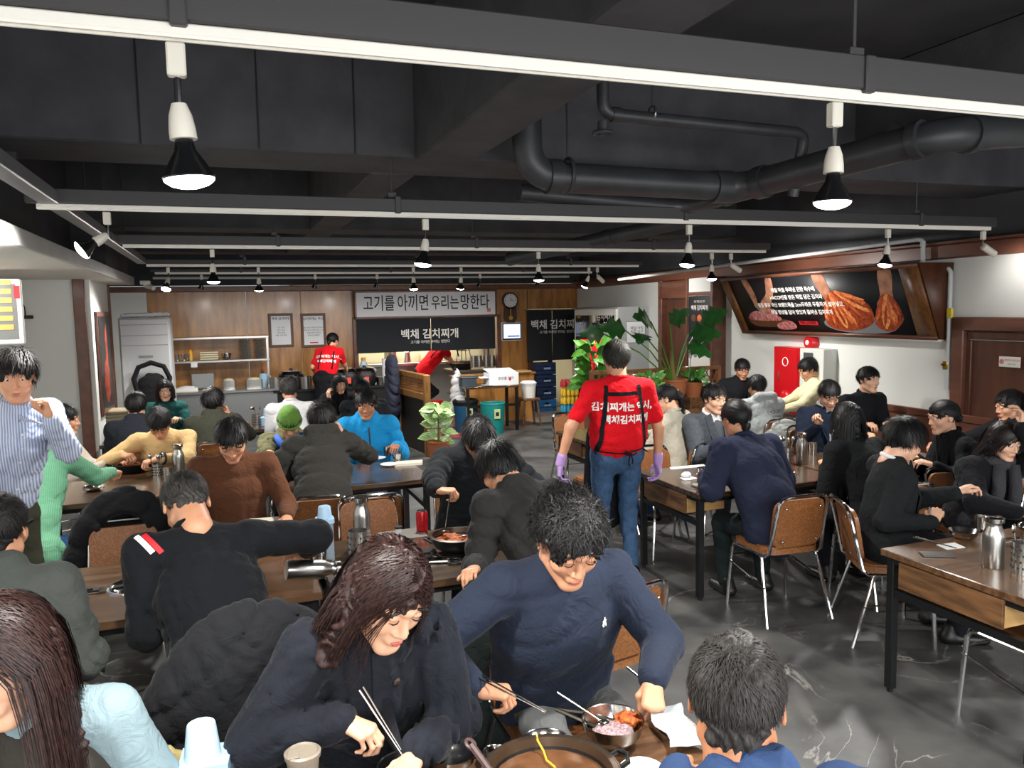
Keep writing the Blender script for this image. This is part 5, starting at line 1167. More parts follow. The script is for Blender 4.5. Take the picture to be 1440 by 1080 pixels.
tr_ = at(450, 796); t = solo('tray', MB().prism(rrect(.13, .13, .02), .006, (0, 0, 0), (1, 0, 0), (0, 1, 0)).tube(ring_pts(.066, .010, 20), .005, 6, closed=True), mat('copper_tray', '#80665a', .35, .8), 'small copper coloured tray under the stacked cups', 'tray', None, tr_)
for i in range(3): cup((tr_.x, tr_.y, TH+.008+.038*i), ['lowest of the three stacked steel cups on the copper tray', 'middle one of the three stacked steel cups on the copper tray', 'top one of the three stacked steel cups on the copper tray'][i], r=.035-.002*i)
hgp = at(561, 765); t = thing('hourglass', 'small sand timer with pink sand and black caps', 'timer', hgp, 0)
part('cap', MB().lathe([(.001, 0), (.02, 0), (.02, .01), (.001, .01)], 18), M_black, t); part('cap', MB().lathe([(.001, .085), (.02, .085), (.02, .095), (.001, .095)], 18), M_black, t)
part('glass', MB().lathe([(.016, .01), (.016, .03), (.003, .047), (.016, .066), (.016, .085)], 18), mat('clear_glass', '#e8f0f0', .05, alpha=.35), t); part('sand', MB().lathe([(.014, .011), (.014, .03), (.001, .034)], 14), mat('pink_sand', '#d46a98', .8), t)
plate(at(572, 783), 'white plate by the hourglass'); plate(at(505, 800), 'white plate behind the head of the woman in the navy coat', r=.06)
bowl(at(542, 768), 'small steel dish beside the hourglass', .03, .02)
t = at(600, 790); solo('phone', MB().box((0, 0, .005), (.15, .075, .009), .003, rz=-.2), mat('phone_black', '#0d1113', .12), 'black phone lying on the middle table', 'phone', None, t)
t = at(592, 778); solo('tray', MB().prism(rrect(.15, .07, .01), .012, (0, 0, 0), (1, 0, 0), (0, 1, 0)), M_blackm, 'flat black tray behind the phone', 'tray', None, t)
tg = at(628, 792); t = thing('scissors', 'pair of steel kitchen scissors beside the phone', 'scissors', tg, -.3)
part('blade', MB().box((-.06, 0, .008), (.13, .014, .003)).box((-.06, .006, .011), (.13, .012, .003), rz=.06), M_steelp, t); part('handle', MB().tube([(.04+.03*math.cos(a), .02+.02*math.sin(a), .009) for a in [i*math.pi/6 for i in range(12)]], .005, 6, closed=True).tube([(.04+.03*math.cos(a), -.02+.02*math.sin(a), .009) for a in [i*math.pi/6 for i in range(12)]], .005, 6, closed=True), M_black, t)
wF = puffF['W'][1][2]+puffF['base']; spoon(wF+np.array([.06, -.07, .0]), (q.x-.06, q.y+.02, TH+.09), 'long spoon dipping into the pan of stew')
ld = at(668, 760); spoon((q.x+.14, q.y+.06, TH+.22), (q.x+.03, q.y-.02, TH+.07), 'upright ladle standing in the pan of stew', M_steel)
solo('paper_sheet', MB().prism([(-.16, -.09), (.14, -.1), (.16, .1), (-.1, .08)], .001, (0, 0, .001), (1, 0, 0), (0, 1, 0)), mat('mat_grey', '#6f6b66', .5), 'grey paper mat beside the red can', 'paper', None, at(560, 752))
# ---- back left tables
pan(at(188, 664), 'black pan with orange food in front of the camel sweater', r=.15, h=.07, seed=5, chunks=8)
bowl(at(132, 690), 'shallow steel bowl beside the green sleeve', .075, .03)
holder(at(222, 671), 'cutlery holder with black handled spoons near the camel sweater', h=.10, r=.035)
jug(at(252, 668), 'steel flask in front of the camel sweater', h=.24, r=.045)
cup(at(236, 672), 'steel cup beside the flask at the camel sweater'); bowl(at(105, 670), 'small dish of kimchi near the green sweater', .045, .02, M_plate, content=M_kim)
for px, py, s_ in ((560, 650, 'left'), (545, 640, 'middle')): cup(at(px, py), 'steel cup at the %s on the table of the bright blue jacket' % s_, group='steel cups')
plate(at(530, 646), 'white plate in front of the bright blue jacket'); plate(at(548, 655), 'white plate nearer the table corner in front of the bright blue jacket')
solo('napkin', MB().prism([(-.12, -.05), (.1, -.07), (.13, .05), (-.08, .07)], .02, (0, 0, 0), (1, 0, 0), (0, 1, 0)), mat('tissue_cream', '#d9d3c4', .9, bump=.3), 'crumpled cream napkin on the corner of the table of the blue jacket', 'napkin', None, at(574, 653))
solo('napkin', MB().prism([(-.1, -.05), (.07, -.07), (.1, .03), (-.08, .05)], .02, (0, 0, 0), (1, 0, 0), (0, 1, 0)), MATS['tissue_cream'], 'crumpled napkin beside the brown top of the facing man', 'napkin', None, P(372, 735, z=.74))
holder((P(352, 585, y=8.95).x+.06, 8.95, TH), 'cutlery holder with a ladle behind the olive coat'); t = thing('cup_box', 'pale blue plastic cup box on the far table', 'box', (P(368, 590, y=9.0).x+.06, 9.0, TH)); part('box_body', MB().box((0, 0, .05), (.14, .12, .1), .01), MATS['lid_blue'], t); part('cup_stack', MB().lathe([(.04, .1), (.033, .19), (.001, .19)], 16), MATS['lid_blue'], t)
# ---- right tables
jug(at(1396, 797), 'tall brushed steel flask on the lower right table', h=.235, r=.047)
bowl(at(1355, 757), 'steel bowl on the lower right table', .072, .042); cup(at(1380, 745), 'steel cup behind the bowl on the lower right table')
holder(at(1438, 805), 'cutlery holder at the right edge of the lower right table')
sticks(at(1286, 756)+Vector((0, 0, .004)), at(1345, 772)+Vector((0, 0, .004)), 'pair of chopsticks lying on the lower right table'); solo('napkin', MB().prism([(-.06, -.04), (.05, -.05), (.07, .03), (-.04, .04)], .002, (0, 0, 0), (1, 0, 0), (0, 1, 0)), M_tissue, 'white napkin under chopsticks on the lower right table', 'napkin', None, at(1335, 768))
solo('phone', MB().box((0, 0, .005), (.15, .07, .008), .002, rz=-.5), mat('phone_grey', '#4d4b49', .3), 'grey phone at the near edge of the lower right table', 'phone', None, at(1318, 781))
t = at(1425, 765); solo('tongs', MB().tube([(-.1, .0, .01), (.05, .01, .012), (.09, .03, .012), (.05, .05, .012), (-.1, .03, .01)], .006, 6), M_steelp, 'steel tongs beside the tall flask', 'tongs', None, t)
cup(at(987, 672), 'steel cup beside the navy blouse'); cup(at(993, 671), 'second steel cup touching the first beside the navy blouse', group='steel cups')
solo('napkin', MB().ell((0, 0, .02), (.04, .03, .025), 9, 6).prism([(-.06, -.05), (.06, -.04), (.05, .05), (-.05, .04)], .004, (0, -.03, 0), (1, 0, 0), (0, 1, 0)), M_tissue, 'crumpled tissue on the table beside the waiter', 'napkin', None, at(965, 672))
solo('napkin', MB().prism([(-.15, -.03), (.15, -.04), (.17, .03), (-.12, .04)], .003, (0, 0, 0), (1, 0, 0), (0, 1, 0)), M_tissue, 'flat white napkin in front of the grey suit', 'napkin', None, at(965, 657))
solo('phone', MB().box((0, 0, .008), (.10, .08, .014), .002), mat('case_grey', '#8f8a80', .4), 'flat grey case at the table corner beside the waiter', 'case', None, at(985, 684))
holder(at(1107, 655), 'cutlery holder with a ladle between the navy blouse and the long hair'); jug(at(1127, 652), 'steel flask in front of the navy suit', h=.24); cup(at(1142, 640), 'steel cup in front of the navy suit', h=.1, r=.04)
bowl(at(1108, 668), 'small plate of orange food beside the navy blouse', .055, .02, content=M_kim); bowl(at(1098, 662), 'small steel bowl beside the navy blouse', .045, .03); cup(at(1093, 648), 'steel cup beside the shoulder of the navy blouse')
cup(P(995, 575, z=TH+.02), 'steel cup seen between the cream cardigan and grey suit') if False else None
# ---- foreground table
def fg(px, py): return at(px, py)
M_broth = mat('brown_broth', '#6d4a30', .2, kind='noise', scale=12, col2='#4b2f1c')
pan(at(775, 1118), 'big pan at the bottom edge with brown broth', r=.17, h=.055, rim=mat('worn_rim', '#6c5b4c', .3, .8), chunks=0, seed=2, broth=M_broth)
q = at(775, 1118); solo('noodle', MB().tube([(.03, .168, .066), (.025, .15, .06), (.03, .12, .045), (.022, .08, .043), (.03, .04, .043)], .003, 6), mat('noodle_yellow', '#d9b53c', .4), 'single yellow noodle strand hanging over the rim of the big pan', 'noodle', None, q)
bw_ = at(862, 1046); t = bowl(bw_, 'deep steel bowl of mixed rice and kimchi in front of the navy sweatshirt', .088, .072, name='rice_bowl')
s = Sdf(.005); s.ell((-.01, -.02, .045), (.06, .05, .022), k=.01); s.ell((.0, .0, -.02), (.3, .3, .04), k=.005, mode=-1); m = MB(); m.add(*s.build(lambda p: .004*np.sin(p[:, 0]*300)*np.sin(p[:, 1]*320)*np.sin(p[:, 2]*280))); part('rice', m, mat('purple_rice', '#b7a0a2', .6, kind='noise', scale=160, col2='#74585e'), t, smooth=True)['kind'] = 'stuff'
s = Sdf(.005); s.ell((.045, .008, .055), (.033, .032, .024), k=.01); m = MB(); m.add(*s.build(lambda p: .011*np.sin(p[:, 0]*150+2+2*np.sin(p[:, 2]*90))*np.sin(p[:, 1]*170+1.5*np.sin(p[:, 0]*120))*np.cos(p[:, 2]*130+1))); part('kimchi', m, M_kim, t, smooth=True)['kind'] = 'stuff'
spoon(bw_+Vector((-.13, .09, .135)), bw_+Vector((-.02, .0, .062)), 'spoon resting in the rice bowl')
bowl(at(636, 1082), 'wide steel bowl left of the big pan', .066, .05); bowl(at(697, 1072), 'little steel bowl beside the ladle handle', .034, .03); bowl(at(768, 1056), 'shallow steel bowl behind the big pan', .068, .028)
bowl(at(572, 1108), 'steel bowl at the bottom edge under the chopsticks', .075, .06)
spoon(at(607, 1020)+Vector((.02, .03, .1)), at(575, 1100)+Vector((0, 0, .04)), 'spoon standing in the steel bowl under the chopsticks', M_dsteel)
t = thing('ladle', 'dark brown ladle handle with a hole leaning on the big pan', 'ladle', at(700, 1100)); a_, b_ = P(657, 1040, z=.86)-at(700, 1100), P(712, 1115, z=.80)-at(700, 1100)
part('handle', MB().tube([a_+(b_-a_)*.12, b_], [.010, .008], 8), mat('ladle_brown', '#4a3432', .45), t)
dA = (b_-a_).normalized(); sd = dA.cross(Vector((0, 0, 1))).normalized(); part('handle_loop', MB().tube([a_+dA*(.016+.016*math.cos(x_))+sd*.010*math.sin(x_) for x_ in [i*math.pi/8 for i in range(16)]], .005, 6, closed=True), MATS['ladle_brown'], t)
wC = womanC['W'][1][2]+womanC['base']; sticks(P(508, 968, z=.97), P(570, 1066, z=.80), 'pair of steel chopsticks in the hand of the woman in the navy coat')
sticks(P(672, 950, z=.88), P(768, 1001, z=.85), 'pair of steel chopsticks in the hand of the man in the navy sweatshirt')
t = thing('tongs', 'dark metal tongs lying beside the rice bowl', 'tongs', at(800, 1040)); a_ = at(782, 1020)-at(800, 1040)
part('arm', MB().tube([a_+Vector((0, 0, .05)), a_+Vector((.08, -.06, .05)), a_+Vector((.17, -.13, .03))], .006, 6), M_dsteel, t); part('arm', MB().tube([a_+Vector((0, 0, .05)), a_+Vector((.06, -.09, .04)), a_+Vector((.13, -.16, .02))], .006, 6), M_dsteel, t)
plate(at(903, 1090), 'white plate at the bottom edge beside the rice bowl', .06)
nk_ = at(945, 1035)+Vector((.02, .02, .012)); m = MB(); V = []; n_ = 8
for i in range(n_+1):
    for j in range(5): V.append((-.05+.025*j+.01*math.sin(i), -.12+.03*i, .004+.006*math.sin(i*1.1+j*.8)+.004*abs(j-2)))
F = [(i*5+j, i*5+j+1, i*5+j+6, i*5+j+5) for i in range(n_) for j in range(4)]; m.mix(np.array(V), F); solo('paper_towel', m, mat('quilted_paper', '#9fa5aa', .9, bump=.5, bscale=90), 'grey white paper towel at the right end of the foreground table', 'napkin', None, nk_, -.25, True)
t = thing('lidded_tumbler', 'beige lidded tumbler at the bottom edge under the navy coat sleeve', 'tumbler', P(427, 1092, z=.78)); part('tumbler_body', MB().lathe([(.03, -.05), (.042, .06), (.001, .06)], 24), mat('beige_plastic', '#8a8072', .4), t)
part('lid', MB().lathe([(.045, .055), (.046, .066), (.04, .070), (.036, .066), (.001, .067)], 28).box((-.025, -.02, .069), (.03, .02, .004), .001), MATS['beige_plastic'], t)
cb = P(288, 1110, z=TH); t = thing('cup_box', 'pale blue box with an upturned white blue cup at the bottom left', 'box', cb); part('box_body', MB().prism([(-.06, -.05), (.06, -.06), (.075, .05), (-.05, .06)], .09, (0, 0, 0), (1, 0, 0), (0, 1, 0)), MATS['lid_blue'], t)
part('upturned_cup', MB().lathe([(.046, .09), (.036, .172), (.034, .178), (.026, .178), (.024, .172), (.001, .172)], 28), mat('ice_blue', '#c3dcec', .2, alpha=.9), t)
# ================================================================ right wall
mu = thing('kimchi_mural', 'wide slanted picture box of hands with kimchi and white lettering on the right wall', 'picture box', (0, 0, 0))
def off_p(px, py, o): return PR(px, py, o)
TLo, TRo, BRo, BLo = off_p(1013, 392, .42), off_p(1290, 375, .42), off_p(1320, 481, .10), off_p(1046, 471, .10)
for v_ in (TLo, TRo): v_.z = 2.30
for v_ in (BRo, BLo): v_.z = 1.60
def wallp(v): x = XR(v.y)-.005; return Vector((x, v.y, v.z))
def lerp4(u, v): return (BLo*(1-u)+BRo*u)*(1-v)+(TLo*(1-u)+TRo*u)*v
nn_ = (BRo-BLo).cross(TLo-BLo).normalized(); nn_ = nn_ if nn_.x < 0 else -nn_
def onp(u, v, d=0): p = lerp4(u, v); return p+nn_*d
def quadbox(pts, th, m, nm, par, label=None):
    pts = [Vector(p) for p in pts]; n = (pts[1]-pts[0]).cross(pts[2]-pts[0]).normalized()*th; k = len(pts)
    mb = MB(); mb.mix(np.array([tuple(p) for p in pts]+[tuple(p-n) for p in pts]), [tuple(range(k)), tuple(range(2*k-1, k-1, -1))]+[(i, i+k, (i+1) % k+k, (i+1) % k) for i in range(k)]); return part(nm, mb, m, par, label, smooth=False)
M_frame = mat('mural_frame', '#7d5026', .4, kind='noise', scale=8, col2='#573415', stretch=(4, 4, .6))
M_box = mat('mural_box', '#57301c', .45, kind='noise', scale=8, amt=.3)
M_mblack = mat('mural_black', '#15181c', .45)
quadbox([onp(0, 0), onp(1, 0), onp(1, 1), onp(0, 1)], .02, M_mblack, 'print', mu)
quadbox([onp(0, 0, .02), onp(.045, 0, .02), onp(.045, 1, .02), onp(0, 1, .02)], .025, M_frame, 'frame_side', mu); quadbox([onp(.93, 0, .02), onp(1, 0, .02), onp(1, 1, .02), onp(.93, 1, .02)], .025, M_frame, 'frame_side', mu)
quadbox([onp(0, 0, .022), onp(1, 0, .022), onp(1, .05, .022), onp(0, .05, .022)], .03, M_trim, 'frame_rail', mu); quadbox([onp(0, .95, .022), onp(1, .95, .022), onp(1, 1, .022), onp(0, 1, .022)], .03, M_trim, 'frame_rail', mu)
quadbox([TRo, wallp(TRo), wallp(BRo), BRo], .02, M_box, 'side_panel', mu); quadbox([TLo, wallp(TLo), wallp(BLo), BLo], .02, M_box, 'side_panel', mu)
quadbox([BLo, BRo, wallp(BRo), wallp(BLo)], .02, M_white, 'bottom_panel', mu); quadbox([TLo, TRo, wallp(TRo), wallp(TLo)], .02, M_box, 'top_panel', mu)
# picture printed flat on the mural: region u .045-.93, v .05-.95
def muv(u, v, d=.003): return onp(.045+.885*u, .05+.90*v, d)
def shape(pts, m, nm='printed_shape', d=.003, smoothn=0):
    if smoothn:
        q_ = []
        for i in range(len(pts)):
            p0_, p1_, p2_, p3_ = [np.array(pts[(i+k-1) % len(pts)]) for k in range(4)]
            for s_ in range(smoothn): t_ = s_/smoothn; q_.append(tuple(.5*((2*p1_)+(-p0_+p2_)*t_+(2*p0_-5*p1_+4*p2_-p3_)*t_**2+(-p0_+3*p1_-3*p2_+p3_)*t_**3)))
        pts = q_
    mb = MB(); V = [tuple(muv(u, v, d)) for u, v in pts]; c = tuple(sum((Vector(v) for v in V), Vector())/len(V)); mb.mix(np.array(V+[c]), [(i, (i+1) % len(V), len(V)) for i in range(len(V))]); return part(nm, mb, m, mu, smooth=False)
M_ps = mat('print_skin', '#b98468', .5, kind='noise', scale=9, col2='#7e5140'); M_pm = mat('print_meat', '#c98a86', .5, kind='noise', scale=25, col2='#8a3a3a'); M_pk = mat('print_kimchi', '#d8713a', .5, kind='noise', scale=22, col2='#9b2f12', detail=8)
M_pk2 = mat('print_kimchi_light', '#e8a15c', .5, kind='noise', scale=30, col2='#c24f1c'); M_pb = mat('print_board', '#6a3f24', .5, kind='noise', scale=6, amt=.4); M_pg = mat('print_gray', '#777b80', .5)
shape([(.06, .22), (.30, .22), (.33, .13), (.25, .08), (.10, .08), (.05, .14)], M_pb, smoothn=3)
shape([(.04, .24), (.10, .38), (.20, .36), (.27, .28), (.26, .20), (.10, .20)], M_pm, d=.004, smoothn=4); shape([(.24, .14), (.33, .20), (.36, .10), (.33, .04), (.24, .04)], M_pm, d=.005, smoothn=4)
shape([(.10, .98), (.14, .98), (.16, .70), (.145, .48), (.125, .46), (.12, .62)], M_ps, d=.004, smoothn=3); shape([(.27, .98), (.31, .98), (.29, .72), (.24, .50), (.20, .34), (.165, .32), (.155, .42), (.18, .56), (.24, .72)], M_ps, d=.005, smoothn=4)
shape([(.13, .46), (.145, .46), (.165, .34), (.155, .33)], M_pg, d=.006)
shape([(.56, .98), (.62, .98), (.64, .66), (.68, .46), (.64, .40), (.60, .50), (.575, .70)], M_ps, d=.004, smoothn=3); shape([(.90, .98), (.96, .98), (.94, .66), (.93, .46), (.88, .36), (.85, .46), (.88, .62)], M_ps, d=.004, smoothn=3)
shape([(.54, .14), (.64, .02), (.86, .02), (.93, .16), (.90, .26), (.60, .26)], M_pg, d=.0045, smoothn=3)
def lobe(u0, v0, u1, v1, w_, m_, d):
    dx, dy = (u1-u0), (v1-v0)*.31; L__ = math.hypot(dx, dy); nx, ny = -dy/L__, dx/L__/.31; P3 = []
    for t_, k in ((0, .35), (.25, .8), (.55, 1.05), (.82, .8)): P3.append((u0+(u1-u0)*t_+nx*w_*k, v0+(v1-v0)*t_+ny*w_*k))
    P3.append((u1, v1))
    for t_, k in ((.82, -.75), (.55, -1.0), (.25, -.8), (0, -.35)): P3.append((u0+(u1-u0)*t_+nx*w_*k, v0+(v1-v0)*t_+ny*w_*k))
    shape(P3, m_, d=d, smoothn=3)
M_pk3 = mat('print_kimchi_dark', '#b04a1c', .5, kind='noise', scale=30, col2='#6f1f0a', detail=8)
shape([(.555, .20), (.60, .55), (.65, .70), (.73, .64), (.81, .48), (.81, .20), (.72, .06), (.60, .06)], M_pk3, d=.0055, smoothn=4); shape([(.815, .16), (.86, .50), (.90, .64), (.94, .55), (.955, .24), (.88, .05)], M_pk3, d=.0055, smoothn=4)
for i, (a_, b_, c_, e_, w_) in enumerate(((.62, .64, .56, .20, .020), (.62, .64, .60, .10, .022), (.63, .66, .66, .08, .022), (.64, .68, .72, .10, .022), (.65, .70, .77, .20, .022), (.66, .70, .81, .36, .020), (.67, .68, .80, .50, .016),
                                         (.90, .62, .82, .14, .018), (.91, .62, .86, .08, .020), (.92, .60, .91, .14, .020), (.93, .58, .945, .26, .016))):
    lobe(a_, b_, c_, e_, w_, (M_pk, M_pk3, M_pk2)[i % 3], .006+.0004*i); lobe(a_+(c_-a_)*.3, b_+(e_-b_)*.3, c_, e_+.05, w_*.35, (M_pk2, M_pk, M_pk3)[i % 3], .0065+.0004*i)
for k in range(4):
    shape([(.19+.016*k, .34), (.202+.016*k, .34), (.206+.016*k, .42), (.19+.016*k, .43)], M_pm if k % 2 else M_ps, d=.008)
ux = (muv(1, .5)-muv(0, .5)); uw = ux.length; uvn = (muv(.5, 1)-muv(.5, 0)).normalized(); uxn = ux.normalized()
def mural_text(body, size, u, v, m, bold=.02):
    me = text_mesh(body, size, bold, res_=2); mb = MB(); c = muv(u, v, .010)
    mb.mix(np.array([tuple(c+uxn*vv.co.x+uvn*vv.co.y) for vv in me.vertices]), [tuple(p.vertices) for p in me.polygons]); part('lettering', mb, m, mu, smooth=False)
for i, tx in enumerate(('매일 아침 우려낸 진한 육수에', 'HACCP인증 받은 직접 담근 김치와', '품질 좋은 국산 브랜드육을 2cm두께로 두툼하게 썰어넣고,', '매일 정성을 담아 맛있게 끓여낸 김치찌개')): mural_text(tx, .062, .42, .76-.135*i, M_whiteink)
shape([(.385, .13), (.50, .13), (.50, .20), (.385, .20)], M_redink, d=.006); mural_text('백채 김치찌개', .045, .4425, .165, mat('dark_red_ink', '#5a0c10', .6))
# door at right
p1, p2 = PR(1348, 450), PR(1348, 450); yd1 = p1.y; zt = 1.80
d1 = bpy.data.objects.new('door_1', None); COL.objects.link(d1); d1['kind'] = 'structure'; d1.location = (XR(yd1)-.0, yd1, 0); d1.rotation_euler = (0, 0, -WA)
M_door = mat('door_brown', '#5e3a2a', .42, kind='noise', scale=6, col2='#4c2d20', stretch=(3, 3, .4))
part('door_frame', MB().box((-.03, -.06, zt/2), (.10, .13, zt), .008).box((-.03, -1.30, zt/2), (.10, .13, zt), .008).box((-.03, -.68, zt-.055), (.10, 1.37, .12), .008), M_trim, d1)
part('door_frame', MB().box((-.01, -.15, zt/2-.1), (.06, .06, zt-.2), .006).box((-.01, -1.21, zt/2-.1), (.06, .06, zt-.2), .006).box((-.01, -.68, zt-.155), (.06, 1.1, .07), .006), M_door, d1)
part('door_leaf', MB().box((.0, -.68, zt/2-.1), (.04, 1.0, zt-.2), .004), M_door, d1)
sg = PR(1421, 509, .04); dsn = thing('door_sign', 'small white rectangular notice with a red symbol on the brown door', 'sign', sg, -WA)
part('plate', MB().box((-.01, 0, 0), (.008, .20, .09), .003), M_white, dsn)
part('symbol', MB().tube([(-.016, .07+.017*math.cos(a), .017*math.sin(a)) for a in [i*math.pi/8 for i in range(16)]], .003, 6, closed=True).box((-.016, .07, 0), (.002, .006, .02)), M_redink, dsn)
def flat_text(body, size, m, parent, loc, rot, bold=.0, align='CENTER', line=1):
    me = text_mesh(body, size, bold, align, res_=2, line=line); me.materials.append(m); o = bpy.data.objects.new('lettering', me); COL.objects.link(o); o.parent = parent; o.location = loc; o.rotation_euler = rot; return o
RW = (math.pi/2, 0, -math.pi/2)      # reads left to right on a wall that faces -X
flat_text('관계자외 출입금지', .020, M_redink, dsn, (-.016, -.025, .014), RW); flat_text('STAFF ONLY', .014, M_ink, dsn, (-.016, -.025, -.018), RW)
# fire cabinet, control panel, alarm
h1 = PR(1102, 488, .16); h2 = PR(1131, 572, .16); yc, L_ = (h1.y+h2.y)/2, abs(h1.y-h2.y); zc = (1.43+.72)/2
fc = thing('fire_cabinet', 'red fire hose cabinet on the right wall under the mural', 'fire cabinet', (XR(7.5), 7.56, 0), -WA)
M_fr = mat('fire_red', '#b8101c', .3, coat=.3)
part('cabinet_body', MB().box((-.09, 0, 1.06), (.18, .46, .78), .006), M_fr, fc); part('cabinet_door', MB().box((-.185, 0, 1.06), (.012, .42, .74), .004), M_fr, fc); part('handle', MB().box((-.195, .12, 1.1), (.01, .02, .12), .003), M_chrome, fc)
part('emblem', MB().tube([(-.193, .05*math.cos(a), 1.28+.05*math.sin(a)) for a in [i*math.pi/8 for i in range(16)]], .005, 6, closed=True), M_whiteink, fc); part('valve_dome', MB().ell((-.2, -.02, .86), (.05, .09, .09), 16, 10), M_fr, fc)
cp = thing('control_panel', 'pale grey electric control box beside the red fire cabinet', 'control box', (XR(7.1), 7.12, 0), -WA)
part('box_body', MB().box((-.09, 0, 1.2), (.18, .40, .5), .006), mat('panel_grey', '#c6c9c2', .5), cp); part('display', MB().box((-.183, .05, 1.28), (.006, .16, .25), .002), mat('panel_dark', '#444a4c', .4), cp)
al = thing('fire_alarm', 'round red alarm bell above the fire cabinet', 'alarm', (XR(7.3)-.0, 7.30, 1.51), -WA)
m = MB(); m.tube([(0, 0, 0), (-.03, 0, 0), (-.06, 0, 0), (-.09, 0, 0), (-.095, 0, 0)], [.09, .095, .09, .07, .03], 20); part('bell', m, M_fr, al)
part('boss', MB().ell((-.1, 0, 0), (.012, .03, .03), 12, 6), M_white, al)
# framed food notice column and far door frame on the right wall
c1 = PR(986, 420), PR(1018, 492)
cl = struct('wall_right', MB().box((-.09, 0, 1.17), (.18, .62, 2.34), .004), M_wall); cl.location = (XR(9.45), 9.45, 0); cl.rotation_euler = (0, 0, -WA)
w5 = struct('trim_14', MB().box((-.10, -.33, 1.17), (.22, .06, 2.34), .006).box((-.10, .33, 1.17), (.22, .05, 2.34), .006).box((-.19, 0, 1.3), (.03, .6, .05), .004).box((-.19, 0, 2.12), (.03, .6, .05), .004), M_trim); w5.location = (XR(9.45), 9.45, 0); w5.rotation_euler = (0, 0, -WA)
fp = thing('menu_poster', 'dark menu poster with food photos on the narrow white pillar of the right wall', 'poster', (XR(9.45)-.19, 9.45, 0), -WA); part('print', MB().box((-.004, 0, 1.71), (.008, .56, .76)), M_mblack, fp)
flat_text('백채 김치찌개', .075, M_whiteink, fp, (-.010, 0, 1.92), RW, .02); flat_text('매일 직접 담근 김치', .035, M_whiteink, fp, (-.010, 0, 2.01), RW); flat_text('맛있게 끓여낸\n김치찌개', .04, M_whiteink, fp, (-.010, 0, 1.42), RW)
for i in range(5): part('food_print', MB().ell((-.009, -.15+.15*(i % 3), 1.78-.14*(i//3)), (.003, .06, .05), 12, 6), M_pk if i % 2 else M_pb, fp)
wbd = thing('mirror_board', 'blank white board at the foot of the narrow pillar', 'board', (XR(9.45)-.19, 9.45, 0), -WA); part('board', MB().box((-.006, 0, .98), (.012, .56, .5), .003), M_white, wbd)
d2 = bpy.data.objects.new('door_2', None); COL.objects.link(d2); d2['kind'] = 'structure'; d2.location = (XR(10.3), 10.3, 0); d2.rotation_euler = (0, 0, -WA)
part('door_frame', MB().box((-.05, -.42, 1.17), (.14, .12, 2.34), .006).box((-.05, .42, 1.17), (.14, .12, 2.34), .006).box((-.05, 0, 2.2), (.14, .8, .26), .006), M_trim, d2); part('door_leaf', MB().box((-.01, 0, 1.03), (.03, .74, 2.06), .004), M_door, d2)
# ================================================================ back of the hall
FB = (math.pi/2, 0, 0)
bn = thing('calligraphy_banner', 'wide white banner with black Korean brush lettering above the kitchen opening', 'banner', (3.60, YB-.16, 2.08), 0)
bx0, bx1 = P(501, 420, y=14.1).x, P(697, 420, y=14.1).x; bw2 = (bx1-bx0); bn.location.x = (bx0+bx1)/2
part('banner_cloth', MB().box((0, 0, 0), (bw2, .02, .44), .004), M_paper, bn); m = MB()
for s_ in (-1, 1): m.box((0, -.008, s_*.23), (bw2+.06, .04, .03), .004).box((s_*(bw2/2+.015), -.008, 0), (.03, .04, .48), .004)
part('frame', m, M_trim, bn)
for tx, u_, sz in (('고기를', -.345, .29), ('아끼면', -.105, .30), ('우리는', .125, .27), ('망한다', .345, .29)): flat_text(tx, sz*.72, M_ink, bn, (u_*bw2, -.013, .005), FB, .008).scale = (1, 1.45, 1)
part('seal', MB().box((bw2*.45, -.013, -.13), (.07, .003, .07)), mat('seal_red', '#d97a7a', .6), bn)
M_noren = mat('noren_cloth', '#1b1f25', .8, bump=.05, bscale=60)
def noren(name, x0, x1, z0, z1, label, y, splits, text_u, tsize, wave=.02):
    t = thing(name, label, 'curtain', ((x0+x1)/2, y, z1), 0, 'dark door curtains'); W_ = x1-x0; ed = [-.5]+[s_-.5 for s_ in splits]+[.5]
    for a, b in zip(ed[:-1], ed[1:]):
        V = []; n_ = 14
        for i in range(n_+1):
            for j in range(7):
                u_ = a+(b-a)*i/n_+(0.004/W_ if i == 0 else -.004/W_ if i == n_ else 0); v_ = j/6; V.append((u_*W_, wave*v_*math.sin(u_*W_*9+1.3*v_), -v_*(z1-z0)))
        V2 = [(x_, y_+.006, z_) for x_, y_, z_ in V]; m = MB(); F = [(i*7+j, i*7+j+1, (i+1)*7+j+1, (i+1)*7+j) for i in range(n_) for j in range(6)]; k = len(V)
        m.mix(np.array(V+V2), F+[tuple(v+k for v in f[::-1]) for f in F]); part('cloth_panel', m, M_noren, t, smooth=True)
    part('curtain_rod', MB().cyl((-W_/2-.03, .0, .0), (W_/2+.03, 0, 0), .009, seg=8), M_steel, t)
    flat_text('백채 김치찌개', tsize, M_whiteink, t, (text_u*W_, -.035, -(z1-z0)*(.5 if z1-z0 < .8 else .30)), FB, .02); flat_text('고기를 아끼면 우리는 망한다', tsize*.33, M_whiteink, t, (text_u*W_, -.035, -(z1-z0)*(.5 if z1-z0 < .8 else .30)-tsize*.72), FB, .01)
    return t
noren('kitchen_noren', bx0, bx1, 1.22, 1.83, 'short wide dark curtain with white Korean lettering over the kitchen opening', YB-.14, [.52], .01, .19)
xa, xb = P(741, 440, y=14.15).x, P(812, 440, y=14.15).x
noren('door_noren', xa, xb, .95, 1.93, 'long dark curtain with white Korean lettering over the back doorway', YB-.13, [.5], .08, .19)
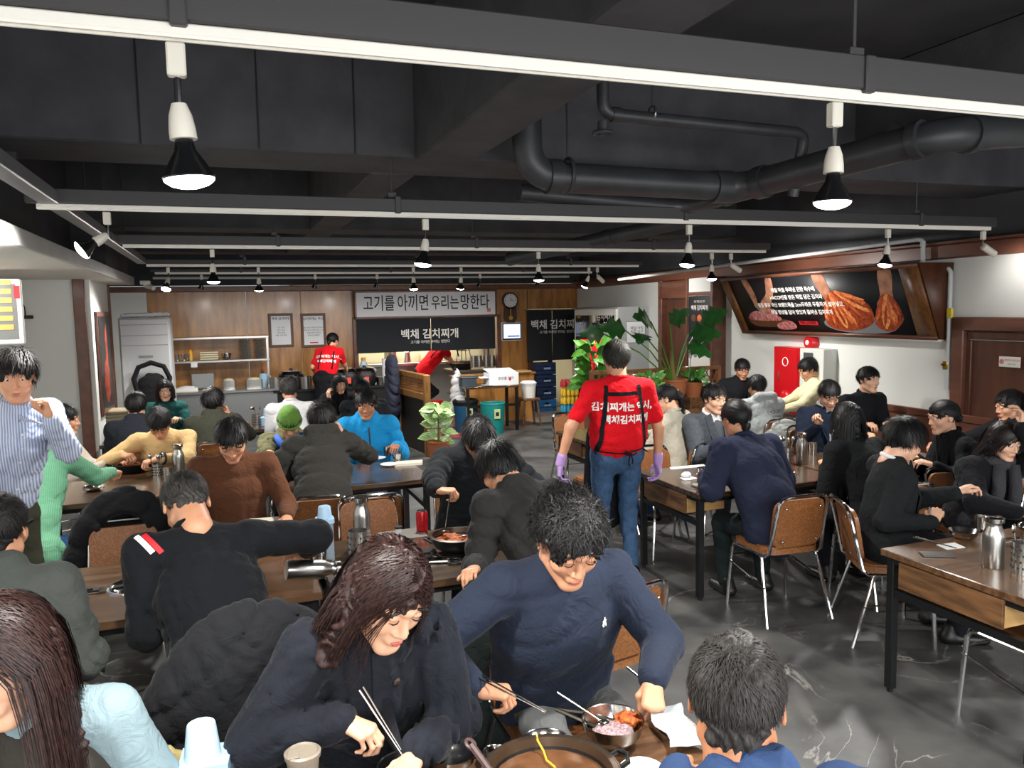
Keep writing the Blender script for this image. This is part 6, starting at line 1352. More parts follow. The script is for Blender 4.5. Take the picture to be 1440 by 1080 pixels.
# wall clock, tablet, notices
ck = thing('wall_clock', 'small brown pendulum wall clock right of the banner', 'clock', (P(719, 432, y=14.2).x, YB-.01, 0)); cz = 2.12
part('case', MB().prism([(.17*math.cos(a)*.95, cz+.0+.17*math.sin(a)*.95) for a in [i*math.pi/12 for i in range(24)]], .05, (0, 0, 0)).prism([(-.12, cz-.1), (.12, cz-.1), (.13, cz-.34), (.08, cz-.42), (-.08, cz-.42), (-.13, cz-.34)], .05, (0, 0, 0)), mat('clock_wood', '#4a2415', .35), ck)
part('dial', MB().cyl((0, -.05, cz), (0, -.06, cz), .13, seg=28), M_paper, ck); part('hands', MB().box((.0, -.064, cz+.03), (.008, .004, .07)).box((.03, -.064, cz+.005), (.06, .004, .008)), M_ink, ck)
m = MB()
for i in range(12): a = i*math.pi/6; m.box((.11*math.sin(a), -.062, cz+.11*math.cos(a)), (.008, .003, .018) if i % 3 else (.012, .003, .026))
part('hour_marks', m, M_ink, ck); part('pendulum', MB().cyl((0, -.055, cz-.15), (0, -.055, cz-.3), .006, seg=6).cyl((0, -.05, cz-.33), (0, -.062, cz-.33), .04, seg=16), mat('gold', '#c9a04a', .3, 1), ck)
tb = thing('wall_tablet', 'white framed tablet screen mounted below the clock', 'screen', (P(721, 468, y=14.2).x, YB-.03, 1.53)); part('housing', MB().box((0, 0, 0), (.42, .05, .36), .02), M_white, tb)
part('bezel', MB().box((0, -.027, 0), (.38, .006, .32), .002), M_black, tb); part('screen', MB().box((0, -.031, .005), (.34, .004, .27)), mat('screen_glow', '#c9d4ee', .3, emit=1.1), tb); part('screen_bar', MB().box((.03, -.034, -.09), (.24, .002, .025)), mat('screen_blue', '#3f64a8', .3, emit=.5), tb)
M_nfr = mat('notice_frame', '#5f3c28', .5)
for i, (x0_, x1_, y0_, y1_, lb, tt) in enumerate(((377, 414, 441, 488, 'left of the two brown framed paper notices on the plywood wall', ('백채 김치찌개', '고기  국산\n김치  국산\n찌개  매일\n매일 아침 직접')), (423, 460, 441, 488, 'right of the two brown framed paper notices on the plywood wall', ('김치찌개는 역시', '매일 아침 우려낸 진한 육수에\n직접 담근 김치와 국산 고기\n정성을 담아 맛있게\n끓여낸 김치찌개')))):
    a, b = P(x0_, y0_, y=14.2), P(x1_, y1_, y=14.2); t = thing('framed_notice', lb, 'notice', ((a.x+b.x)/2, YB-.012, (a.z+b.z)/2), 0, 'framed notices'); w_, h_ = b.x-a.x, a.z-b.z
    part('frame', MB().box((0, 0, 0), (w_, .03, h_), .006), M_nfr, t); part('sheet', MB().box((0, -.017, 0), (w_-.09, .006, h_-.09)), M_paper, t)
    flat_text(tt[0], .052, M_ink, t, (0, -.022, h_*.34), FB, .01); flat_text(tt[1], .030, M_ink, t, (0, -.022, -.02), FB, 0, line=1.5)
    if i: part('red_line', MB().box((0, -.021, -h_*.36), (.14, .002, .02)), M_redink, t)
# steel shelf with counter
x0_, x1_ = P(240, 500, y=13.9).x, P(378, 500, y=13.9).x; ys = 13.85
sh = thing('steel_shelf', 'two tier stainless shelf over a steel counter at the back left', 'shelf', ((x0_+x1_)/2, ys, 0)); w_ = x1_-x0_
for sx in (-1, 1): part('upright', MB().box((sx*(w_/2-.02), 0, 1.17), (.04, .05, .86), .003), M_steel, sh)
for z_ in (1.58, 1.20): part('shelf_board', MB().box((0, .03, z_), (w_, .36, .035), .003), M_steel, sh)
ct = thing('steel_counter', 'stainless steel counter below the two tier shelf', 'counter', ((x0_+x1_)/2+.02, 13.55, 0)); part('worktop', MB().box((0, 0, .74), (w_+.15, .75, .04), .004), M_steel, ct); part('cabinet', MB().box((0, .02, .36), (w_+.1, .68, .72), .004), mat('steel_panel', '#8f9193', .4, .6), ct)
for i in range(2):
    x_ = x1_-.14-.24*i; t = thing('bowl_stack', ['stack of steel bowls at the right end of the top shelf tier', 'second stack of steel bowls on the shelf, left of the first'][i], 'bowls', (x_, ys, 1.22), 0, 'bowl stacks')
    for j in range(11): part('bowl', MB().lathe([(.04, 0), (.095, .025), (.10, .028), (.092, .026), (.04, .004)], 16), mat('satin_steel', '#c9c9c6', .45, .8), t, mw=Matrix.Translation((0, 0, .028*j)))
t = thing('folded_trays', 'stack of folded white trays in the middle of the shelf', 'trays', (x0_+.58, ys, 1.22))
for j in range(4): part('tray', MB().box((0, 0, .02+.035*j), (.28, .2, .025), .006), M_cream, t, mw=Matrix.Rotation(.05*(j % 2), 4, 'Z'))
bowl((x0_+.85, ys, 1.22), 'single steel bowl on the shelf beside the stacked trays', .08, .1)
for j in range(3): cup((x0_+.1+.09*j, ys, 1.22), ['leftmost steel cup on the two tier shelf', 'middle steel cup on the two tier shelf', 'third steel cup on the two tier shelf'][j], .035, .11)
t = thing('sauce_bottle', 'yellow squeeze bottle on the shelf', 'bottle', (x0_+.30, ys, 1.22)); part('bottle_body', MB().lathe([(.001, 0), (.035, 0), (.035, .14), (.012, .18)], 14), mat('mustard_yellow', '#e0a818', .4), t); part('nozzle', MB().lathe([(.012, .18), (.004, .23), (.001, .23)], 10), M_redink, t)
t = thing('rag', 'small cloth lying over the edge of the lower shelf tier', 'cloth', (x0_+.35, ys-.18, 1.16)); part('cloth', MB().box((0, 0, 0), (.1, .03, .09), .01), M_tissue, t)
for i, (px, w2) in enumerate(((322, .2), (357, .26), (262, .34))):
    q = P(px, 540, y=13.5); t = thing('food_container', ['square steel tub of food in the middle of the counter', 'wide steel tub of food on the counter at the right', 'white plastic tray at the left of the counter'][i], 'tub', (q.x, 13.5, .76)); part('tub', MB().prism(rrect(w2, .22, .02), .14 if i < 2 else .05, (0, 0, 0), (1, 0, 0), (0, 1, 0)), M_steel if i < 2 else M_white, t); part('contents', MB().ell((0, 0, .14 if i < 2 else .05), (w2*.4, .08, .03)), M_cream if i < 2 else M_paper, t)
q = P(285, 530, y=13.7); solo('cutting_board', MB().box((0, 0, .13), (.34, .03, .24), .01), M_grey, 'grey board leaning on the wall behind the counter', 'board', None, (q.x, 13.7, .76))
q = P(371, 540, y=13.5); t = thing('glass_pitcher', 'clear plastic pitcher on the right end of the counter', 'pitcher', (q.x, 13.5, .76)); part('pitcher_body', MB().lathe([(.001, 0), (.06, 0), (.068, .22), (.06, .22), (.055, .01), (.001, .01)], 16), M_blueplastic, t); part('handle', MB().tube([(.065, 0, .19), (.11, 0, .18), (.11, 0, .06), (.06, 0, .05)], .008, 6), M_blueplastic, t)
q = P(369, 520, y=13.7); t = thing('soy_bottle', 'dark bottle with a red cap behind the pitcher', 'bottle', (q.x, 13.7, .76)); part('bottle_body', MB().lathe([(.001, 0), (.035, 0), (.035, .2), (.012, .26), (.012, .29)], 12), M_black, t); part('cap', MB().lathe([(.016, .28), (.016, .32), (.001, .32)], 10), M_redink, t)
# rice cooker counter
xa2, xb2 = P(384, 560, y=13.4).x, P(566, 560, y=13.4).x
t = thing('cooker_counter', 'dark low counter under the rice cookers', 'counter', ((xa2+xb2)/2, 13.5, 0)); part('worktop', MB().box((0, 0, .70), (xb2-xa2, .6, .04), .004), M_blackm, t); part('cabinet', MB().box((0, .02, .34), (xb2-xa2-.04, .54, .68), .004), M_blackm, t)
for px, lb in ((410, 'round black and steel rice cooker at the left end of the counter'), (488, 'round rice cooker half hidden by the red shirt'), (513, 'round black and steel rice cooker with a red light near the kitchen opening')):
    q = P(px, 540, y=13.45); t = thing('rice_cooker', lb, 'rice cooker', (q.x, 13.45, .72), 0, 'rice cookers')
    part('pot_body', MB().lathe([(.001, 0), (.17, 0), (.2, .05), (.2, .2), (.19, .22)], 24), M_black, t); part('lid', MB().lathe([(.2, .22), (.21, .24), (.17, .29), (.05, .31), (.001, .31)], 24), M_steelp, t); part('lid_knob', MB().lathe([(.03, .31), (.03, .33), (.001, .335)], 12), M_black, t)
    part('panel', MB().box((0, -.2, .1), (.08, .02, .1), .004), mat('red_light', '#c0392b', .4, emit=.6), t)
for px, lb, r_ in ((388, 'steel pot left of the first rice cooker', .1), (430, 'steel pot between the rice cooker and the staff woman', .1)):
    q = P(px, 548, y=13.35); t = thing('stock_pot', lb, 'pot', (q.x, 13.3, .72), 0, 'steel pots'); part('pot_body', MB().lathe([(.001, 0), (r_, 0), (r_, .2), (r_*1.05, .2), (r_*.96, .2), (r_*.96, .01), (.001, .01)], 18), M_steel, t); part('handle', MB().box((0, 0, .16), (r_*2.5, .02, .012), .003), M_steel, t)
for i in range(6):
    q = P(535+(i % 3)*11, 545, y=13.3); cup((q.x, 13.3+.12*(i//3), .72), ['steel cup %s in the cluster right of the rice cookers' % s_ for s_ in ('at the front left', 'at the front middle', 'at the front right', 'at the back left', 'at the back middle', 'at the back right')][i], .045, .13, group='cups by the rice cookers')
q = P(543, 520, y=13.6); t = thing('paper_roll', 'white upright kitchen roll near the kitchen opening', 'paper roll', (q.x, 13.6, .72)); part('roll', MB().lathe([(.02, 0), (.07, 0), (.07, .42), (.02, .42)], 20), M_tissue, t)
q = P(510, 495, y=13.75); t = thing('orange_bottle', 'clear bottle with orange top beside the kitchen roll', 'bottle', (q.x, 13.7, .95)); part('bottle_body', MB().lathe([(.001, -.23), (.06, -.23), (.06, .12), (.03, .18)], 14), M_blueplastic, t); part('cap', MB().lathe([(.04, .16), (.04, .22), (.001, .22)], 12), mat('orange_cap', '#d6953a', .5), t)
# kitchen interior
kt = bpy.data.objects.new('wall_kitchen', None); COL.objects.link(kt); kt['kind'] = 'structure'
part('tile_wall', MB().box((3.9, 16.7, 1.3), (5.5, .08, 2.6)).box((1.2, 15.6, 1.3), (.08, 2.4, 2.6)).box((6.6, 15.6, 1.3), (.08, 2.4, 2.6)), mat('kitchen_tile', '#d9cfae', .35, kind='noise', scale=2, amt=.1), kt)
m = MB()
for i in range(10): m.box((3.9, 16.655, .25*i+.1), (5.4, .004, .008))
part('grout', m, M_grey, kt)
struct('trim_15', MB().box((2.25, 14.3, .93), (.08, .14, 1.86), .006).box((4.97, 14.3, .93), (.08, .14, 1.86), .006).box((5.62, 14.3, .97), (.07, .16, 1.94), .006), M_trim)
sd_ = P(773, 560, y=14.4); struct('trim_16', MB().box((sd_.x+.0, 14.36, .97), (.09, .05, 1.94), .004), mat('dark_red_door', '#3a2019', .5))
area('kitchen_ceiling_light', (3.6, 15.6, 2.5), 1.6, .5, 90, col=(1, .95, .82))
q1, q2 = P(640, 540, y=14.9), P(700, 540, y=14.9)
st_ = thing('kitchen_stove', 'steel kitchen stove bench inside the kitchen opening', 'stove', (q2.x-.2, 15.0, 0)); part('bench_top', MB().box((0, 0, .78), (1.6, .7, .04), .004), M_steel, st_); part('leg', MB().box((-.75, -.3, .38), (.05, .05, .76)), M_steel, st_); part('leg', MB().box((.75, -.3, .38), (.05, .05, .76)), M_steel, st_); part('shelf', MB().box((0, 0, .3), (1.5, .6, .03)), M_steel, st_)
q = P(648, 512, y=14.9); pan((q.x, 14.85, .80), 'black wok on the kitchen stove', r=.24, h=.12, chunks=0, handle=True)
t = thing('strainer', 'wire strainer standing in the wok', 'strainer', (q.x+.05, 14.85, .95)); part('wire_dome', MB().tube([(-.15, 0, 0), (-.12, 0, .22), (0, 0, .32), (.12, 0, .22), (.15, 0, 0)], .008, 6).tube([(0, -.15, 0), (0, -.12, .22), (0, 0, .32), (0, .12, .22), (0, .15, 0)], .008, 6).tube(ring_pts(.15, 0), .008, 6, closed=True).tube(ring_pts(.12, .22), .006, 6, closed=True), M_dsteel, t); part('handle', MB().cyl((-.1, 0, .1), (-.22, 0, .55), .012, seg=8), M_black, t)
for i, px in enumerate((664, 672, 682, 690)):
    q = P(px, 512, y=14.5); holder((q.x, 14.42, .86), ['leftmost', 'second', 'third', 'rightmost'][i]+' steel cutlery holder on the half wall under the curtain', h=.22, r=.06, tools=0)
for i, (px, hh_) in enumerate(((555, .3), (575, .22), (690, .4))):
    q = P(px, 500, y=15.9); t = thing('kitchen_pot', ['tall steel pot at the back of the kitchen', 'low steel pot at the back of the kitchen', 'steel canister at the right of the kitchen'][i], 'pot', (q.x, 16.2, .9), 0, 'kitchen pots'); part('pot_body', MB().lathe([(.001, 0), (.16, 0), (.16, hh_), (.15, hh_), (.15, .01), (.001, .01)], 18), M_steel, t); part('lid', MB().lathe([(.165, hh_), (.14, hh_+.03), (.001, hh_+.05)], 18), M_steelp, t)
t = thing('kitchen_bench', 'steel bench along the back kitchen wall', 'bench', (3.6, 16.25, 0)); part('bench_top', MB().box((0, 0, .87), (4.6, .6, .05), .004), M_steel, t); part('cabinet', MB().box((0, .03, .42), (4.5, .5, .84), .004), mat('steel_panel2', '#7f8184', .4, .5), t)
for i in range(3): q = P(560+18*i, 486, y=16.3); t = thing('dish_rack', ['left', 'middle', 'right'][i]+' pile of pale dishes at the back of the kitchen', 'dishes', (q.x, 16.2, .9), 0, 'dish piles'); part('dish_pile', MB().lathe([(.001, .0), (.16, .0), (.18, .2), (.13, .3), (.001, .3)], 14), M_cream, t)
# half wall and side table with boxes
xh0, xh1 = P(637, 540, y=12.9).x, P(752, 540, y=12.9).x
struct('trim_17', MB().box(((xh0+.9+xh1)/2-.45, 12.98, .41), (xh1-xh0, .12, .82), .006).box((xh1-.05, 13.6, .41), (.1, 1.3, .82), .006).box(((xh0+xh1)/2, 12.98, .835), (xh1-xh0+.04, .2, .03), .004), M_ply)
dx0, dx1 = P(655, 540, y=11.9).x, P(729, 540, y=11.9).x
dk = thing('side_table', 'small dark table holding the white box in front of the wooden half wall', 'table', ((dx0+dx1)/2, 12.15, 0)); w_ = dx1-dx0
part('tabletop', MB().box((0, 0, .72), (w_, .55, .035), .004), M_tab, dk)
for sx in (-1, 1):
    for sy in (-1, 1): part('leg', MB().box((sx*(w_/2-.03), sy*.24, .35), (.045, .045, .70)), M_blackm, dk)
part('rail', MB().box((0, -.24, .42), (w_-.06, .03, .04)), M_blackm, dk)
q = P(706, 530, y=12.0); t = thing('cardboard_box', 'white cardboard box with printed lid on the side table', 'box', (q.x, 12.05, .74)); part('box_body', MB().box((0, 0, .1), (.50, .3, .2), .004), M_paper, t); part('flap', MB().box((-.02, .05, .225), (.46, .3, .01)), M_paper, t, mw=Matrix.Rotation(.15, 4, 'X')); part('flap', MB().box((-.32, 0, .13), (.14, .28, .008), rz=0), M_paper, t)
flat_text('정성을 담아', .055, M_ink, t, (.03, -.152, .11), FB, .01); part('print', MB().box((.1, -.152, .1), (.03, .003, .05)), M_redink, t)
q = P(660, 530, y=12.0); t = thing('grey_basin', 'dark grey plastic basin on the left of the side table', 'basin', (q.x, 12.1, .74)); part('basin', MB().prism(rrect(.26, .2, .03), .13, (0, 0, 0), (1, 0, 0), (0, 1, 0)), mat('basin_grey', '#39444c', .4), t); part('rim', MB().box((0, 0, .14), (.3, .24, .02), .006), MATS['basin_grey'], t)
q = P(686, 537, y=11.9); plate((q.x, 11.95, .74), 'white plate on the side table in front of the box', .1)
t = thing('work_surface_box', 'pale board resting on the wooden half wall', 'board', (xh1-.35, 13.0, .85)); part('board', MB().box((0, 0, .015), (.55, .3, .03), .004), M_pale, t)
def bin_(px, y_, col, lb, top, lbl=True):
    q = P(px, 590, y=y_); t = thing('waste_bin', lb, 'bin', (q.x, y_, 0), 0, 'plastic bins')
    m = MB(); m.lathe([(.001, 0), (.165, 0), (.2, top), (.185, top), (.155, .02), (.001, .02)], 28); part('bin_body', m, mat('bin_'+col[1:], col, .45), t); part('rim', MB().tube(ring_pts(.197, top), .012, 6, closed=True), M_black if lbl else MATS['bin_'+col[1:]], t)
    part('label', MB().box((.01, -.195, top*.68), (.10, .02, .15), .003), mat('bin_label', '#b9c48d', .6), t); part('label_print', MB().box((.01, -.207, top*.68), (.05, .003, .06)), M_ink, t); return t
b1 = bin_(655, 12.1, '#12496b', 'dark blue waste bin with a black liner under the side table', .50); part('liner', MB().lathe([(.2, .44), (.215, .5), (.19, .53), (.15, .5)], 20), M_black, b1)
bin_(693, 11.78, '#0f7f7c', 'teal waste bin with a pale label under the side table', .48, False)
q = P(645, 555, y=12.3); s = Sdf(.02); s.cone((0, 0, -.25), (0, 0, .2), .14, .10, .04).cone((-.02, 0, .2), (0, 0, .36), .06, .03, .03); m = MB(); m.add(*s.build(folds(.02, 1, 4))); t = solo('plastic_bag', m, mat('bag_white', '#dfe0e0', .5), 'white plastic bag hanging at the end of the half wall', 'bag', None, (q.x, 12.35, .62), smooth=True)
q = P(742, 575, y=12.35); stl = thing('wooden_stool', 'small wooden stool by the end of the half wall', 'stool', (q.x, 12.3, 0)); part('seat', MB().box((0, 0, .45), (.3, .3, .04), .006), M_drawer, stl)
for sx in (-1, 1):
    for sy in (-1, 1): part('leg', MB().tube([(sx*.16, sy*.15, 0), (sx*.11, sy*.11, .43)], .018, 6), M_drawer, stl)
t = thing('white_tub', 'white plastic tub standing on the wooden stool', 'tub', (q.x, 12.3, .47)); part('tub', MB().lathe([(.001, 0), (.11, 0), (.13, .24), (.12, .24), (.1, .02), (.001, .02)], 20), M_white, t); part('liner', MB().lathe([(.13, .2), (.145, .25), (.11, .28), (.08, .25)], 14), M_tissue, t)
solo('cleaning_box', MB().box((0, 0, .15), (.3, .25, .3), .01), M_drawer, 'brown box on the floor between the two bins', 'box', None, (P(672, 575, y=12.4).x+.15, 12.45, 0))
struct('trim_18', MB().box((3.0, 13.4, .06), (1.4, .12, .12), .006), mat('kerb', '#8b7f70', .6))
solo('red_mat', MB().box((0, 0, .006), (1.0, 1.1, .012), .004), mat('mat_red', '#7a3236', .95, bump=.3), 'dull red floor mat in front of the kitchen', 'mat', None, (P(628, 612, z=0).x, 12.1, 0))
solo('floor_mop_bucket', MB().lathe([(.001, 0), (.1, 0), (.12, .25), (.11, .25), (.09, .01), (.001, .01)], 16), M_redink, 'red bucket beside the kitchen bench leg', 'bucket', None, (P(622, 560, y=14.2).x, 14.6, 0))
# crates by the doorway
for i in range(4):
    q = P(763, 560, y=14.0); t = thing('bottle_crate', ['lowest, brighter blue crate of the stack beside the back doorway', 'second dark blue crate up in the stack beside the back doorway', 'third dark blue crate up in the stack beside the back doorway', 'top dark blue crate of the stack beside the back doorway'][i], 'crate', (q.x, 13.95, .235*i), 0, 'stacked bottle crates')
    cm = mat('crate_blue', '#1f5f92', .5) if i == 0 else mat('crate_dark', '#152a4c', .5)
    m = MB(); m.box((0, 0, .02), (.40, .3, .03)).box((0, -.15, .05), (.40, .012, .07)).box((0, -.15, .20), (.40, .012, .06)).box((-.195, 0, .115), (.012, .3, .22)).box((.195, 0, .115), (.012, .3, .22)).box((0, .15, .115), (.40, .012, .22)).box((-.12, -.15, .12), (.16, .012, .09)).box((.12, -.15, .12), (.16, .012, .09)); part('crate_shell', m, cm, t); part('crate_print', MB().box((.02, -.158, .12), (.14, .003, .035)), mat('pale_print', '#8fa6c0', .6), t)
M_pack = [mat('pack_%s' % n, c, .5) for n, c in (('red', '#b5202a'), ('yellow', '#e0b51d'), ('blue', '#2d95b8'), ('orange', '#cf5b1c'))]
for i, (c_, lb) in enumerate(((3, 'orange'), (2, 'light blue'), (1, 'yellow'), (1, 'upper yellow'), (0, 'top red'))):
    q = P(801, 570, y=12.6); t = thing('drink_pack', lb+' shrink wrapped pack of bottles in the stack beside the glass fridge', 'bottle pack', (q.x, 12.6, .145*i), 0, 'stacked drink packs')
    for j in range(4):
        for k in range(2): part('bottle', MB().lathe([(.001, 0), (.034, 0), (.034, .09), (.014, .12), (.014, .14), (.001, .14)], 10), M_pack[c_], t, mw=Matrix.Translation((-.12+.08*j, -.05+.09*k, 0)))
# fridges
fr = thing('glass_door_fridge', 'white two door display fridge against the back right wall', 'fridge', (0, 0, 0)); fx = 5.95; ya, yb_ = P(868, 440, x=fx).y, P(809, 440, x=fx).y; L_ = yb_-ya
part('cabinet', MB().box((fx+.33, (ya+yb_)/2, .98), (.62, L_, 1.96), .01), mat('fridge_grey', '#a9acad', .45), fr)
for i in range(2):
    yc_ = ya+L_*(.25+.5*i); dd = part('door', MB().box((fx, yc_, .98), (.04, L_/2-.01, 1.9), .006), M_white, fr); part('door_glass', MB().box((fx-.022, yc_, 1.05), (.004, L_/2-.12, 1.55)), mat('dark_glass', '#16191d', .08), dd)
flat_text('김치찌개\n는 역시', .16, M_whiteink, fr, (fx-.027, ya+L_*.25, 1.72), RW, .01); flat_text('김', .22, M_whiteink, fr, (fx-.027, ya+L_*.8, 1.6), RW, .01)
part('leaflet', MB().box((fx-.028, ya+L_*.25, 1.4), (.003, .36, .3)), M_paper, fr)
part('notice', MB().box((fx+.33, ya-.003, 1.55), (.34, .004, .34)), M_paper, fr); flat_text('매일 아침\n직접 담근\n김치찌개', .06, M_ink, fr, (fx+.35, ya-.008, 1.55), FB); part('notice_frame', MB().tube([(fx+.16, ya-.008, 1.38), (fx+.50, ya-.008, 1.38), (fx+.50, ya-.008, 1.72), (fx+.16, ya-.008, 1.72)], .004, 4, closed=True), M_ink, fr)
# lattice planter behind the plants
pl = thing('lattice_planter', 'brown wooden planter box with a diamond lattice front by the plants', 'planter', (5.35, 9.15, 0), -.05); part('planter_box', MB().box((0, .1, .42), (1.9, .3, .84), .01), M_trim, pl); part('frame', MB().box((0, -.08, 1.12), (1.9, .04, .05), .004).box((0, -.08, .85), (1.9, .04, .05), .004).box((-.93, -.08, .98), (.05, .05, .3)).box((.93, -.08, .98), (.05, .05, .3)), M_ply2, pl)
for i in range(24):
    for s_ in (-1, 1): x_ = -.86+.075*i; part('lattice_slat', MB().tube([(x_-.06*s_, -.08, .87), (x_+.06*s_, -.08, 1.1)], .008, 4), M_ply2, pl)
# ---- partition with lattice
pt = thing('wooden_partition', 'low wooden partition with a woven lattice band behind the bright blue jacket', 'partition', (0, 0, 0)); p_a, p_b = P(603, 642, z=0), Vector((2.42, 11.35, 0)); L_ = (p_b-p_a).length; pt.location = p_a; pt.rotation_euler = (0, 0, math.atan2(p_b.y-p_a.y, p_b.x-p_a.x))
M_pw = mat('partition_wood', '#8c6232', .45, kind='noise', scale=8, col2='#64411d', stretch=(4, 4, .5)); part('post', MB().box((0, 0, .55), (.06, .09, 1.1), .006), M_pw, pt); part('post', MB().box((L_, 0, .55), (.06, .09, 1.1), .006), M_pw, pt)
part('rail', MB().box((L_/2, 0, 1.07), (L_, .07, .07), .006), M_pw, pt); part('rail', MB().box((L_/2, 0, .80), (L_, .07, .09), .006), M_pw, pt); part('panel', MB().box((L_/2, 0, .39), (L_-.04, .04, .74), .003), mat('panel_black', '#191613', .4), pt)
for i in range(16): part('lattice_slat', MB().box((.05+(L_-.1)*i/15, 0, .94), (.022, .02, .2)), M_pw, pt)
for j in range(5): part('lattice_slat', MB().box((L_/2, .012, .87+.04*j), (L_-.06, .012, .018)), M_ply2, pt)
cpt = MB(); s = Sdf(.02); s.cone((0, 0, .45), (0, 0, 1.05), .2, .17, .04, fl=((1, 0, 0), 1.8)); cpt.add(*s.build(folds(.015, 1, 7))); solo('navy_coat', cpt, mat('coat_ink', '#14182a', .85), 'dark navy coat thrown over the far end of the wooden partition', 'coat', None, (2.28, 11.25, .12), smooth=True)
# ---- air conditioner, seat cover, cushions
ac0, ac1 = P(165, 447, y=10.6), P(238, 447, y=10.6); ac = thing('air_conditioner', 'tall white standing air conditioner cabinet at the back left', 'air conditioner', ((ac0.x+ac1.x)/2, 10.9, 0)); w_ = ac1.x-ac0.x
part('cabinet', MB().box((0, 0, .97), (w_, .55, 1.94), .015), mat('ac_white', '#b4b6b7', .45), ac); part('front_panel', MB().box((0, -.285, .97), (w_-.03, .03, 1.9), .01), mat('ac_front', '#c3c6c8', .4), ac)
m = MB()
for z_ in (1.85, 1.72, 1.60): m.box((0, -.302, z_), (w_-.06, .004, .008))
part('vent_slot', m, M_grey, ac); part('display', MB().box((.0, -.302, 1.46), (.16, .004, .03)), M_grey, ac)
m = MB()
for i in range(5): m.box((-.06+.03*i, -.302, 1.41), (.012, .004, .008))
part('button', m, M_grey, ac); t = thing('fallen_papers', 'crumpled clear plastic lying on top of the air conditioner', 'plastic', ((ac0.x+ac1.x)/2, 10.85, 1.945)); m = MB(); s = Sdf(.015); s.cone((-.25, 0, .02), (.25, 0, .03), .035, .03, .03, fl=((0, 0, 1), 1.3)); m.add(*s.build(folds(.01, 2, 8))); part('sheet', m, M_tissue, t)
hx = (ac0.x+ac1.x)/2+.06; t = thing('backpack', 'black bag hanging on the front of the air conditioner', 'bag', (hx, 10.5, 1.0)); s = Sdf(.015); s.cone((0, 0, -.2), (0, 0, .10), .19, .17, .04, fl=((0, 1, 0), 2.6)); m = MB(); m.add(*s.build(folds(.006, 1, 2))); part('bag_body', m, C_BLK, t, smooth=True); part('strap', MB().tube([(-.17, -.02, .05), (-.2, -.02, .2), (-.14, -.02, .34), (0, -.02, .39), (.14, -.02, .34), (.2, -.02, .2), (.17, -.02, .05)], .03, 8), C_BLK, t)
for i in range(9): solo('seat_cushion', MB().box((0, 0, .02), (.40, .34, .038), .012), mat('cushion_beige', '#9c9078', .8), ['lowest', 'second', 'third', 'fourth', 'fifth', 'sixth', 'seventh', 'eighth', 'topmost'][i]+' folded beige mat in the pile left of the air conditioner', 'mat', 'piled beige mats', (P(153, 560, y=9.9).x+.13+.02*(i % 2), 9.9, .55+.04*i))
t = thing('mat_stand', 'low box carrying the pile of beige mats', 'stand', (P(153, 560, y=9.9).x+.14, 9.9, 0)); part('stand_body', MB().box((0, 0, .272), (.42, .36, .54), .01), M_blackm, t)
# ---- television at the left, wall plug, camera
tv = thing('television', 'white framed wall screen at the left edge showing yellow stripes and blue', 'screen', (0, 0, 0)); a = P(28, 392, y=7.2); b = P(28, 484, y=7.2); zc = (a.z+b.z)/2; hh = a.z-b.z; tv.location = (a.x-.42, 7.2, zc); tv.rotation_euler = (0, 0, .12)
part('bezel', MB().box((0, 0, 0), (.84, .05, hh), .01), M_white, tv); part('picture', MB().box((0, -.027, .0), (.76, .004, hh-.08)), mat('tv_picture', '#5f605e', .3, emit=.1), tv)
for i in range(6): part('yellow_stripe', MB().box((.27, -.031, -.12+.07*i), (.16, .002, .04)), mat('tv_yellow', '#b98f45', .4, emit=.15), tv)
part('blue_patch', MB().box((.15, -.032, -.12), (.12, .002, .2)), mat('tv_blue', '#3a4ab0', .4, emit=.15), tv); part('red_tag', MB().box((.385, -.028, hh*.3), (.04, .004, .1)), M_redink, tv)
part('mount', MB().box((0, .03, hh/2+.12), (.05, .03, .26)), M_black, tv)
q = P(36, 446, y=9.17); t = thing('wall_socket', 'small black adapter with a dangling cable on the left wall', 'adapter', (q.x, 9.18, q.z)); part('plug', MB().box((0, 0, 0), (.13, .04, .035), .006), M_black, t); part('cable', MB().tube([(0, -.01, .01), (.0, -.02, .1), (-.05, -.02, .2), (-.08, -.02, .3)], .006, 6), M_black, t)
q = P(205, 400, y=11); t = thing('security_camera', 'small white security camera at the end of the left soffit', 'camera', (q.x, 10.95, 2.37)); part('bracket', MB().box((0, 0, 0), (.12, .1, .05), .006), M_white, t); part('housing', MB().cyl((0, 0, -.03), (.1, -.08, -.07), .035, .03, 12), M_white, t)
# ================================================================ plants
rn = random.Random(4)
def leafmesh(kind, m):
    key = ('leaf', kind)
    if key in _hd: return _hd[key]
    V = []; F = []; n_ = 7
    for i in range(n_+1):
        t_ = i/n_; w_ = math.sin(math.pi*t_**.8)*.5*{'oval': .5, 'variegated': .6, 'small': .5, 'monstera': .85}[kind]; bend = -.25*t_*t_
        for s_ in (-1, -.5, 0, .5, 1):
            ww = w_
            if kind == 'monstera' and abs(s_) == 1: ww *= (.55 if i % 2 else 1)
            V.append((s_*ww, t_, bend+.10*abs(s_)*w_))
    for i in range(n_):
        for j in range(4): F.append((i*5+j, i*5+j+1, i*5+j+6, i*5+j+5))
    mb = MB(); mb.mix(np.array(V), F); me = mb.mesh('leaf', True); me.materials.append(m); _hd[key] = me; return me
M_leaf = mat('leaf_green', '#5a9638', .3, kind='noise', scale=3, col2='#356b24', coat=.2); M_leafd = mat('leaf_dark', '#2f6a30', .3, kind='noise', scale=4, amt=.4, coat=.2); M_leafv = mat('leaf_variegated', '#4c8a36', .35, kind='wave', scale=3, col2='#c3d59c'); M_pot = mat('terracotta', '#a5623c', .7)
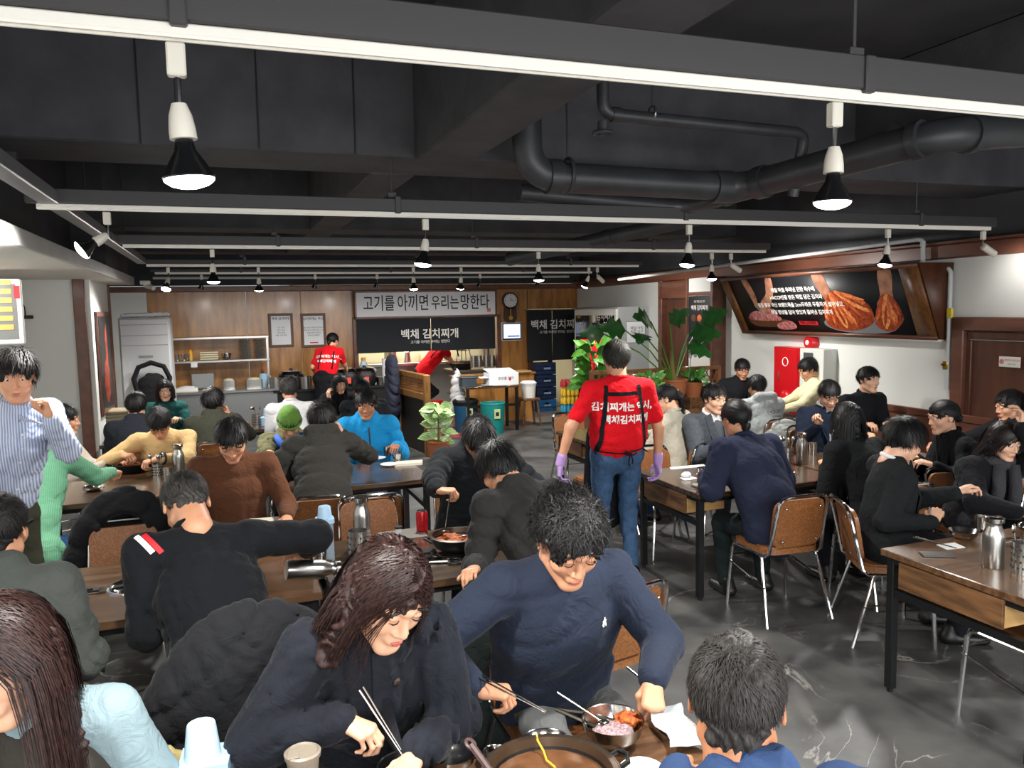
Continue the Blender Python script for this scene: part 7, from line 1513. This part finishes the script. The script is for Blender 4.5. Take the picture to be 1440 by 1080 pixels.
def place_leaf(parent, kind, m, base, direction, size, roll=0):
    me = leafmesh(kind, m); d = Vector(direction).normalized(); up = Vector((rn.uniform(-.5, .5), -.9, rn.uniform(.1, .9))); x_ = d.cross(up); x_ = x_.normalized() if x_.length > .05 else Vector((1, 0, 0)); z_ = x_.cross(d); M_ = Matrix.Identity(4)
    for i in range(3): M_[i][0], M_[i][1], M_[i][2], M_[i][3] = x_[i]*size, d[i]*size, z_[i]*size, base[i]
    o = bpy.data.objects.new('leaf', me); COL.objects.link(o); o.parent = parent; o.matrix_local = M_; return o
def potm(t, r, h, m=None, z=0): part('pot', MB().lathe([(.001, z), (r*.75, z), (r, z+h), (r*1.06, z+h), (r*1.06, z+h+.02), (r*.92, z+h+.02), (r*.9, z+h-.02), (.001, z+h-.03)], 24), m or M_pot, t)
q = P(832, 600, z=0); rp_ = thing('rubber_plant', 'bushy rubber plant with large oval green leaves in front of the glass fridge', 'plant', (q.x-.25, 9.9, 0)); zz = P(832, 510, y=9.9).z; rp_.location.x = P(835, 520, y=9.9).x
potm(rp_, .17, .32); part('stem', MB().tube([(0, 0, .3), (.02, 0, .7), (0, 0, zz+.15)], [.02, .016, .01], 8).tube([(0, 0, .6), (-.1, .02, zz)], .01, 6).tube([(0, 0, .6), (.12, -.02, zz+.05)], .01, 6), M_trim, rp_)
for i in range(105):
    a = rn.random()*6.28; h_ = zz-.30+.55*rn.random(); r_ = .02+.12*rn.random(); el = rn.uniform(-.3, .9); place_leaf(rp_, 'oval', M_leaf, (r_*math.cos(a)*1.2, r_*math.sin(a), h_), (math.cos(a), math.sin(a), el), .17+.11*rn.random())
q = P(940, 520, y=9.0); mo = thing('monstera', 'tall monstera with split leaves in a terracotta pot beside the waiter', 'plant', (P(948, 560, y=8.9).x, 8.9, 0)); zb = P(950, 560, y=8.9).z
potm(mo, .17, .28, z=zb-.05); part('trunk', MB().tube([(0, 0, zb+.2), (-.03, 0, zb+.45), (-.04, 0, zb+.62)], [.03, .032, .02], 10), mat('plant_trunk', '#7c6a3f', .8), mo)
part('pot_stand', MB().cyl((0, 0, 0), (0, 0, zb-.05), .13, seg=16), M_trim, mo)
for (px, py, dx, dy_, dz, s_) in ((770+80, 470, -1, -.2, .1, .3), (915, 452, -.7, -.6, .25, .36), (880, 465, -1, -.3, .2, .34), (968, 470, .9, -.5, .1, .38), (985, 455, .8, -.4, .5, .34), (965, 485, .8, -.6, -.3, .32), (905, 470, -.6, -.8, -.1, .30), (942, 455, .1, -.8, .4, .30)):
    e = P(px, py, y=8.8)-mo.location; st = Vector((0, 0, zb+.2)); part('stem', MB().tube([st, st.lerp(e, .5)+Vector((0, 0, .08)), e], .009, 6), M_leaf, mo); place_leaf(mo, 'monstera', M_leafd if s_ < .33 else M_leaf, e, (dx, dy_, dz), s_*1.15)
pc_ = P(905, 560, y=8.8); pe = thing('peace_lily', 'small leafy plant with pale flowers left of the monstera', 'plant', (P(922, 560, y=8.7).x-.12, 8.7, 0)); potm(pe, .13, .2, mat('pot_cream', '#b7ab97', .6), z=pc_.z-.1); part('pot_stand', MB().box((0, 0, (pc_.z-.1)/2), (.26, .26, pc_.z-.1), .01), M_drawer, pe)
for i in range(70): a = rn.random()*6.28; r_ = .14*rn.random(); place_leaf(pe, 'small', M_leafd if i % 3 else M_leaf, (r_*math.cos(a), r_*math.sin(a), pc_.z+.08+.2*rn.random()), (math.cos(a), math.sin(a), rn.uniform(0, 1.2)), .10+.06*rn.random())
for i in range(6): a = rn.random()*6.28; part('flower', MB().ell((.12*math.cos(a), .1*math.sin(a), pc_.z+.28), (.014, .014, .02), 8, 5), M_tissue, pe)
pc2 = P(968, 545, y=9.0); pd = thing('potted_fern', 'dark bushy plant right of the monstera by the lattice', 'plant', (P(975, 560, y=8.95).x, 8.95, 0)); potm(pd, .12, .18, z=pc2.z-.12); part('pot_stand', MB().box((0, 0, (pc2.z-.12)/2), (.26, .26, pc2.z-.12), .01), M_drawer, pd)
for i in range(46): a = rn.random()*6.28; place_leaf(pd, 'small', M_leafd, (.05*math.cos(a), .05*math.sin(a), pc2.z+.05+.15*rn.random()), (math.cos(a), math.sin(a), rn.uniform(-.2, 1.2)), .12+.06*rn.random())
oc = thing('white_orchid', 'small white orchid cluster hanging beside the menu poster', 'flower', P(973, 495, y=8.85)); part('stem', MB().tube([(0, 0, .1), (-.02, 0, -.1), (-.05, 0, -.35)], .004, 6), M_leafd, oc)
for i in range(9): part('petal', MB().ell((rn.uniform(-.05, .05), -.01, rn.uniform(-.07, .08)), (.028, .01, .024), 8, 5), M_tissue, oc)
hp0 = P(612, 636, z=0); hy = thing('hoya_plant', 'variegated leafy plant at the foot of the wooden partition', 'plant', (P(617, 620, y=9.9).x, 9.9, 0)); potm(hy, .16, .25)
part('stem', MB().tube([(0, 0, .25), (0, 0, .6), (-.03, 0, .75)], .01, 6), M_leaf, hy)
for i in range(40): a = rn.random()*6.28; r_ = .08*rn.random(); place_leaf(hy, 'variegated', M_leafv, (r_*math.cos(a), r_*math.sin(a), .25+.48*rn.random()), (math.cos(a), math.sin(a), rn.uniform(-.2, .8)), .14+.07*rn.random())

bpy.data.scenes.remove(_ts)
